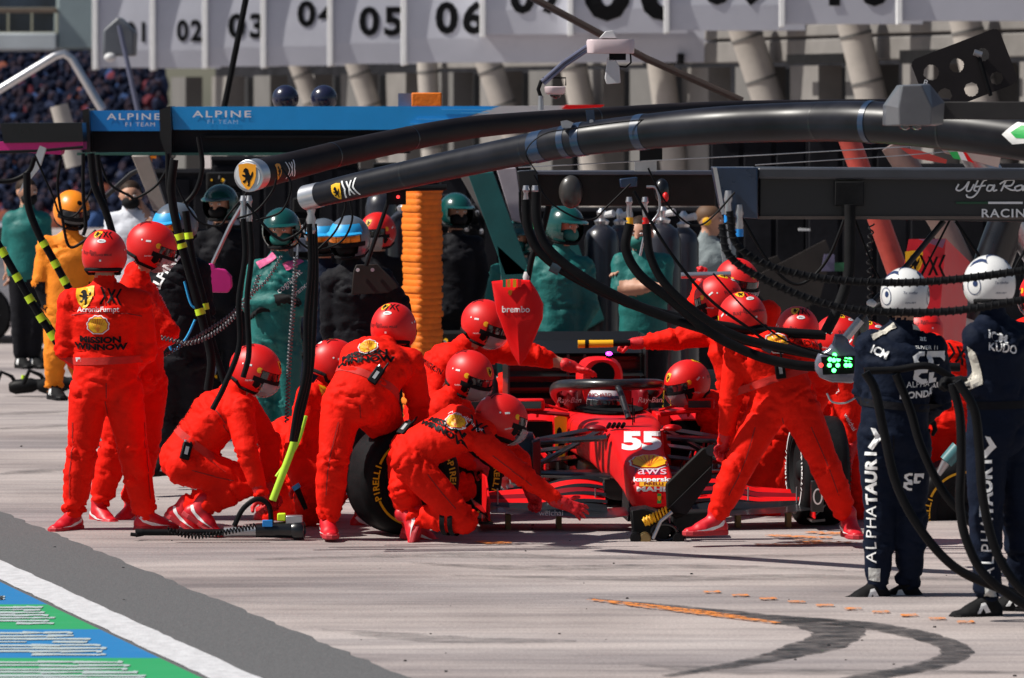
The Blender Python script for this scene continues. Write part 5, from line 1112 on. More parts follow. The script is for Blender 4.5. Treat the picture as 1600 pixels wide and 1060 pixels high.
flat_print(txt('weichai', .05, M_WHITE), C(-.62, -.03, .118), CX, CZ, car, 'lettering', .004)
# suspension, brake drums
for s_ in (-1, 1):
    hub = C(s_*.70, 1.15, .40)
    for (x, y, z, ex, ez, nm) in ((.19, .95, .50, .66, .46, 'upper_wishbone'), (.21, 1.45, .52, .66, .46, 'upper_wishbone'), (.17, .95, .26, .66, .26, 'lower_wishbone'), (.2, 1.5, .24, .66, .26, 'lower_wishbone'), (.20, 1.2, .53, .64, .30, 'push_rod')):
        a, b_ = C(s_*x, y, z), C(s_*ex, 1.15, ez); dd = (b_-a).normalized(); sx_, u2, _ = frame(dd); sx_ = CY
        MB().loft([[p+CY*.042+CZ*0, p+CZ*.020, p-CY*.042, p-CZ*.020] for p in (a, b_)]).build(nm, M_CARB, car, smooth=60)
    MB().lathe(C(s_*.62, 1.15, .36), CX*s_, [(0, .13), (.02, .165), (.14, .172), (.16, .16), (.162, .06), (.20, .05), (.23, .035)], 36).build('brake_drum', M_GLOSS, car, smooth=40)
    MB().lathe(C(s_*.84, 1.15, .36), CX*s_, [(0, .035), (.05, .03), (.055, .02)], 16).build('axle', M_STEEL, car)
    sc_ = [C(s_*.60, .96, .24), C(s_*.66, .90, .26), C(s_*.66, .92, .48), C(s_*.60, .98, .50)]; MB().loft([sc_, [p+CY*.14 for p in sc_]]).build('brake_duct', M_CARB, car, bevel=.01)
    # barge boards and floor vanes
    for k in range(6):
        x = .36+.055*k; y = 1.75+.10*k; q = [C(s_*x, y, .06), C(s_*(x+.05), y+.22, .06), C(s_*(x+.05), y+.22, .30+.03*k), C(s_*x, y, .26+.02*k)]; MB().loft([q, [p+CX*.008 for p in q]]).build('barge_board', (M_CARB, M_CARB, M_CAR, M_CARB, M_CARD, M_CARB)[k], car, smooth=0)
    for k in range(4): q = [C(s_*.30, 1.8, .16+.07*k), C(s_*.74, 1.9, .10+.07*k), C(s_*.74, 2.05, .11+.07*k), C(s_*.30, 1.95, .17+.07*k)]; MB().loft([q, [p+CZ*.008 for p in q]]).build('turning_vane', M_CARB, car, smooth=0)
    # sidepods
    rg = []
    for (y, x0, x1, z0, z1) in ((2.62, .38, .66, .22, .50), (2.75, .30, .69, .15, .535), (3.2, .25, .70, .08, .54), (3.8, .15, .58, .08, .48), (4.5, .05, .32, .08, .35)):
        rg.append([C(s_*(x0+(x1-x0)*(.5+.5*math.copysign(abs(math.cos(a))**.45, math.cos(a)))), y, z0+(z1-z0)*(.5+.5*math.copysign(abs(math.sin(a))**.45, math.sin(a)))) for a in [2*math.pi*i/28 for i in range(28)]])
    MB().loft(rg, cap=True).build('sidepod', M_CAR, car, smooth=50)
    q = [C(s_*.39, 2.61, .23), C(s_*.65, 2.61, .23), C(s_*.65, 2.61, .49), C(s_*.39, 2.61, .49)]; q2 = [p+CY*.012 for p in q]; MB().loft([q, q2]).build('inlet_shade_plate', mat('opening_shade_black', (.004, .004, .005), .9), car, smooth=0)  # solid plate; black colour stands for the shade inside the inlet
    MB().box(C(s_*.52, 2.595, .36), (.24, .012, .008), Matrix.Rotation(CA, 3, 'Z')).build('inlet_slat', M_CARB, car)
    q = [C(s_*.30, 2.50, .20), C(s_*.385, 2.50, .20), C(s_*.385, 2.52, .535), C(s_*.29, 2.52, .545)]; q2 = [p+CY*.5 for p in q]; MB().loft([q, q2]).build('inlet_cheek', M_CAR, car, bevel=.01)
    if s_ < 0: flat_print([(sc2(tri2d([(-.3, .5), (0, .58), (.3, .5), (.26, -.2), (.14, -.5), (-.14, -.5), (-.26, -.2)]), .14, sy=.29), M_YEL, 0), (sc2(tri2d(HORSE), .14, sy=.24), M_BLK, .002)], C(s_*.345, 2.505, .375), CX, CZ, car, 'emblem', .006)
    # deflector hoop over the pod, mirror
    MB().tube([C(s_*.30, 2.35, .55), C(s_*.55, 2.40, .57), C(s_*.74, 2.45, .52), C(s_*.78, 2.45, .32), C(s_*.76, 2.4, .08)], .014, 8).build('pod_wing', M_CARD if s_ < 0 else M_CAR, car)
    MB().box(C(s_*.56, 2.42, .615), (.20, .10, .075), Matrix.Rotation(CA, 3, 'Z')).build('mirror', M_CAR, car, bevel=.012); MB().box(C(s_*.56, 2.366, .615), (.15, .006, .045), Matrix.Rotation(CA, 3, 'Z')).build('mirror_recess', mat('dark_teal_glass', (.02, .06, .06), .15, coat=.5), car)
    MB().tube([C(s_*.47, 2.45, .615), C(s_*.30, 2.45, .57)], .01, 6).build('mirror_stalk', M_CAR, car); MB().tube([C(s_*.50, 2.44, .59), C(s_*.50, 2.5, .53)], .01, 6).build('mirror_stalk', M_CAR, car)
    MB().box(C(s_*.235, 3.05, .62), (.07, .50, .15), Matrix.Rotation(CA, 3, 'Z')).build('headrest', M_CARD, car, bevel=.03)
    flat_print(txt('Ray-Ban', .05, mat('pale_print', (.7, .6, .6), .5), shear=.3), C(s_*.27, 2.75, .62), CX, CZ, car, 'lettering', .01)
    # halo side
# small camera pods on the nose sides
for s_ in (-1, 1): MB().ell(C(s_*.24, 1.1, .55), (.06, .05, .022), 14, 8).build('camera_pod', M_CARD if s_ < 0 else M_CAR, car); MB().tube([C(s_*.24, 1.1, .56), C(s_*.17, 1.12, .53)], .01, 6).build('pod_stalk', M_CAR, car)
for x in (-.10, -.07, -.04, -.13): MB().cyl(C(x-.03, 1.18, .55), C(x-.02, 1.14, .575), .012, None, 8).build('damper_cap', M_BLK, car)
MB().cyl(C(.02, 1.4, .54), C(.02, 1.4, .72), .004, None, 6).build('pitot_tube', M_BLK, car); MB().cyl(C(.05, 1.6, .54), C(.05, 1.6, .64), .005, None, 6).build('antenna', M_BLK, car)
# cockpit opening: closed black sheet, the shade inside put into its colour
q = [C(math.cos(a)*.22, 2.72+math.sin(a)*.48, .560) for a in [2*math.pi*i/24 for i in range(24)]]; MB().loft([q, [p+CZ*.012 for p in q]]).build('cockpit_shade_sheet', _M['opening_shade_black'], car, smooth=0)
halo = [C(x, y, z) for x, y, z in ((-.27, 3.3, .57), (-.335, 3.05, .65), (-.345, 2.8, .705), (-.30, 2.52, .735), (-.17, 2.32, .75), (0, 2.24, .752), (.17, 2.32, .75), (.30, 2.52, .735), (.345, 2.8, .705), (.335, 3.05, .65), (.27, 3.3, .57))]
MB().tube(bez(halo, 6), .037, 14).build('halo', mat('halo_carbon', (.012, .012, .014), .34, var=.6, vscale=90, coat=.25), car, smooth=70)
MB().tube(bez([C(0, 2.26, .75), C(.015, 2.14, .71), C(.03, 2.02, .635), C(.045, 1.88, .55)], 5), [.026]*5+[.022]*6+[.019]*5 if False else .021, 12).build('halo_post', _M['halo_carbon'], car, smooth=70)
# airbox and engine cover
eng = [(3.25, .13, .54, .86), (3.32, .15, .52, .88), (3.7, .14, .5, .86), (4.3, .08, .4, .80), (4.9, .03, .3, .62)]
MB().loft([rr_ring(w_, z0, z1, y, 28, .7) for y, w_, z0, z1 in eng]).build('engine_cover', M_CAR, car, smooth=60); q = [C(math.cos(a)*.085, 3.24, .765+math.sin(a)*.08) for a in [2*math.pi*i/24 for i in range(24)]]; MB().loft([q, [p-CY*.006 for p in q]]).build('airbox_shade_disc', _M['opening_shade_black'], car, smooth=0)  # black disc on the closed cover stands for the shaded airbox hollow
MB().loft([rr_ring(.28, .48, .66, 3.26, 28, .6), rr_ring(.27, .45, .66, 3.5, 28, .6), rr_ring(.16, .4, .66, 4.2, 28, .6)]).build('shoulder_cover', M_CARD, car, smooth=60)
MB().cyl(C(.05, 3.3, .87), C(.05, 3.3, .89), .02, None, 10).build('camera_mount', M_BLK, car); MB().ell(C(.05, 3.28, .90), (.022, .03, .014), 12, 8).build('violet_lamp', M_LEDP, car)
for (x, m) in ((-.24, mat('green_print', (.02, .4, .08), .5)), (-.21, M_WHITE), (-.18, mat('flag_red', (.45, .05, .04), .6))): q = [C(x, 3.24, .60), C(x+.025, 3.24, .60), C(x+.055, 3.24, .72), C(x+.03, 3.24, .72)]; MB().loft([q, [p-CY*.004 for p in q]]).build('stripe', m, car, smooth=0)
# rear wing
for z, y, ch in ((.80, 5.2, .22), (.86, 5.42, .12)):
    MB().loft([[C(x, y, z), C(x, y+ch*.4, z-.01), C(x, y+ch, z+.08), C(x, y+ch, z+.07), C(x, y+ch*.4, z-.03)] for x in (-.48, 0, .48)]).build('rear_wing_plane', M_CARB, car, smooth=30)
for z in (.48, .56, .64): MB().loft([[C(x, 5.1, z), C(x, 5.2, z+.01), C(x, 5.3, z+.03), C(x, 5.2, z-.004)] for x in (-.48, .48)]).build('beam_wing', M_CARB, car)
MB().box(C(0, 5.45, .52), (.97, .03, .52), Matrix.Rotation(CA, 3, 'Z')).build('rear_panel', M_CARB, car)
for z in (.50, .62, .73): MB().box(C(0, 5.42, z), (.95, .02, .012), Matrix.Rotation(CA, 3, 'Z')).build('panel_strip', M_CARD, car)
for s_ in (-1, 1):
    q = [C(s_*.49, 5.05, .30), C(s_*.49, 5.6, .30), C(s_*.49, 5.62, .93), C(s_*.49, 5.1, .93)]; MB().loft([q, [p+CX*s_*.012 for p in q]]).build('rear_endplate', M_CARB, car, smooth=0)
    q = [C(s_*.505, 5.05, .75), C(s_*.505, 5.06, .93), C(s_*.44, 5.06, .93), C(s_*.44, 5.05, .75)]; MB().box(C(s_*.06, 5.2, .62), (.02, .12, .34)).build('wing_mount', M_CARB, car)
q = [C(.0, 1.8, .035), C(.35, 2.1, .035), C(.72, 2.3, .035), C(.72, 4.5, .035), C(-.72, 4.5, .035), C(-.72, 2.3, .035), C(-.35, 2.1, .035)]; MB().loft([q, [p+CZ*.02 for p in q]]).build('floor', M_CARB, car, smooth=0)
q = [C(-.75, -.05, .012), C(.75, -.05, .012), C(.75, .28, .012), C(-.75, .28, .012)]
# driver
t = thing('person', 'racing driver in the red car cockpit, white and navy helmet behind the halo', 'person', C(0, 2.85, .3)); hc = C(-.02, 2.82, .595)
b = MB(); rt = Matrix((CX, CY, CZ)).transposed(); b.ell(hc, (.125, .15, .135), 32, 20, rt); dh = b.build('helmet', mat('driver_helmet', (.66, .64, .68), .2, var=.05, coat=.7), t, smooth=80)
def cap_band(e0, e1, aw, off, m, nm):
    q = MB(); n1, n2 = 20, 6; vs = []
    for j in range(n2+1):
        el = R(e0+(e1-e0)*j/n2)
        for i in range(n1+1):
            a = R(-aw+2*aw*i/n1); vs.append(hc+CX*(math.cos(el)*math.sin(a)*.125*off)-CY*(math.cos(el)*math.cos(a)*.15*off)+CZ*(math.sin(el)*.135*off))
    q.add(vs, [(j*(n1+1)+i, j*(n1+1)+i+1, (j+1)*(n1+1)+i+1, (j+1)*(n1+1)+i) for j in range(n2) for i in range(n1)]); q.build(nm, m, t, smooth=80)
cap_band(-24, 12, 80, 1.02, M_GLASSD, 'visor'); cap_band(-60, -25, 90, 1.015, mat('helmet_navy', (.02, .03, .08), .3, coat=.5), 'chin_band'); cap_band(14, 24, 85, 1.02, mat('helmet_navy', (.02, .03, .08), .3), 'brow_band'); cap_band(44, 52, 80, 1.02, M_CAR, 'red_band')
hb_ = MB().ell(hc, (.1275, .153, .138), 32, 20, rt); pprint(BVHTree.FromPolygons([V(v) for v in hb_.v], hb_.f), txt('RICHARD', .035, M_CARD, bold=.02), 938, 618, 31, t, 'lettering')
so_, vt_, Q_ = surf_obj('body', [bn(tuple(C(0, 2.95, .32)), tuple(C(0, 2.9, .48)), .15, .10, M_RED, tuple(CX), 1.25, .5), bn(tuple(C(-.18, 2.9, .46)), tuple(C(-.14, 2.5, .42)), .06, .05, M_RED, None, 1, .5), bn(tuple(C(.18, 2.9, .46)), tuple(C(.14, 2.5, .42)), .06, .05, M_RED, None, 1, .5)], None, t, .018)
# ---- wheels
def wheel(label, c, axis, r=.335, w_=.30, parent=None, stripe=M_YEL, group='racing tyres', cover=M_BLK2):
    ax = V(axis).normalized(); c = V(c); t = parent if parent else thing('wheel_assembly', label, 'wheel', (c.x, c.y, 0), group)
    prof = [(-w_/2, r*.66), (-w_/2-.004, r*.80), (-w_/2+.006, r*.92), (-w_/2+.03, r*.985), (-w_/2+.06, r), (w_/2-.06, r), (w_/2-.03, r*.985), (w_/2-.006, r*.92), (w_/2+.004, r*.80), (w_/2, r*.66)]
    s_, u_, d_ = frame(ax); rings = [MB().ring(c+d_*x, s_, u_, rr, 56) for x, rr in prof]; b = MB(); b.loft(rings, cap=False); b.add([p for p in rings[0]+rings[-1]], [(i, (i+1) % 56, 56+(i+1) % 56, 56+i) for i in range(56)]); ty = b.build('tyre', M_TYRE, t, smooth=50)
    for sg in (-1, 1):
        MB().lathe(c+d_*sg*(w_/2-.035), d_*sg, [(0, r*.64), (.012, r*.655), (.03, r*.66), (.031, r*.60), (.01, r*.55), (.0, r*.2), (.02, r*.16), (.03, .02)], 40).build('rim', cover, t, smooth=40)
        # stripe arcs and lettering on the sidewall
        for a0, a1 in ((25, 155), (205, 335)):
            n = 24; vs = []
            for i in range(n+1):
                a = R(a0+(a1-a0)*i/n)
                for rr in (r*.755, r*.80): vs.append(c+d_*sg*(w_/2+.0062)+s_*math.cos(a)*rr+u_*math.sin(a)*rr)
            mb = MB().add(vs, [(2*i, 2*i+1, 2*i+3, 2*i+2) for i in range(n)]); o_ = mb.build('sidewall_stripe', stripe, t, smooth=0, fix=False)
        for base in (0, 180):
            for j, ch in enumerate('PIRELLI'):
                a = R(base+(-sg)*(-21+7*j)*-1 if True else 0); rd = s_*math.cos(a)+u_*math.sin(a); tg = (-s_*math.sin(a)+u_*math.cos(a))*sg
                flat_print(txt(ch, .058, stripe, bold=.03), c+d_*sg*(w_/2+.003)+rd*r*.78, tg*-1 if False else tg.cross(d_*sg).cross(tg)*0+tg, (d_*sg).cross(tg), t, 'letter', .004)
    return t
for s_ in (-1, 1): wheel('', C(s_*.80, 4.75, .37), CX, .335, .38, parent=car)
wheel('new front tyre standing left of the car with yellow arc, nearest the crew', at(629, 748, 27.95), (.50, -.87, -.03), .335, .29)
wheel('removed front tyre half hidden behind the kneeling crew member', at(700, 742, 28.9), (.55, -.83, 0), .335, .29)
wheel('front tyre with white lettering being fitted at the right side of the car', at(1278, 735, 28.6), (.99, .13, .0), .335, .29, stripe=M_WHITE)
wheel('tyre with yellow arc behind the two navy suited people', at(1500, 800, 29.0), (.2, -.95, 0), .335, .3)
# ---- flared red board
t = thing('flared_board', 'red flared board shaped like a shield, raised above the car, white lettering', 'board', at(812, 570, 29.3)); Yb = 29.3
outl = [(768, 440), (800, 436), (828, 438), (840, 456), (849, 475), (848, 498), (836, 528), (822, 560), (812, 572), (800, 552), (788, 520), (775, 485)]
cx_, cy_ = 808, 500; rings = []
for k, (sc, dy) in enumerate(((1, .03), (1, 0), (.93, -.02), (.6, -.035), (.15, -.045))): rings.append([at(cx_+(x-cx_)*sc, cy_+(y-cy_)*sc, Yb+dy+.012*math.sin(i*2.2)*(sc > .3)) for i, (x, y) in enumerate(outl)])
b = MB().loft(rings); b.build('board', M_CAR, t, smooth=50); bv = BVHTree.FromPolygons([V(v) for v in b.v], b.f)
pprint(bv, txt('brembo', .055, M_WHITE, bold=.02), 806, 484, Yb, t, 'lettering', off=.006); pprint(bv, [(sc2(tri2d(SHIELD), .03), mo_, 0)], 797, 458, Yb, t, 'emblem', off=.006)
for x, m in ((788, mat('green_tab', (.02, .22, .10), .5)), (795, mat('ochre_tab', (.75, .35, .02), .5)), (804, M_YEL), (812, M_REDH)): pbox(MB(), x-2.5, 437, x+2.5, 449, Yb-.05, .02).build('tab', m, t)
# ---- front jack
t = thing('front_jack', 'black front jack with yellow coil spring and wide angled guard panel', 'jack', at(1030, 845, 27.5)); Yj = 27.55
pprism([(1040, 757), (1098, 700), (1108, 700), (1114, 706), (1112, 748), (1072, 806), (1056, 812), (1042, 800)], Yj, .05).build('guard_panel', mat('guard_black', (.008, .007, .006), .6, var=.3), t, bevel=.01); pprism([(1041, 798), (1112, 728), (1112, 748), (1072, 806)], Yj-.03, .03).build('guard_flange', M_BLK, t, bevel=.006)
MB().cyl(at(1112, 704, Yj-.04), at(1112, 704, Yj+.06), .035, None, 16).build('pivot', M_GLOSS, t); MB().tube(P3D([(1112, 704), (1126, 698), (1136, 700)], Yj), .014, 8).build('handle', M_STEEL, t)
n = 90; sp = []
a, b_ = at(1008, 816, Yj-.05), at(1046, 797, Yj-.05); dd = (b_-a).normalized(); s_, u_, _ = frame(dd)
for i in range(n+1): q = i/n; ang = q*2*math.pi*8; sp.append(a.lerp(b_, q)+s_*math.cos(ang)*.026+u_*math.sin(ang)*.026)
MB().tube(sp, .0065, 6).build('coil_spring', M_YEL, t); MB().cyl(a-dd*.01, a+dd*.06, .024, .024, 14).build('spring_sleeve', M_YEL, t); MB().cyl(a, b_, .010, None, 8).build('spring_rod', M_BLK, t)
pprism([(985, 798), (1010, 795), (1042, 806), (1050, 830), (1040, 848), (990, 848)], Yj, .25).build('jack_frame', M_BLK, t, bevel=.01); MB().tube([at(1038+20*math.cos(a_), 832+13*math.sin(a_), Yj-.06) for a_ in [2*math.pi*i/20 for i in range(21)]], .010, 8, False).build('lift_ring', M_GLOSS, t)
for x, m in ((994, M_BLK2), (1008, mat('tan_skid', (.22, .15, .05), .6)), (1060, M_BLK2)): MB().lathe(at(x, 842, Yj-.1), V((0, 1, 0)), [(0, .03), (.01, .036), (.05, .036), (.06, .03)], 18).build('roller', m, t)
MB().tube(P3D([(1020, 842), (1032, 815), (1050, 800)], Yj-.08), .012, 8).build('lever', M_STEEL, t); pprism([(1050, 800), (1110, 800), (1085, 830), (1060, 848), (1048, 840)], Yj+.1, .2).build('jack_base', M_BLK2, t, bevel=.01)

for mbv_, lit_, nx_, ny_, Y_, t_ in BP: pprint(mbv_, lit_, nx_, ny_, Y_, t_, 'number', .012, step=.5)
# ============================================================= CREW
P = person
P('P1', 'person in red suit and red helmet standing at far left, back turned, hands at waist', 28.2, 'red',
  dict(head=(163, 397), neck=(164, 446), chest=(163, 495), pelvis=(166, 588), shl=(112, 474), shr=(216, 474), ell=(103, 545, .3), wrl=(132, 578, 1), elr=(228, 548, .3), wrr=(205, 580, 1),
       hipl=(140, 612), hipr=(192, 612), knl=(128, 706, .1), anl=(114, 806, .2), knr=(208, 706, .1), anr=(228, 806, .2)), face=(.04, 1, -.02), shoes=((-.55, -.75, 0), (.95, .3, 0)), hands=('fist', 'fist'))
P('P2', 'person in red suit standing second from left, head bowed to the right', 28.9, 'red',
  dict(head=(237, 384), neck=(212, 430), chest=(212, 480), pelvis=(212, 580), shl=(200, 462, -.12), shr=(226, 462, .16), ell=(262, 520, -.5), wrl=(222, 545, .1), elr=(262, 520, .3), wrr=(240, 548, .4),
       hipl=(196, 600, -.05), hipr=(232, 600, .1), knl=(178, 700, .2), anl=(154, 795, .2), knr=(226, 700, .1), anr=(206, 796, .1)), face=(.85, -.12, -.38), shoes=((.55, -.8, 0), (-.5, -.75, 0)), hands=('fist', 'fist'), ankle_skin=True)
P('P3', 'person in red suit crouching at left and holding a wheel gun, radio on the hip', 27.9, 'red',
  dict(head=(399, 577), neck=(366, 612), chest=(338, 650), pelvis=(292, 712), shl=(374, 640, -.16), shr=(378, 628, .24), ell=(386, 706, -.6), wrl=(408, 772, .2), elr=(420, 690, .6), wrr=(425, 768, .2),
       hipl=(290, 728, -.12), hipr=(300, 728, .12), knl=(384, 752, .2), anl=(312, 794, -.3), knr=(378, 755, .5), anr=(284, 796, .2)), face=(.86, -.25, -.40), shoes=((.72, -.12, -.42), (.72, -.1, -.42)), shoe_up=((.4, 0, .9), (.4, 0, .9)), hands=('grip', 'grip'), ankle_skin=M_WCLOTH)
P('P4', 'person in red suit bent over left of the new tyre, helmet seen between two others', 28.6, 'red',
  dict(head=(523, 568), neck=(508, 606), chest=(500, 640), pelvis=(484, 700), shl=(484, 622, -.15), shr=(515, 618, .2), ell=(472, 690, -.2), wrl=(470, 755, .2), elr=(530, 680, .6), wrr=(545, 730, .2),
       hipl=(472, 715, -.1), hipr=(494, 715, .1), knl=(488, 770, -.4), anl=(478, 815, .4), knr=(520, 770, -.3), anr=(500, 808, .3)), face=(.85, .2, -.4), shoes=((.7, -.1, -.3), (.7, 0, -.3)), hands=('grip', 'grip'))
P('P4b', 'person in red suit kneeling low between the crouching one and the tyre, head hidden', 28.9, 'red',
  dict(head=(500, 655, .3), neck=(470, 668), chest=(450, 690), pelvis=(420, 738), shl=(462, 685, -.15), shr=(470, 680, .2), ell=(462, 745, -.2), wrl=(470, 800, .2), elr=(480, 740, .6), wrr=(490, 790, .2),
       hipl=(425, 752, -.1), hipr=(430, 752, .1), knl=(480, 790, .1), anl=(420, 812, .2), knr=(478, 795, .3), anr=(425, 812, .3)), face=(.9, .2, -.4), shoes=((-.2, 0, -.9), (-.2, 0, -.9)), shoe_up=((-1, 0, .1), (-1, 0, .1)), hands=('grip', 'grip'))
P('P5', 'person in red suit bending forward with back to us in front of the new tyre', 27.6, 'red',
  dict(head=(615, 512, .35), neck=(600, 545, .2), chest=(588, 568, .1), pelvis=(562, 622), shl=(556, 562, .2), shr=(640, 568, .15), ell=(560, 640, .6), wrl=(600, 690, .6), elr=(654, 628, .3), wrr=(655, 690, .3),
       hipl=(534, 634), hipr=(590, 634, .05), knl=(520, 722, -.3), anl=(512, 815, .3), knr=(620, 706, .75, 1), anr=(566, 806, .95, 1)), face=(.25, .95, -.1), up=(0, .1, 1), shoes=((.15, -.9, 0), (.9, .2, 0)), hands=('flat', 'grip'))
P('P6', 'person in red suit leaning over the car from the left, bare forearm with watch', 29.7, 'red',
  dict(head=(758, 505), neck=(724, 542), chest=(702, 575), pelvis=(672, 645), shl=(706, 560, -.15), shr=(768, 548, .25), ell=(672, 632, -.4), wrl=(705, 678, .3), elr=(838, 556, .1), wrr=(893, 573, .1),
       hipl=(660, 665, -.1), hipr=(690, 665, .1), knl=(660, 745, -.1), anl=(650, 800, .2), knr=(700, 745, .1), anr=(700, 795, .3)), face=(.80, -.42, -.42), hands=('grip', 'flat'), hdir=(None, (.9, .3, -.3)), over=dict(fore_skinr=.30))
P('P7', 'person in red suit crouching under the leaning one, clear face shield over the helmet', 29.0, 'red',
  dict(head=(734, 585), neck=(704, 620), chest=(685, 650), pelvis=(655, 715), shl=(690, 640, -.18), shr=(712, 632, .2), ell=(700, 705, -.3), wrl=(740, 725, .3), elr=(745, 680, .3), wrr=(770, 720, .3),
       hipl=(650, 730, -.1), hipr=(665, 730, .1), knl=(720, 760, -.2), anl=(670, 800, .2), knr=(730, 760, .3), anr=(690, 800, .3)), face=(.72, -.55, -.42), hands=('grip', 'grip'))
P('P8', 'person in red suit kneeling on one knee, reaching an arm to the front wing', 27.5, 'red',
  dict(head=(783, 654, .1), neck=(757, 672), chest=(714, 672), pelvis=(648, 704), shl=(756, 694, -.12), shr=(752, 668, .26), ell=(818, 744, .1), wrl=(878, 786, .5), elr=(812, 720, .3), wrr=(830, 770, .3),
       hipl=(640, 722, -.12), hipr=(634, 722, .12), knl=(724, 812, .3), anl=(640, 806, .4), knr=(630, 765, -.3), anr=(648, 822, .3)), face=(.92, .22, -.30), up=(-.2, 0, 1), shoes=((-.28, -.25, -.9), (.8, .3, -.2)), shoe_up=((-.9, .3, .1), None), hands=('splay', 'grip'), palm=((.3, -.8, .5), None), hdir=((.9, 0, -.35), None), bulk=1.02)
P('P9', 'person in red suit behind the rear wing, mostly hidden by the flared red board', 34.0, 'red',
  dict(head=(836, 548, .1), neck=(820, 585), chest=(815, 610), pelvis=(800, 670), shl=(800, 595), shr=(850, 592), ell=(790, 640, .2), wrl=(800, 690, .3), elr=(860, 640, .2), wrr=(850, 690, .2),
       hipl=(790, 685), hipr=(820, 685), knl=(790, 740, .1), anl=(790, 775, .1), knr=(820, 740, .1), anr=(820, 775, .1)), face=(.2, 1, -.1), vox=.018)
P('P10', 'person in red suit crouching on the far side of the cockpit, face turned left', 30.6, 'red',
  dict(head=(1074, 598), neck=(1106, 628, .1), chest=(1128, 655, .2), pelvis=(1170, 700, .4), shl=(1108, 650, .0), shr=(1130, 636, .3), ell=(1136, 705, .3), wrl=(1160, 735, .3), elr=(1160, 700, .4), wrr=(1170, 735, .2),
       hipl=(1170, 712, .3), hipr=(1178, 712, .5), knl=(1140, 745, .1), anl=(1170, 775, .2), knr=(1150, 745, .3), anr=(1180, 775, .3)), face=(-.78, -.5, -.30), hands=('grip', 'grip'), vox=.016)
P('P11', 'person in red suit stretching an arm left over the car with a yellow wand', 30.2, 'red',
  dict(head=(1122, 466), neck=(1150, 502), chest=(1158, 540), pelvis=(1172, 618), shl=(1118, 520, .05), shr=(1178, 515, .1), ell=(1055, 530, .1), wrl=(992, 537, .1), elr=(1200, 570, .3), wrr=(1190, 620, .3),
       hipl=(1158, 640), hipr=(1186, 640), knl=(1160, 710, .1), anl=(1165, 770, .1), knr=(1190, 710, .1), anr=(1190, 770, .1)), face=(-.80, .30, -.30), hands=('grip', 'relax'), over=dict(fore_skinl=.62), vox=.016)
P('P13', 'person in red suit at the back holding up a silver bar, fist raised', 31.6, 'red',
  dict(head=(1152, 438), neck=(1160, 475), chest=(1160, 510), pelvis=(1165, 590), shl=(1118, 490), shr=(1200, 490), ell=(1088, 478, -.3), wrl=(1096, 442, 0, 1), elr=(1215, 550, .1), wrr=(1210, 600, .1),
       hipl=(1150, 610), hipr=(1182, 610), knl=(1150, 680, .1), anl=(1150, 750, .1), knr=(1180, 680, .1), anr=(1180, 750, .1)), face=(.55, -.6, -.25), hands=('fist', 'relax'), vox=.018)
P('P14', 'person in red suit crouching behind the jack operator, top of helmet showing', 29.2, 'red',
  dict(head=(1246, 516), neck=(1250, 560), chest=(1246, 590), pelvis=(1228, 668), shl=(1208, 580), shr=(1285, 580), ell=(1200, 650, .3), wrl=(1200, 690, .3), elr=(1290, 650, -.2), wrr=(1240, 722, -.3),
       hipl=(1212, 690), hipr=(1250, 690), knl=(1160, 770, .1), anl=(1160, 812, .2), knr=(1200, 780, .1), anr=(1196, 815, .1)), face=(-.1, 1, -.05), shoes=((.95, -.2, 0), (.95, -.2, 0)), hands=('relax', 'grip'))
P('P15', 'person in red suit beside the rear tyre, gloved hand spread beneath the light board', 29.0, 'red',
  dict(head=(1356, 540), neck=(1348, 580), chest=(1344, 615), pelvis=(1348, 700), shl=(1312, 592, -.1), shr=(1376, 600, .1), ell=(1326, 655, -.2), wrl=(1330, 702, -.2), elr=(1390, 670, .2), wrr=(1380, 710, .2),
       hipl=(1334, 716), hipr=(1368, 716), knl=(1338, 775, -.2), anl=(1340, 822, .2), knr=(1372, 775, -.1), anr=(1372, 815, .2)), face=(-.55, .75, -.35), hands=('splay', 'relax'), hdir=((-.35, -.2, -.8), None), palm=((.2, .9, .1), None), shoes=((-.5, -.8, 0), (-.8, 0, 0)))
P('P12', 'person in red suit with legs wide apart working the front jack, back to us', 27.2, 'red',
  dict(head=(1160, 496, .12), neck=(1182, 524, .06), chest=(1200, 552, .03), pelvis=(1222, 618), shl=(1152, 548, -.02), shr=(1258, 552, .12), ell=(1142, 628, .1), wrl=(1132, 690, .2), elr=(1290, 600, .5), wrr=(1270, 650, .5),
       hipl=(1200, 640), hipr=(1250, 638), knl=(1152, 732, -.2), anl=(1118, 812, .1), knr=(1290, 730, -.2), anr=(1326, 815, .2)), face=(-.45, .85, -.30), up=(-.15, 0, 1), shoes=((-.92, -.3, 0), (.2, -.9, 0)), hands=('grip', 'grip'), ankle_skin=True, size=1.06, bulk=1.0)
P('P19', 'person in red suit standing behind the light board beside the jack operator', 29.9, 'red',
  dict(head=(1308, 528), neck=(1304, 566), chest=(1304, 600), pelvis=(1310, 690), shl=(1272, 586), shr=(1338, 586), ell=(1268, 645, .2), wrl=(1290, 690, -.2), elr=(1350, 645, .1), wrr=(1340, 700, -.2),
       hipl=(1296, 706), hipr=(1328, 706), knl=(1296, 755, .1), anl=(1296, 800, .1), knr=(1330, 755, .1), anr=(1332, 800, .1)), face=(-.7, .5, -.3), hands=('grip', 'grip'))
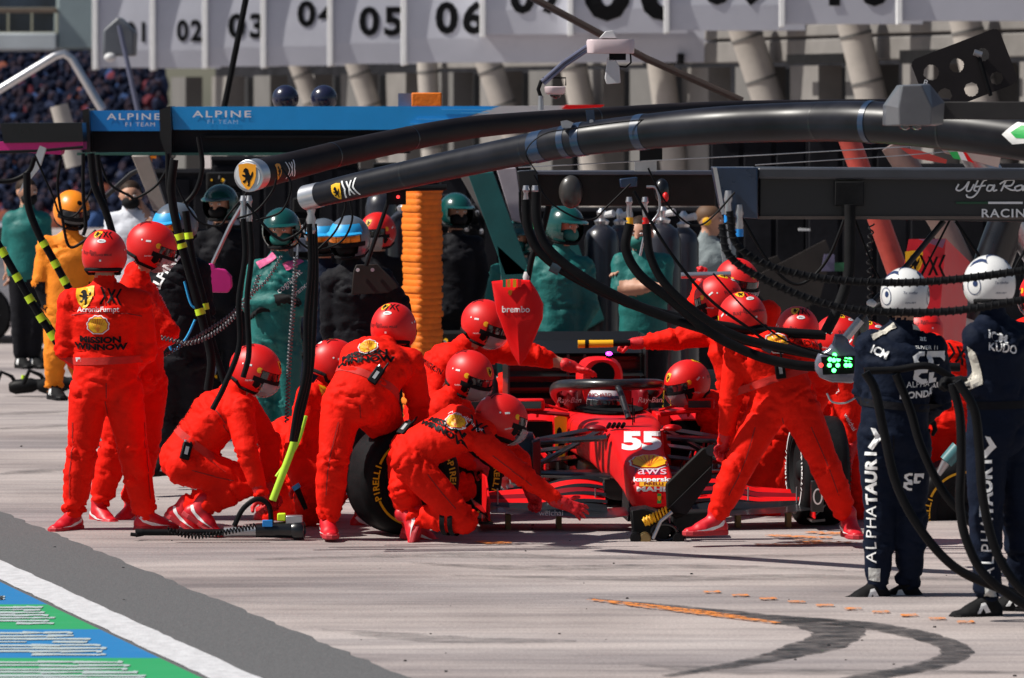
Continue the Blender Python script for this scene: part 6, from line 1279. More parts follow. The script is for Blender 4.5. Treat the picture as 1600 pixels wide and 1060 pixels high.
P('P16', 'person in red suit bent over behind the two navy suited people, head hidden', 29.4, 'red',
  dict(head=(1440, 520, .4), neck=(1460, 540, .2), chest=(1474, 570, .1), pelvis=(1482, 650), shl=(1440, 560, .1), shr=(1520, 560, .2), ell=(1436, 640, .2), wrl=(1450, 690, .3), elr=(1525, 640, .1), wrr=(1500, 700, -.2),
       hipl=(1462, 668), hipr=(1505, 668), knl=(1466, 745, .1), anl=(1464, 800, .1), knr=(1500, 745, .1), anr=(1530, 815, .1)), face=(-.4, .9, -.5), shoes=((-.9, -.3, 0), (-.9, -.3, 0)), hands=('relax', 'grip'))
P('P18', 'person in red suit cut off by the right edge, seen behind the right navy person', 27.6, 'red',
  dict(head=(1632, 460), neck=(1636, 500), chest=(1636, 540), pelvis=(1636, 640), shl=(1600, 520), shr=(1680, 520), ell=(1596, 590, .2), wrl=(1610, 640, .3), elr=(1690, 590, .2), wrr=(1690, 640, .3),
       hipl=(1620, 660), hipr=(1655, 660), knl=(1620, 750, .1), anl=(1618, 815, .1), knr=(1655, 750, .1), anr=(1655, 815, .1)), face=(-.6, .7, -.1), vox=.018)
P('A1', 'person in green suit and green peaked helmet with green mask, arms folded', 32.6, 'green',
  dict(head=(440, 358), neck=(436, 402), chest=(434, 445), pelvis=(430, 525), shl=(402, 424), shr=(470, 424), ell=(392, 476, -.2), wrl=(440, 468, -1), elr=(482, 480, -.2), wrr=(424, 484, -1),
       hipl=(412, 545), hipr=(448, 545), knl=(410, 630, -.1), anl=(408, 712, .1), knr=(448, 630, -.1), anr=(448, 705, .2)), face=(-.12, -.95, -.12), hands=('relax', 'relax'), vox=.016, shoes=((-.3, -.9, 0), (.4, -.9, 0)))
P('B1', 'person in black padded vest and blue peaked helmet with orange goggles', 31.0, 'black',
  dict(head=(546, 372), neck=(550, 412), chest=(556, 455), pelvis=(562, 560), shl=(518, 440), shr=(596, 436), ell=(514, 510, .2), wrl=(520, 560, .1), elr=(628, 478, .2), wrr=(632, 540, -.1),
       hipl=(544, 580), hipr=(585, 580), knl=(546, 670, .1), anl=(545, 745, .1), knr=(585, 670, .1), anr=(585, 745, .1)), face=(-.35, -.92, -.12), hands=('relax', 'fist'), vox=.016)
P('A2', 'person in green suit and dark green helmet standing under the hanging hoses', 34.0, 'green',
  dict(head=(882, 352), neck=(876, 392), chest=(874, 435), pelvis=(872, 520), shl=(840, 418), shr=(912, 418), ell=(828, 480, -.2), wrl=(850, 530, -.2), elr=(922, 480, -.2), wrr=(900, 530, -.2),
       hipl=(856, 540), hipr=(890, 540), knl=(856, 620, -.1), anl=(856, 690, .1), knr=(890, 620, -.1), anr=(890, 690, .1)), face=(.7, -.7, -.15), vox=.018)
P('A3', 'person in green polo shirt and green mask, bare forearms folded', 34.6, 'green',
  dict(head=(1000, 364), neck=(1002, 394), chest=(1004, 435), pelvis=(1005, 520), shl=(972, 412), shr=(1036, 412), ell=(968, 452, -.3), wrl=(1018, 448, -1), elr=(1036, 462, -.3), wrr=(986, 436, -1),
       hipl=(990, 535), hipr=(1022, 535), knl=(990, 610, .1), anl=(990, 680, .1), knr=(1022, 610, .1), anr=(1022, 680, .1)), face=(-.25, -.95, -.1), hat=False, vox=.018, over=dict(fore=M_SKIN, leg=M_BCLOTH, hand=M_SKIN), wr=.5)
P('B2', 'person in black suit and blue grey helmet behind the two standing red ones', 30.6, 'black',
  dict(head=(274, 352), neck=(276, 394), chest=(278, 440), pelvis=(282, 550), shl=(250, 420), shr=(310, 424), ell=(262, 500, -.4), wrl=(245, 545, -.2), elr=(322, 500, .1), wrr=(312, 560, .1),
       hipl=(266, 570), hipr=(300, 570), knl=(262, 655, .1), anl=(256, 722, .1), knr=(300, 650, .1), anr=(306, 722, .3)), face=(-.6, -.65, -.2), vox=.016, shoes=((-.7, -.6, 0), (.6, -.6, 0)))
P('M1', 'person in orange suit with black sleeves and orange helmet at far left', 35.5, 'orange',
  dict(head=(112, 328), neck=(110, 366), chest=(108, 405), pelvis=(104, 480), shl=(74, 385), shr=(146, 388), ell=(62, 440, -.2), wrl=(80, 490, -.2), elr=(156, 440, -.2), wrr=(140, 490, -.2),
       hipl=(90, 498), hipr=(120, 498), knl=(86, 555, -.1), anl=(84, 606, .2), knr=(122, 555, .1), anr=(126, 596, .4)), face=(.45, -.8, -.3), vox=.018)
P('W1', 'person in white shirt and black mask standing beyond the two red helmets', 40.0, 'green',
  dict(head=(204, 305), neck=(202, 330), chest=(202, 365), pelvis=(204, 430), shl=(178, 346), shr=(230, 344), ell=(170, 390, -.1), wrl=(175, 425, -.1), elr=(242, 372, -.4), wrr=(226, 330, 1),
       hipl=(194, 440), hipr=(216, 440), knl=(194, 510, .1), anl=(194, 575, .1), knr=(216, 510, .1), anr=(216, 575, .1)), face=(.1, -1, -.1), hat=False, vox=.022, over=dict(torso=M_WCLOTH, arm=M_WCLOTH, fore=M_SKIN, hand=M_SKIN, leg=M_BCLOTH), wr=.5)
P('H1', 'person in grey shirt and yellow ear defenders seen in profile before the garage', 38.0, 'green',
  dict(head=(1110, 344), neck=(1104, 374), chest=(1106, 410), pelvis=(1106, 490), shl=(1080, 390), shr=(1134, 390), ell=(1072, 440, -.1), wrl=(1085, 480, -.2), elr=(1142, 440, -.1), wrr=(1130, 480, -.2),
       hipl=(1092, 505), hipr=(1120, 505), knl=(1092, 570, .1), anl=(1092, 635, .1), knr=(1120, 570, .1), anr=(1120, 635, .1)), face=(.9, -.3, -.1), hat=False, vox=.022, over=dict(torso=M_GREYC, arm=M_GREYC, fore=M_SKIN, hand=M_SKIN, leg=M_BCLOTH), wr=.5)
P('T1', 'person in teal and white shirt at far left beside the parked silver car', 42.0, 'green',
  dict(head=(42, 300), neck=(42, 328), chest=(42, 360), pelvis=(42, 420), shl=(18, 344), shr=(66, 344), ell=(12, 385, .1), wrl=(14, 420, -.1), elr=(72, 385, -.1), wrr=(70, 420, .1),
       hipl=(32, 432), hipr=(54, 432), knl=(32, 500, .1), anl=(32, 560, .1), knr=(54, 500, .1), anr=(54, 560, .1)), face=(.5, -.8, -.1), hat=False, vox=.024, wr=.5, over=dict(fore=M_SKIN, hand=M_SKIN, leg=M_BCLOTH))
for key_, lb_, x, y, Yp, sc_, hel in (('D1', 'person in dark navy suit half hidden between the green mask and the blue peak', 505, 372, 35.5, 'navy', 'blue'), ('D2', 'person in black behind the magenta paddle', 345, 318, 36.5, 'black', 'green'), ('D3', 'person in dark suit and faded red cap behind the orange goggles helmet', 590, 362, 36.0, 'black', 'red'),
        ('D4', 'person in black standing right of the orange pillar', 712, 330, 38.0, 'black', 'green'), ('D6', 'person in dark green between the teal struts', 812, 372, 36.5, 'green', 'green')):
    k_ = 30.0/Yp; f_ = lambda dx, dy, *r: (x+dx*k_, y+dy*k_)+r
    P(key_, lb_, Yp, sc_, dict(head=f_(0, 0), neck=f_(0, 48), chest=f_(0, 92), pelvis=f_(2, 185), shl=f_(-38, 68), shr=f_(38, 68), ell=f_(-56, 135, -.1), wrl=f_(-40, 185, -.3), elr=f_(56, 135, -.1), wrr=f_(38, 185, -.3),
      hipl=f_(-18, 205), hipr=f_(22, 205), knl=f_(-20, 300, .1), anl=f_(-20, 395, .1), knr=f_(24, 300, .1), anr=f_(26, 395, .1)), face=(random.uniform(-.6, .6), -.9, -.1), vox=.02, helmet=hel)
P('AT1', 'person in navy suit and white helmet, back turned, left of the two in navy', 24.4, 'navy',
  dict(head=(1414, 460), neck=(1408, 512), chest=(1406, 565), pelvis=(1396, 668), shl=(1360, 540), shr=(1458, 546), ell=(1352, 616, .6), wrl=(1396, 640, .5), elr=(1472, 620, .7), wrr=(1450, 650, .6),
       hipl=(1372, 694), hipr=(1422, 694), knl=(1376, 806, .1), anl=(1370, 918, .1), knr=(1424, 806, .2), anr=(1420, 920, .4)), face=(-.12, 1, -.05), shoes=((-.95, -.25, 0), (-.45, .1, 0)), hands=('grip', 'grip'))
P('AT2', 'person in navy suit and white helmet at right, arm out holding black hoses', 23.5, 'navy',
  dict(head=(1546, 442), neck=(1552, 492), chest=(1560, 545), pelvis=(1562, 668), shl=(1528, 530, -.12), shr=(1600, 530, .12), ell=(1556, 610, .3), wrl=(1500, 600, -.3), elr=(1620, 620, .3), wrr=(1600, 680, .2),
       hipl=(1542, 694), hipr=(1590, 694, .1), knl=(1540, 812, -.1), anl=(1544, 940, .2), knr=(1592, 812, .1), anr=(1598, 930, .6)), face=(-.32, .93, .0), shoes=((-.97, -.2, 0), (-.8, .3, 0)), hands=('grip', 'grip'))
# a right wrist is mirrored; nothing below moves the figures

radio('P3', 290, 706, -12); radio('P5', 588, 588, -35); radio('P8', 634, 672, -40); radio('P12', 1218, 578, 8); radio('P1', 226, 582, 95, .9)
def belt(key, m, w_=.032, drop=.10):
    Q = PEOPLE[key]; T = (Q['chest']-Q['pel']).normalized(); o_ = Q['pel']+T*drop; s_, u_, d_ = frame(T); rings = [[], []]
    for i in range(48):
        a = 2*math.pi*i/48; d = s_*math.cos(a)+u_*math.sin(a)
        for k, h_ in enumerate((-w_/2, w_/2)):
            h, n, _, _ = Q['bvh'].ray_cast(o_+T*h_+d*.6, -d)
            if h is None or (h-o_).length > .32: h = o_+T*h_+d*.19
            rings[k].append(h+d*.004)
    MB().loft(rings, cap=False).build('belt', m, Q['root'], smooth=80)
mbelt = mat('belt_cloth_red', (.55, .012, .006), .75, bump=.2)
for k_ in ('P1', 'P3', 'P5', 'P12'): belt(k_, mbelt, .045)
for k_ in ('AT1', 'AT2'): belt(k_, M_BCLOTH, .04, .12)
mseam = mat('seam_dark_red', (.30, .006, .003), .8)
def seam(key, pts, w_=.006, m=None):
    for (xa, ya), (xb, yb) in zip(pts, pts[1:]):
        L_ = math.hypot(xb-xa, yb-ya)/FPX*PEOPLE[key]['Y']/2; on_body(key, [(polys([(-L_, -w_/2), (L_, -w_/2), (L_, w_/2), (-L_, w_/2)]), m or mseam, 0)], (xa+xb)/2, (ya+yb)/2, math.degrees(math.atan2(ya-yb, xb-xa)), 'seam', .003)
seam('P1', [(108, 492), (135, 490), (165, 490), (195, 490), (222, 494)]); seam('P1', [(164, 448), (165, 480), (165, 490)]); seam('P1', [(166, 598), (166, 625), (167, 650)]); seam('P1', [(116, 660), (112, 720), (106, 780)]); seam('P1', [(222, 660), (228, 720), (236, 780)])
seam('P12', [(1222, 650), (1225, 668)]); seam('P12', [(1180, 560), (1215, 556), (1250, 560)]); seam('P12', [(1180, 668), (1165, 720), (1140, 775)]); seam('P12', [(1268, 668), (1290, 720), (1312, 775)])
seam('P5', [(562, 632), (564, 655)]); seam('P5', [(545, 552), (580, 550), (615, 556)]); seam('P5', [(528, 660), (515, 720), (508, 775)]); seam('P3', [(330, 632), (352, 660), (362, 690)]); seam('P3', [(300, 735), (335, 745), (365, 752)]); seam('P8', [(668, 742), (690, 770), (712, 795)]); seam('P8', [(770, 712), (800, 735), (830, 758)])
seam('AT1', [(1396, 680), (1397, 710)], .006, M_BLK)
# ---- prints on the suits
ms = mat('dark_suit_print', (.10, .006, .006), .7)
def red_back(key, c, rot, s, parts, px=1.0):
    "standard back print: shield, mark, lines; c is the shell position; rot in degrees in the picture"
    a = R(rot); 
    def o(dx, dy): return c[0]+(dx*math.cos(a)+dy*math.sin(a))*px, c[1]-( -dx*math.sin(a)*-1 if False else (dx*math.sin(a)-dy*math.cos(a)))*1 if False else c[1]-dx*math.sin(a)+dy*math.cos(a)
    for nm in parts:
        if nm == 'shell': on_body(key, emblem_shell(.115*s), *o(0, 0), rot)
        if nm == 'win': on_body(key, shift(txt('MISSION', .05*s, M_BLK, bold=.05, font_w=1.35), 0, .024*s)+shift(txt('WINNOW', .05*s, M_BLK, bold=.05, font_w=1.35), 0, -.020*s), *o(3, 30*s), rot)
        if nm == 'txt': on_body(key, txt('AcronisFumpt', .045*s, M_WHITE, bold=.01), *o(0, -24*s), rot)
        if nm == 'mark': on_body(key, emblem_mark(.105*s), *o(20*s, -50*s), rot)
        if nm == 'shield': on_body(key, emblem_shield(.125*s), *o(-20*s, -50*s), rot)
red_back('P1', (153, 508), 0, 1.0, ('shell', 'win', 'txt'))
on_body('P1', emblem_shield(.135), 133, 464, 0); on_body('P1', emblem_mark(.115), 174, 464, 0)
on_body('P1', [(tri2d([(-.02, -.012), (.02, -.012), (.02, .012), (-.02, .012)]), M_WHITE, 0)], 123, 562)
on_body('P2', txt('RayBan', .05, mat('pink_print', (.7, .25, .3), .6)), 252, 465, -50)
on_body('P3', emblem_shell(.10), 292, 636, 55); on_body('P3', emblem_mark(.12), 338, 604, 25); on_body('P3', shift(txt('MISSION', .06), 0, .025)+shift(txt('WINNOW', .06), 0, -.025), 280, 662, 20); on_body('P3', txt('Acronis', .05, M_WHITE), 308, 617, 35)
on_body('P5', emblem_shell(.10), 575, 541, 12); on_body('P5', shift(txt('MISSION', .048, bold=.05, font_w=1.6), 0, .022)+shift(txt('WINNOW', .048, bold=.05, font_w=1.6), 0, -.020), 568, 558, 0)
on_body('P8', emblem_shell(.11), 713, 658, -15); on_body('P8', shift(txt('MISSION', .048, bold=.05, font_w=1.5), 0, .022)+shift(txt('WINNOW', .048, bold=.05, font_w=1.5), 0, -.020), 692, 668, -35); on_body('P8', emblem_mark(.11), 745, 668, -25); on_body('P8', txt('AcronisFumpt', .04, M_WHITE), 730, 655, -40)
on_body('P12', emblem_shell(.13), 1216, 536, 0); on_body('P12', shift(txt('MISSION', .06), 0, .025)+shift(txt('WINNOW', .06), 0, -.025), 1252, 541, 0)
on_body('P6', shift(txt('MISSION', .05), 0, .02), 672, 577, -20); on_body('P6', emblem_shell(.06), 700, 602, 0)
on_body('P16', emblem_mark(.14), 1500, 556, -15)
on_body('P4', [(sc2(tri2d(SHIELD), .09), M_YEL, 0)], 505, 612, 0)
on_body('P15', txt('RB', .05, M_WHITE), 1306, 608, -60); on_body('P15', txt('weichai', .04, M_WHITE), 1328, 660, -60)
# navy
W_ = M_WHITE
AT = [(tri2d([(-.10, .06), (-.05, .09), (-.01, .09), (-.01, .06), (-.05, .06), (-.07, .035), (-.05, .01), (-.01, .01), (.0, -.02), (-.05, -.02), (-.10, .02)]), W_, 0),
      (tri2d([(-.10, -.03), (-.05, -.02), (-.0, -.02), (0, -.05), (-.05, -.05), (-.07, -.07), (-.04, -.09), (.0, -.09), (.0, -.12), (-.05, -.12), (-.10, -.09)]), W_, 0),
      (tri2d([(.01, .09), (.13, .09), (.13, .02), (.09, .05), (.05, .05), (.05, .0), (.10, .0), (.08, -.03), (.01, -.03)]), W_, 0), (tri2d([(.02, -.05), (.06, -.05), (.06, -.09), (.10, -.09), (.11, -.12), (.02, -.12)]), W_, 0)]
on_body('AT1', [(sc2(AT[i][0], .8), W_, 0) for i in range(4)], 1450, 571, 0); on_body('AT1', txt('ALPHA', .045, W_), 1435, 601, 0); on_body('AT1', txt('TAURI', .048, W_, bold=.03), 1464, 601, 0); on_body('AT1', txt('HONDA', .05, W_, bold=.04, font_w=1.1), 1434, 617, 0)
on_body('AT1', txt('SLIVER 11', .03, W_), 1448, 544, 0); on_body('AT1', txt('ICM', .06, W_, bold=.03), 1376, 551, -20); on_body('AT1', txt('at', .045, W_, bold=.02), 1442, 530, 0); on_body('AT1', [(sc2(AT[0][0], .45), W_, 0), (sc2(AT[1][0], .45), W_, 0), (sc2(AT[2][0], .45), W_, 0)], 1426, 751, -5)
on_body('AT2', txt('ICM', .068, W_, bold=.03), 1558, 529, -5); on_body('AT2', txt('KUDO', .055, W_, bold=.02), 1568, 544, 0)
for key, x0, y0, x1, y1 in (('AT1', 1362, 880, 1362, 700), ('AT2', 1545, 905, 1540, 712)):
    s_ = 'ALPHATAURI'
    for i, ch in enumerate(s_):
        t = (i+.5)/len(s_); on_body(key, txt(ch, .090, W_, bold=(.0 if i < 5 else .045)), x0+(x1-x0)*t, y0+(y1-y0)*t, 90, 'letter')
    on_body(key, [(tri2d([(-.05, -.02), (.03, -.035), (.06, .02), (.05, .045), (.02, .0), (-.05, .01)]), W_, 0)], x1+3, y1-12, 60)
    on_body(key, [(tri2d([(-.03, -.035), (.035, -.035), (.035, .035), (-.03, .035)]), mat('grey_reflective_patch', (.5, .5, .48), .4), 0)], x0+3, y0+18, 0, 'patch')
for key, pts in (('AT1', [(1368, 528), (1380, 518), (1396, 512)]), ('AT1', [(1440, 512), (1425, 515), (1450, 520)])):
    for (a_, b_), (c_, d_) in zip(pts, pts[1:]): on_body(key, [(polys([(-.045, -.014), (.045, -.014), (.045, .014), (-.045, .014)]), mat('cream_piping', (.62, .58, .50), .7), 0)], (a_+c_)/2, (b_+d_)/2, math.degrees(math.atan2(b_-d_, c_-a_)), 'piping')
on_body('AT2', [(tri2d([(-.03, -.10), (.03, -.08), (.02, .08), (-.02, .12), (-.03, .05)]), mat('cream_piping', (.62, .58, .5), .7), 0)], 1526, 575, 10, 'side_panel')
on_body('B2', txt('ALPINE', .095, W_, bold=.03), 256, 428, 62)
for key, m in (('A1', mat('pink_shoulder_print', (.75, .12, .3), .6)),):
    on_body(key, [(polys([(-.07, -.03), (.07, -.03), (.07, .03), (-.07, .03)]), m, 0)], 417, 408, 35, 'shoulder_patch'); on_body(key, [(polys([(-.07, -.03), (.07, -.03), (.07, .03), (-.07, .03)]), m, 0)], 458, 412, -35+70, 'shoulder_patch')
    on_body(key, txt('cognizant', .06, W_), 452, 440, 40); on_body(key, txt('aramco', .05, W_), 470, 452, 40)
# masks, hair, eyes for the bare or open faces
def face_bits(key, mask=None, hair=True, eyes=True, hm=M_HAIR):
    Q = PEOPLE[key]; h, f, u, r = Q['head'], Q['f'], Q['u'], Q['r']; rt = Matrix((f, r*-1, u)).transposed()
    if mask is not None:
        MB().ell(h-u*.058+f*.052, (.072, .078, .062), 18, 12, rt).build('mask', mask, Q['root'])
    if hair:
        b = MB(); b.ell(h+u*.035-f*.022, (.104, .094, .092), 24, 14, rt); 
        o = b.build('hair', hm, Q['root'])
    if eyes:
        for s in (-1, 1):
            MB().ell(h+f*.096+r*s*.033+u*.006, (.008, .014, .008), 10, 6, rt).build('eye', M_WHITE, Q['root']); MB().ell(h+f*.101+r*s*.033+u*.006, (.005, .006, .006), 8, 6, rt).build('iris', M_HAIR, Q['root'])
            MB().ell(h+f*.093+r*s*.034+u*.026, (.010, .021, .005), 8, 6, rt).build('eyebrow', M_HAIR, Q['root'])
        if mask is None: MB().ell(h+f*.084-u*.062, (.014, .028, .007), 10, 6, rt).build('mouth', mat('lips', (.38, .13, .11), .5), Q['root'])
face_bits('A1', mat('green_mask', (.004, .14, .12), .6), hair=False); face_bits('A3', mat('green_mask', (.004, .14, .12), .6)); face_bits('W1', M_BLK2); face_bits('H1', None, hm=mat('brown_hair', (.12, .06, .03), .7)); face_bits('T1', M_BLK2)
face_bits('B1', M_BLK2, hair=False, eyes=False)
for k_, m_ in (('D1', M_BLK2), ('D2', M_BLK2), ('D4', M_BLK2), ('D6', mat('green_mask', (.004, .14, .12), .6)), ('B2', M_BLK2), ('A2', mat('green_mask', (.004, .14, .12), .6)), ('M1', M_BLK2)): face_bits(k_, m_, hair=False)
q = PEOPLE['H1']; MB().lathe(q['head']-q['r']*-.085-q['u']*.01, q['r'], [(0, .034), (.03, .034), (.036, .02)], 16).build('ear_defender', M_YEL, q['root']); MB().lathe(q['head']-q['r']*.085-q['u']*.01, -q['r'], [(0, .034), (.03, .034), (.036, .02)], 16).build('ear_defender', M_YEL, q['root'])
# watch on the bare forearm
q = PEOPLE['P6']; w_ = q['J']['wrr']; e_ = q['J']['elr']; d = (w_-e_).normalized(); c = w_-d*.03
MB().cyl(c-d*.012, c+d*.012, .036, .036, 18).build('watch_strap', M_BLK, q['root']); MB().box(c+V((0, -.034, .012)), (.04, .014, .036), Matrix.Rotation(R(18), 3, 'Y')).build('watch', M_STEEL, q['root'], bevel=.004)
q = PEOPLE['P8']; 
for t_ in (.06, .16):
    k, a = q['J']['knl'], q['J']['anl']; d = (a-k).normalized(); c = k+d*(t_*.5+.02); MB().cyl(c-d*.016, c+d*.016, .101, .100, 24, False).build('knee_pad_strap', M_BLK2, q['root'])
# vest quilting on the black padded vest
q = PEOPLE['B1']
# ============================================================= HOSES AND HAND TOOLS
def hose(label, pts, r, Y=None, m=M_BLK, bands=None, group=None, band_m=M_FLUO, cat='hose', wrap=False, n=7):
    P_ = bez(P3D(pts, Y), n); o = MB().tube(P_, px_r(r, P_[0].y), 10).build('air_hose', m, smooth=70); tag(o, label, cat, group)
    L = [0]
    for a, b_ in zip(P_, P_[1:]): L.append(L[-1]+(b_-a).length)
    def pt(q):
        d = q*L[-1]
        for i in range(len(L)-1):
            if L[i+1] >= d: f = (d-L[i])/(L[i+1]-L[i]+1e-9); return P_[i].lerp(P_[i+1], f), (P_[i+1]-P_[i]).normalized()
        return P_[-1], (P_[-1]-P_[-2]).normalized()
    for q, h_ in (bands or []):
        c, d = pt(q); MB().cyl(c-d*px_r(h_, c.y), c+d*px_r(h_, c.y), px_r(r, c.y)*1.12, None, 12).build('hose_band', band_m, o)
    if wrap:
        b = MB(); tot = L[-1]; turns = int(tot/.036); hx = []
        for i in range(turns*8+1):
            c, d = pt(i/(turns*8)); s_, u_, _ = frame(d, V((0, 1, 0))); a = 2*math.pi*i/8; hx.append(c+s_*math.cos(a)*px_r(r, c.y)*1.06+u_*math.sin(a)*px_r(r, c.y)*1.06)
        b.tube(hx, px_r(r*.2, P_[0].y), 5).build('spiral_wrap', M_BLK2, o)
    return o
G1 = 'banded hoses hanging at left'
hose('black hose with yellow bands at the left edge', [(-10, 370), (5, 395), (25, 430), (60, 490), (95, 545)], 6, 31, bands=[(.14, 7), (.36, 6), (.55, 6), (.72, 6), (.88, 7)], group=G1)
hose('lower black hose with yellow bands crossing to the far left person', [(18, 420), (40, 455), (70, 500), (110, 560)], 5, 31.2, bands=[(.1, 6), (.35, 6), (.6, 6), (.85, 6)], group=G1)
hose('black hose with three yellow bands beside the orange helmet', [(42, 270), (44, 320), (60, 365), (80, 400), (115, 465)], 6, 31.4, bands=[(.55, 5), (.72, 6), (.86, 6)], group=G1)
hose('plain black hose hanging from the end of the short blue beam', [(142, 240), (148, 290), (165, 330), (178, 372)], 6, 32.5)
hose('thin black hose pair member left of the white shirt', [(130, 240), (130, 300), (134, 350), (130, 368)], 3, 33); hose('twin of the thin hose, ending in a hook', [(152, 242), (160, 300), (172, 350)], 4, 32.6)
hose('looping black hose from the left edge below the magenta beam', [(-10, 284), (20, 282), (45, 268), (54, 246)], 4, 33); hose('thin loop of cable over the orange helmet', [(95, 250), (90, 290), (98, 345), (108, 385), (130, 378), (150, 360)], 2.4, 33.5)
hose('black hose with yellow bands behind the second red helmet', [(272, 250), (268, 300), (278, 360), (300, 440), (316, 500), (330, 560), (325, 610)], 7, 30, bands=[(.33, 5), (.37, 4), (.66, 5)], group=G1)
hose('second banded hose dropping beside it to the grey ground', [(290, 330), (300, 400), (318, 470), (330, 530), (352, 600)], 6, 30.2, bands=[(.14, 5), (.55, 5)], group=G1)
hose('black loop of hose under the long blue beam', [(262, 240), (264, 300), (280, 322), (305, 300), (316, 260), (310, 214)], 4, 31.5); 
G2 = 'hoses hanging from the curved tubes'
hose('left strand of the hose pair under the badge end', [(380, 342), (383, 400), (373, 470), (374, 540), (352, 600), (332, 640)], 4.6, 27, group=G2); hose('right strand of the hose pair under the badge end', [(390, 342), (393, 400), (386, 470), (389, 550), (380, 590)], 4.6, 27.1, group=G2)
for i, x in enumerate((380, 389)): o = MB().lathe(at(x, 306, 27.05), V((0, 0, -1)), [(0, .014), (.03, .022), (.05, .014), (.10, .018), (.13, .022), (.15, .018)], 14).build('hose_coupling', M_STEEL); tag(o, ('left' if i == 0 else 'right')+' steel hose coupling below the round badge end', 'coupling', 'steel hose couplings')
for dx, lb in ((-5, 'left'), (0, 'middle'), (6, 'right')): hose(f'{lb} strand of the thick hose bundle under the plain silver end', [(487+dx*.7, 350), (489+dx*.8, 420), (484+dx*1.2, 500), (481+dx*.8, 580), (468+dx*.9, 640), (458+dx*.5, 690)], 4.4, 26.8+dx*.01, group=G2)
o = MB().lathe(at(486, 322, 26.8), V((0, 0, -1)), [(0, .016), (.02, .028), (.05, .02), (.08, .03), (.11, .022), (.14, .03), (.16, .022)], 14).build('hose_coupling', M_STEEL); tag(o, 'steel and red hose coupling below the plain silver end', 'coupling', 'steel hose couplings')
hose('fluorescent yellow green sleeve on the hose bundle', [(466, 668), (455, 705), (440, 745), (426, 782)], 6, 26.9, m=mat('lime_sleeve', (.45, .70, .03), .5, var=.15), cat='hose sleeve'); hose('second lime green strap beside the sleeve', [(478, 650), (466, 690), (448, 722), (432, 745)], 3, 27, m=_M['lime_sleeve'], cat='hose sleeve')
def coil(label, pts, r, Y, m=M_BLK, wr=1.3, pitch=.022, cat='coiled cable'):
    P_ = bez(P3D(pts, Y), 24); tot = sum((b_-a).length for a, b_ in zip(P_, P_[1:])); N_ = int(tot/pitch*7); L = [0]
    for a, b_ in zip(P_, P_[1:]): L.append(L[-1]+(b_-a).length)
    hx = []; j = 0
    for i in range(N_+1):
        d = tot*i/N_
        while j < len(L)-2 and L[j+1] < d: j += 1
        f = (d-L[j])/(L[j+1]-L[j]+1e-9); c = P_[j].lerp(P_[j+1], min(1, f)); dd = (P_[j+1]-P_[j]).normalized(); s_, u_, _ = frame(dd, V((0, 1, 0))); a = 2*math.pi*i/7; hx.append(c+(s_*math.cos(a)+u_*math.sin(a))*px_r(r, Y))
    o = MB().tube(hx, px_r(wr, Y), 5).build('coiled_cable', m, smooth=70); tag(o, label, cat); return o
M_CC = mat('grey_coil', (.10, .10, .11), .35, var=.1)
coil('long beaded grey cable curving between the left crews', [(252, 528), (300, 536), (350, 510), (390, 465), (405, 430)], 3, 28.5, M_CC); coil('beaded cable hanging beside the green masked person', [(462, 400), (458, 480), (452, 560), (448, 660)], 3, 28, M_CC)
coil('second beaded cable falling across the green suit', [(440, 400), (415, 440), (380, 470), (350, 500), (250, 560)], 2, 29, M_CC); coil('coiled lead beside the hanger block', [(1362, 350), (1358, 400), (1360, 440), (1358, 500)], 4, 27, M_BEAM, 1.4, .05)
hose('blue air line looping beside the black suit', [(288, 440), (300, 478), (318, 480)], 2, 30, m=M_CYAN, cat='air line'); hose('blue air line hanging low by the black suit', [(305, 500), (290, 530), (270, 548), (262, 530)], 2, 30, m=M_CYAN, cat='air line')
for k, pts in enumerate(([(370, 342), (400, 330), (425, 300), (432, 280)], [(400, 345), (440, 330), (455, 290), (440, 262)], [(500, 400), (470, 380), (458, 360), (486, 370)], [(495, 392), (525, 360), (540, 320), (528, 300)], [(480, 395), (530, 380), (550, 345), (546, 310)])):
    hose(['thin black wire looping right of the badge end', 'outer thin wire looping from the upper tube', 'short wire loop left of the blue peak', 'thin wire crossing the blue helmet peak', 'outer wire loop around the blue peak'][k], pts, 1.8, 26.9, cat='wire')
# long sagging hoses to the right
G3 = 'long sagging hoses over the car'
hose('upper thick sagging hose starting left of the grey beam', [(822, 312), (826, 360), (850, 400), (910, 440), (1000, 480), (1100, 505), (1200, 518), (1290, 524)], 8, 27.2, group=G3, m=M_BLK)
hose('second sagging hose running just below the first', [(838, 300), (840, 350), (862, 395), (930, 445), (1020, 488), (1120, 520), (1200, 540), (1280, 555)], 8, 27.0, group=G3, m=M_BLK)
hose('sagging hose from the yellow coupling', [(984, 350), (978, 390), (1000, 430), (1050, 470), (1110, 520), (1180, 555), (1240, 570), (1290, 574)], 8, 26.9, group=G3, m=M_BLK)
hose('sagging hose from the red coupling', [(1010, 350), (1016, 400), (1040, 445), (1090, 490), (1150, 525), (1230, 545), (1300, 560), (1400, 572), (1500, 574)], 7, 26.6, group=G3, m=M_BLK)
hose('spiral wrapped black hose, upper of the pair at right', [(1140, 330), (1150, 380), (1200, 415), (1290, 436), (1400, 442), (1500, 436), (1620, 420)], 6, 23.2, wrap=True, group='spiral wrapped hoses at right', m=M_BLK); hose('spiral wrapped black hose, lower of the pair at right', [(1128, 350), (1140, 400), (1200, 440), (1300, 478), (1400, 488), (1500, 485), (1620, 465)], 6, 23.0, wrap=True, group='spiral wrapped hoses at right', m=M_BLK)
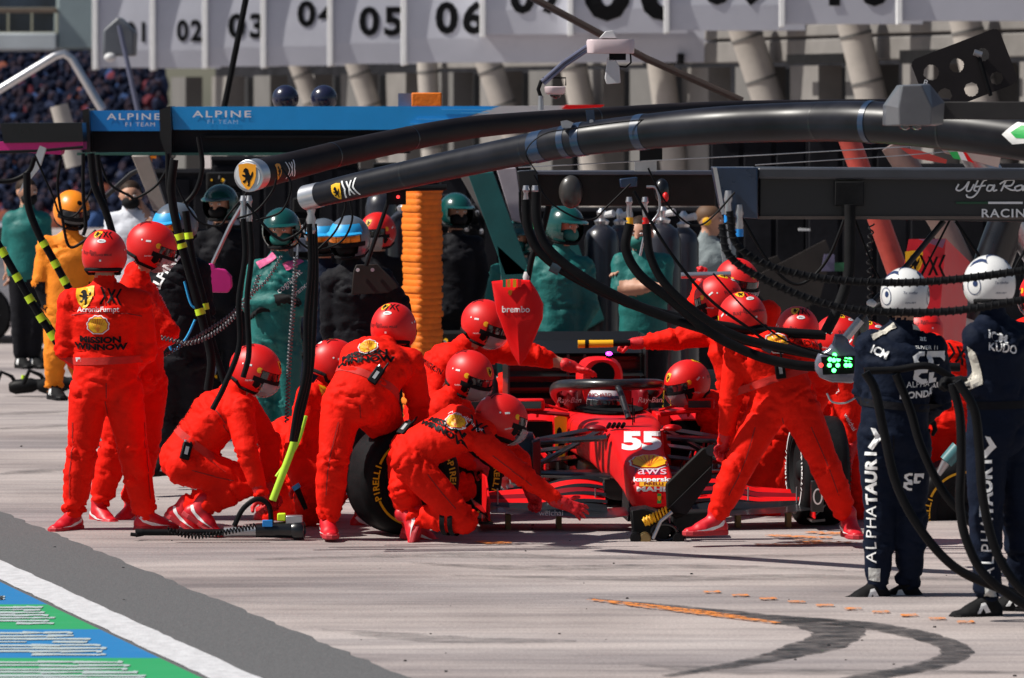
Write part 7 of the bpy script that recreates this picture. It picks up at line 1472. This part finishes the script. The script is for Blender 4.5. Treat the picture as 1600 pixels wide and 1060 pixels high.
hose('thin loop of cable beside the regulator', [(1010, 292), (1026, 296), (1030, 330), (1010, 360), (1000, 400)], 2.2, 28.6, m=M_STEEL, cat='wire'); hose('thin hooked wire under the grey beam left end', [(812, 300), (814, 340), (826, 370)], 2, 28.6, cat='wire')
hose('short straight black hose behind the sagging ones', [(858, 320), (845, 370), (832, 400), (824, 440)], 5, 29.4); hose('curved black hose low in the garage mouth', [(1400, 470), (1370, 480), (1345, 510), (1338, 540)], 6, 27, m=M_BEAM)
o = MB().lathe(at(823, 425, 29.4), V((0, 0, -1)), [(0, .015), (.03, .026), (.07, .02), (.09, .01)], 12).build('hose_end', M_PALE); tag(o, 'white hose end hanging above the flared red board', 'coupling')
for i, (x, y0) in enumerate(((1138, 298), (1155, 320))):
    t = thing('blue_coupling', ('upper' if i == 0 else 'lower')+' steel and blue coupling hanging from the navy flange', 'coupling', at(x, y0, 25.8), 'couplings under the navy flange'); MB().lathe(at(x, y0, 25.8), V((0, 0, -1)), [(0, .018), (.05, .026), (.07, .018), (.12, .024), (.15, .018)], 14).build('coupling_body', M_STEEL, t); MB().cyl(at(x, y0+38, 25.8), at(x, y0+50, 25.8), .024, None, 12).build('blue_sleeve', M_BLUE, t)
hose('dark hose bundle hanging from the hanger block', [(1328, 320), (1328, 380), (1326, 430), (1310, 480), (1290, 520)], 9, 25.9, m=M_BLK2); 
# hoses held by the navy crew
G4 = 'thick black hoses held by the navy crew'
hose('thick hose looping from the left navy person down to the right edge', [(1352, 582), (1368, 612), (1382, 680), (1402, 760), (1440, 830), (1490, 885), (1550, 915), (1625, 940)], 7.5, 23.2, group=G4, m=M_BLK)
hose('thick hose from the held hand, left strand', [(1488, 600), (1500, 650), (1502, 720), (1500, 790), (1512, 850), (1545, 905), (1625, 962)], 7.5, 22.9, group=G4, m=M_BLK); hose('thick hose from the held hand, right strand', [(1496, 596), (1522, 640), (1530, 700), (1536, 780), (1556, 860), (1590, 915), (1630, 945)], 7.5, 22.8, group=G4, m=M_BLK)
hose('thick hose running behind from the left navy back', [(1400, 585), (1422, 640), (1440, 700), (1475, 770), (1520, 820), (1570, 880), (1630, 905)], 7, 24.0, group=G4, m=M_BLK)
hose('black hose across the left navy back', [(1350, 580), (1400, 578), (1450, 572), (1490, 592)], 6, 24.0, group=G4, m=M_BLK)
# illuminated light board
t = thing('light_board', 'hand held light board with green digits and one red dot, on a long pole', 'light board', at(1315, 600, 26.3)); Yl = 26.2
outl = [(1273, 565), (1278, 553), (1292, 546), (1300, 536), (1304, 522), (1322, 522), (1328, 538), (1340, 548), (1356, 560), (1358, 580), (1350, 592), (1330, 599), (1300, 598), (1280, 590), (1273, 578)]
rings = [[at(1315+(x-1315)*sc, 568+(y-568)*sc, Yl+dy) for x, y in outl] for sc, dy in ((.8, .06), (1, .04), (1, 0), (.93, -.02), (.80, -.03))]
MB().loft(rings).build('housing', mat('smoky_plastic', (.12, .13, .17), .15, var=.35, vscale=9, coat=.8), t, smooth=40); pprism([(1283, 558), (1336, 556), (1338, 584), (1286, 586)], Yl-.035, .01).build('display', M_BLK, t)
for (x, y, m) in [(1283, 571, M_LEDR)]+[(x, y, M_LED) for x, y in ((1304, 555), (1297, 562), (1310, 562), (1296, 571), (1309, 571), (1303, 579), (1303, 563), (1322, 562), (1322, 571), (1328, 562), (1328, 571))]: MB().lathe(at(x, y, Yl-.037), V((0, -1, 0)), [(0, .0125), (.006, .011), (.009, .006)], 12).build('led', m, t)
MB().tube(P3D([(1322, 528), (1360, 478), (1420, 412), (1475, 345)], Yl-.1), .017, 10).build('pole', M_TUBE, t); MB().ell(at(1362, 474, Yl-.1), (.03, .03, .024), 12, 8).build('pole_knob', M_PALE, t); MB().tube(P3D([(1322, 528), (1330, 518), (1345, 500)], Yl-.1), .026, 10).build('pole_socket', M_STEEL, t)
MB().ell(at(1350, 508, Yl), (.03, .03, .06), 12, 8).build('grip', mat('grey_rubber', (.10, .10, .10), .5), t); MB().tube(bez(P3D([(1292, 615), (1300, 628), (1320, 630), (1340, 620)], Yl), 4), .006, 6).build('loop', M_STEEL, t)
# yellow wand
t = thing('wand', 'bright yellow wand held out over the car by the outstretched glove', 'wand', at(930, 538, 30.15)); MB().cyl(at(903, 538, 30.15), at(958, 537, 30.15), .026, .024, 16).build('wand_body', M_YEL, t); MB().cyl(at(914, 538, 30.15), at(920, 538, 30.15), .028, None, 16).build('wand_ring', M_BLK, t); MB().cyl(at(955, 537, 30.15), at(985, 536, 30.15), .02, None, 12).build('wand_grip', M_BLK, t)
o = MB().cyl(at(1064, 431, 31.3), at(1142, 429, 31.3), .022, None, 12).build('silver_bar', M_SIL); tag(o, 'short silver bar gripped in a raised red glove', 'bar')
# wheel guns in the foreground
t = thing('wheel_gun', 'long wheel gun lying on the ground in front of the crouching crew member', 'wheel gun', gnd(400, 838)); Yg = 27.55
def g(x, y, dy=0): return at(x, y, Yg+dy)
MB().cyl(g(222, 832), g(352, 832), .020, None, 14).build('air_pipe', M_BLK, t); MB().cyl(g(212, 833), g(224, 832), .026, .022, 14).build('pipe_cap', M_BLK2, t); MB().cyl(g(350, 831), g(400, 830), .030, .034, 16).build('steel_sleeve', M_STEEL, t)
MB().cyl(g(400, 829), g(455, 828), .042, .050, 20).build('motor_body', M_GLOSS, t); MB().lathe(g(455, 829), V((1, -.12, 0)), [(0, .045), (.02, .055), (.07, .056), (.08, .05), (.082, .034), (.06, .03)], 24).build('socket', M_GLOSS, t); MB().tube(bez([g(366, 822), g(380, 795), g(402, 780), g(420, 790), g(424, 818)], 5), .016, 10).build('handle', M_BLK, t)
MB().box(g(440, 808), (.05, .05, .045)).build('trigger_cap', M_FLUO, t, bevel=.006); MB().box(g(418, 818, -.05), (.06, .02, .04)).build('label_plate', M_BLUE, t, bevel=.003); MB().box(g(460, 812), (.10, .06, .05)).build('valve_block', M_STEEL, t, bevel=.006)
coil('coiled black lead lying on the wheel gun pipe', [(262, 828), (300, 838), (340, 834), (400, 822)], 4, 27.4, M_BLK, 1.2, .02)
rod('small black bracket foot on the ground at far left of the gun', [(214, 836), (204, 835)], 3, 27.5, M_BLK2, 'foot', 'bracket')
t = thing('wheel_gun', 'wheel gun with teal nose held by the bent crew member between the navy pair', 'wheel gun', at(1487, 715, 28.6)); MB().cyl(at(1466, 742, 28.6), at(1478, 722, 28.6), .018, .03, 12).build('socket', M_STEEL, t); MB().cyl(at(1478, 722, 28.6), at(1498, 700, 28.6), .045, .05, 16).build('barrel', mat('teal_grey', (.05, .16, .18), .4), t); MB().tube(P3D([(1494, 704), (1508, 712), (1506, 735)], 28.6), .02, 8).build('handle', M_BLK, t)
t = thing('knee_tool', 'short black tool with a blue cap stuck beside the left crew knee', 'tool', at(475, 795, 28)); MB().cyl(at(463, 762, 28), at(478, 796, 28), .022, .014, 10).build('shaft', M_BLK, t); MB().cyl(at(461, 758, 28), at(465, 764, 28), .026, None, 10).build('cap', M_CYAN, t)
# low equipment right: white cabinet behind the right navy person
t = thing('floor_cabinet', 'low pale cabinet with dark base at the right edge behind the navy legs', 'cabinet', at(1590, 810, 26)); pbox(MB(), 1578, 640, 1640, 790, 26.2, .3).build('cabinet', mat('dusty_pink_white', (.45, .38, .38), .5), t, bevel=.01); pprism([(1572, 815), (1590, 770), (1640, 770), (1640, 822), (1570, 822)], 25.6, .2).build('ramp', M_BLK2, t)
pbox(MB(), 1520, 772, 1600, 792, 26.6, .1).build('grey_sill', mat('blue_grey_sill', (.25, .28, .33), .5), t)

# tangle of thin leads slung among the hoses
random.seed(21)
def lead(a, b_, sag, Y, r, nm, m=M_BLK):
    mx = [(a[0]+(b_[0]-a[0])*q+random.uniform(-7, 7), a[1]+(b_[1]-a[1])*q+sag*4*q*(1-q)+random.uniform(-3, 3)) for q in (0, .2, .4, .6, .8, 1)]
    hose(nm, mx, r, Y, m=m, cat='cable', group='thin leads slung among the hoses')
for a, b_, sag, Y, nm in (((1010, 262), (1150, 300), 70, 25.5, 'thin black lead sagging under the tubes above the yellow coupling'), ((830, 275), (985, 290), 60, 28, 'thin black lead sagging along the grey beam'), ((1160, 340), (1330, 330), 110, 26.5, 'thin black lead sagging in the dark garage mouth'),
    ((1330, 340), (1480, 345), 120, 26.2, 'thin black lead sagging before the red cabinet'), ((985, 300), (1290, 560), 60, 26.8, 'thin black lead following the sagging hoses to the light board'), ((826, 330), (1000, 470), 40, 27.4, 'thin black lead beside the upper thick hose'),
    ((60, 246), (150, 250), 90, 33.2, 'thin black lead drooping under the magenta beam'), ((150, 250), (265, 250), 60, 33, 'thin black lead drooping under the short blue beam'), ((268, 260), (380, 300), 70, 30.5, 'thin black lead from the blue beam to the badge end'),
    ((392, 320), (486, 330), 50, 26.9, 'thin black lead between the two tube ends'), ((1500, 345), (1620, 350), 90, 26, 'thin black lead sagging at the right edge'), ((1120, 430), (1400, 560), 50, 25.5, 'thin black lead crossing to the left navy shoulder')):
    lead(a, b_, sag, Y, random.uniform(1.4, 2.6), nm)
for (x, y, Yt, nm) in ((868, 418, 27.2, 'tape wrap on the upper sagging hose near its start'), (1100, 512, 27.1, 'tape wrap where the two sagging hoses cross'), (1200, 541, 27.0, 'tape wrap on the lower sagging hose over the jack operator')):
    o = MB().cyl(at(x-7, y-3, Yt), at(x+7, y+4, Yt), px_r(9.6, Yt), None, 14).build('tape_wrap', mat('blue_grey_tape', (.03, .05, .07), .5)); tag(o, nm, 'tape')
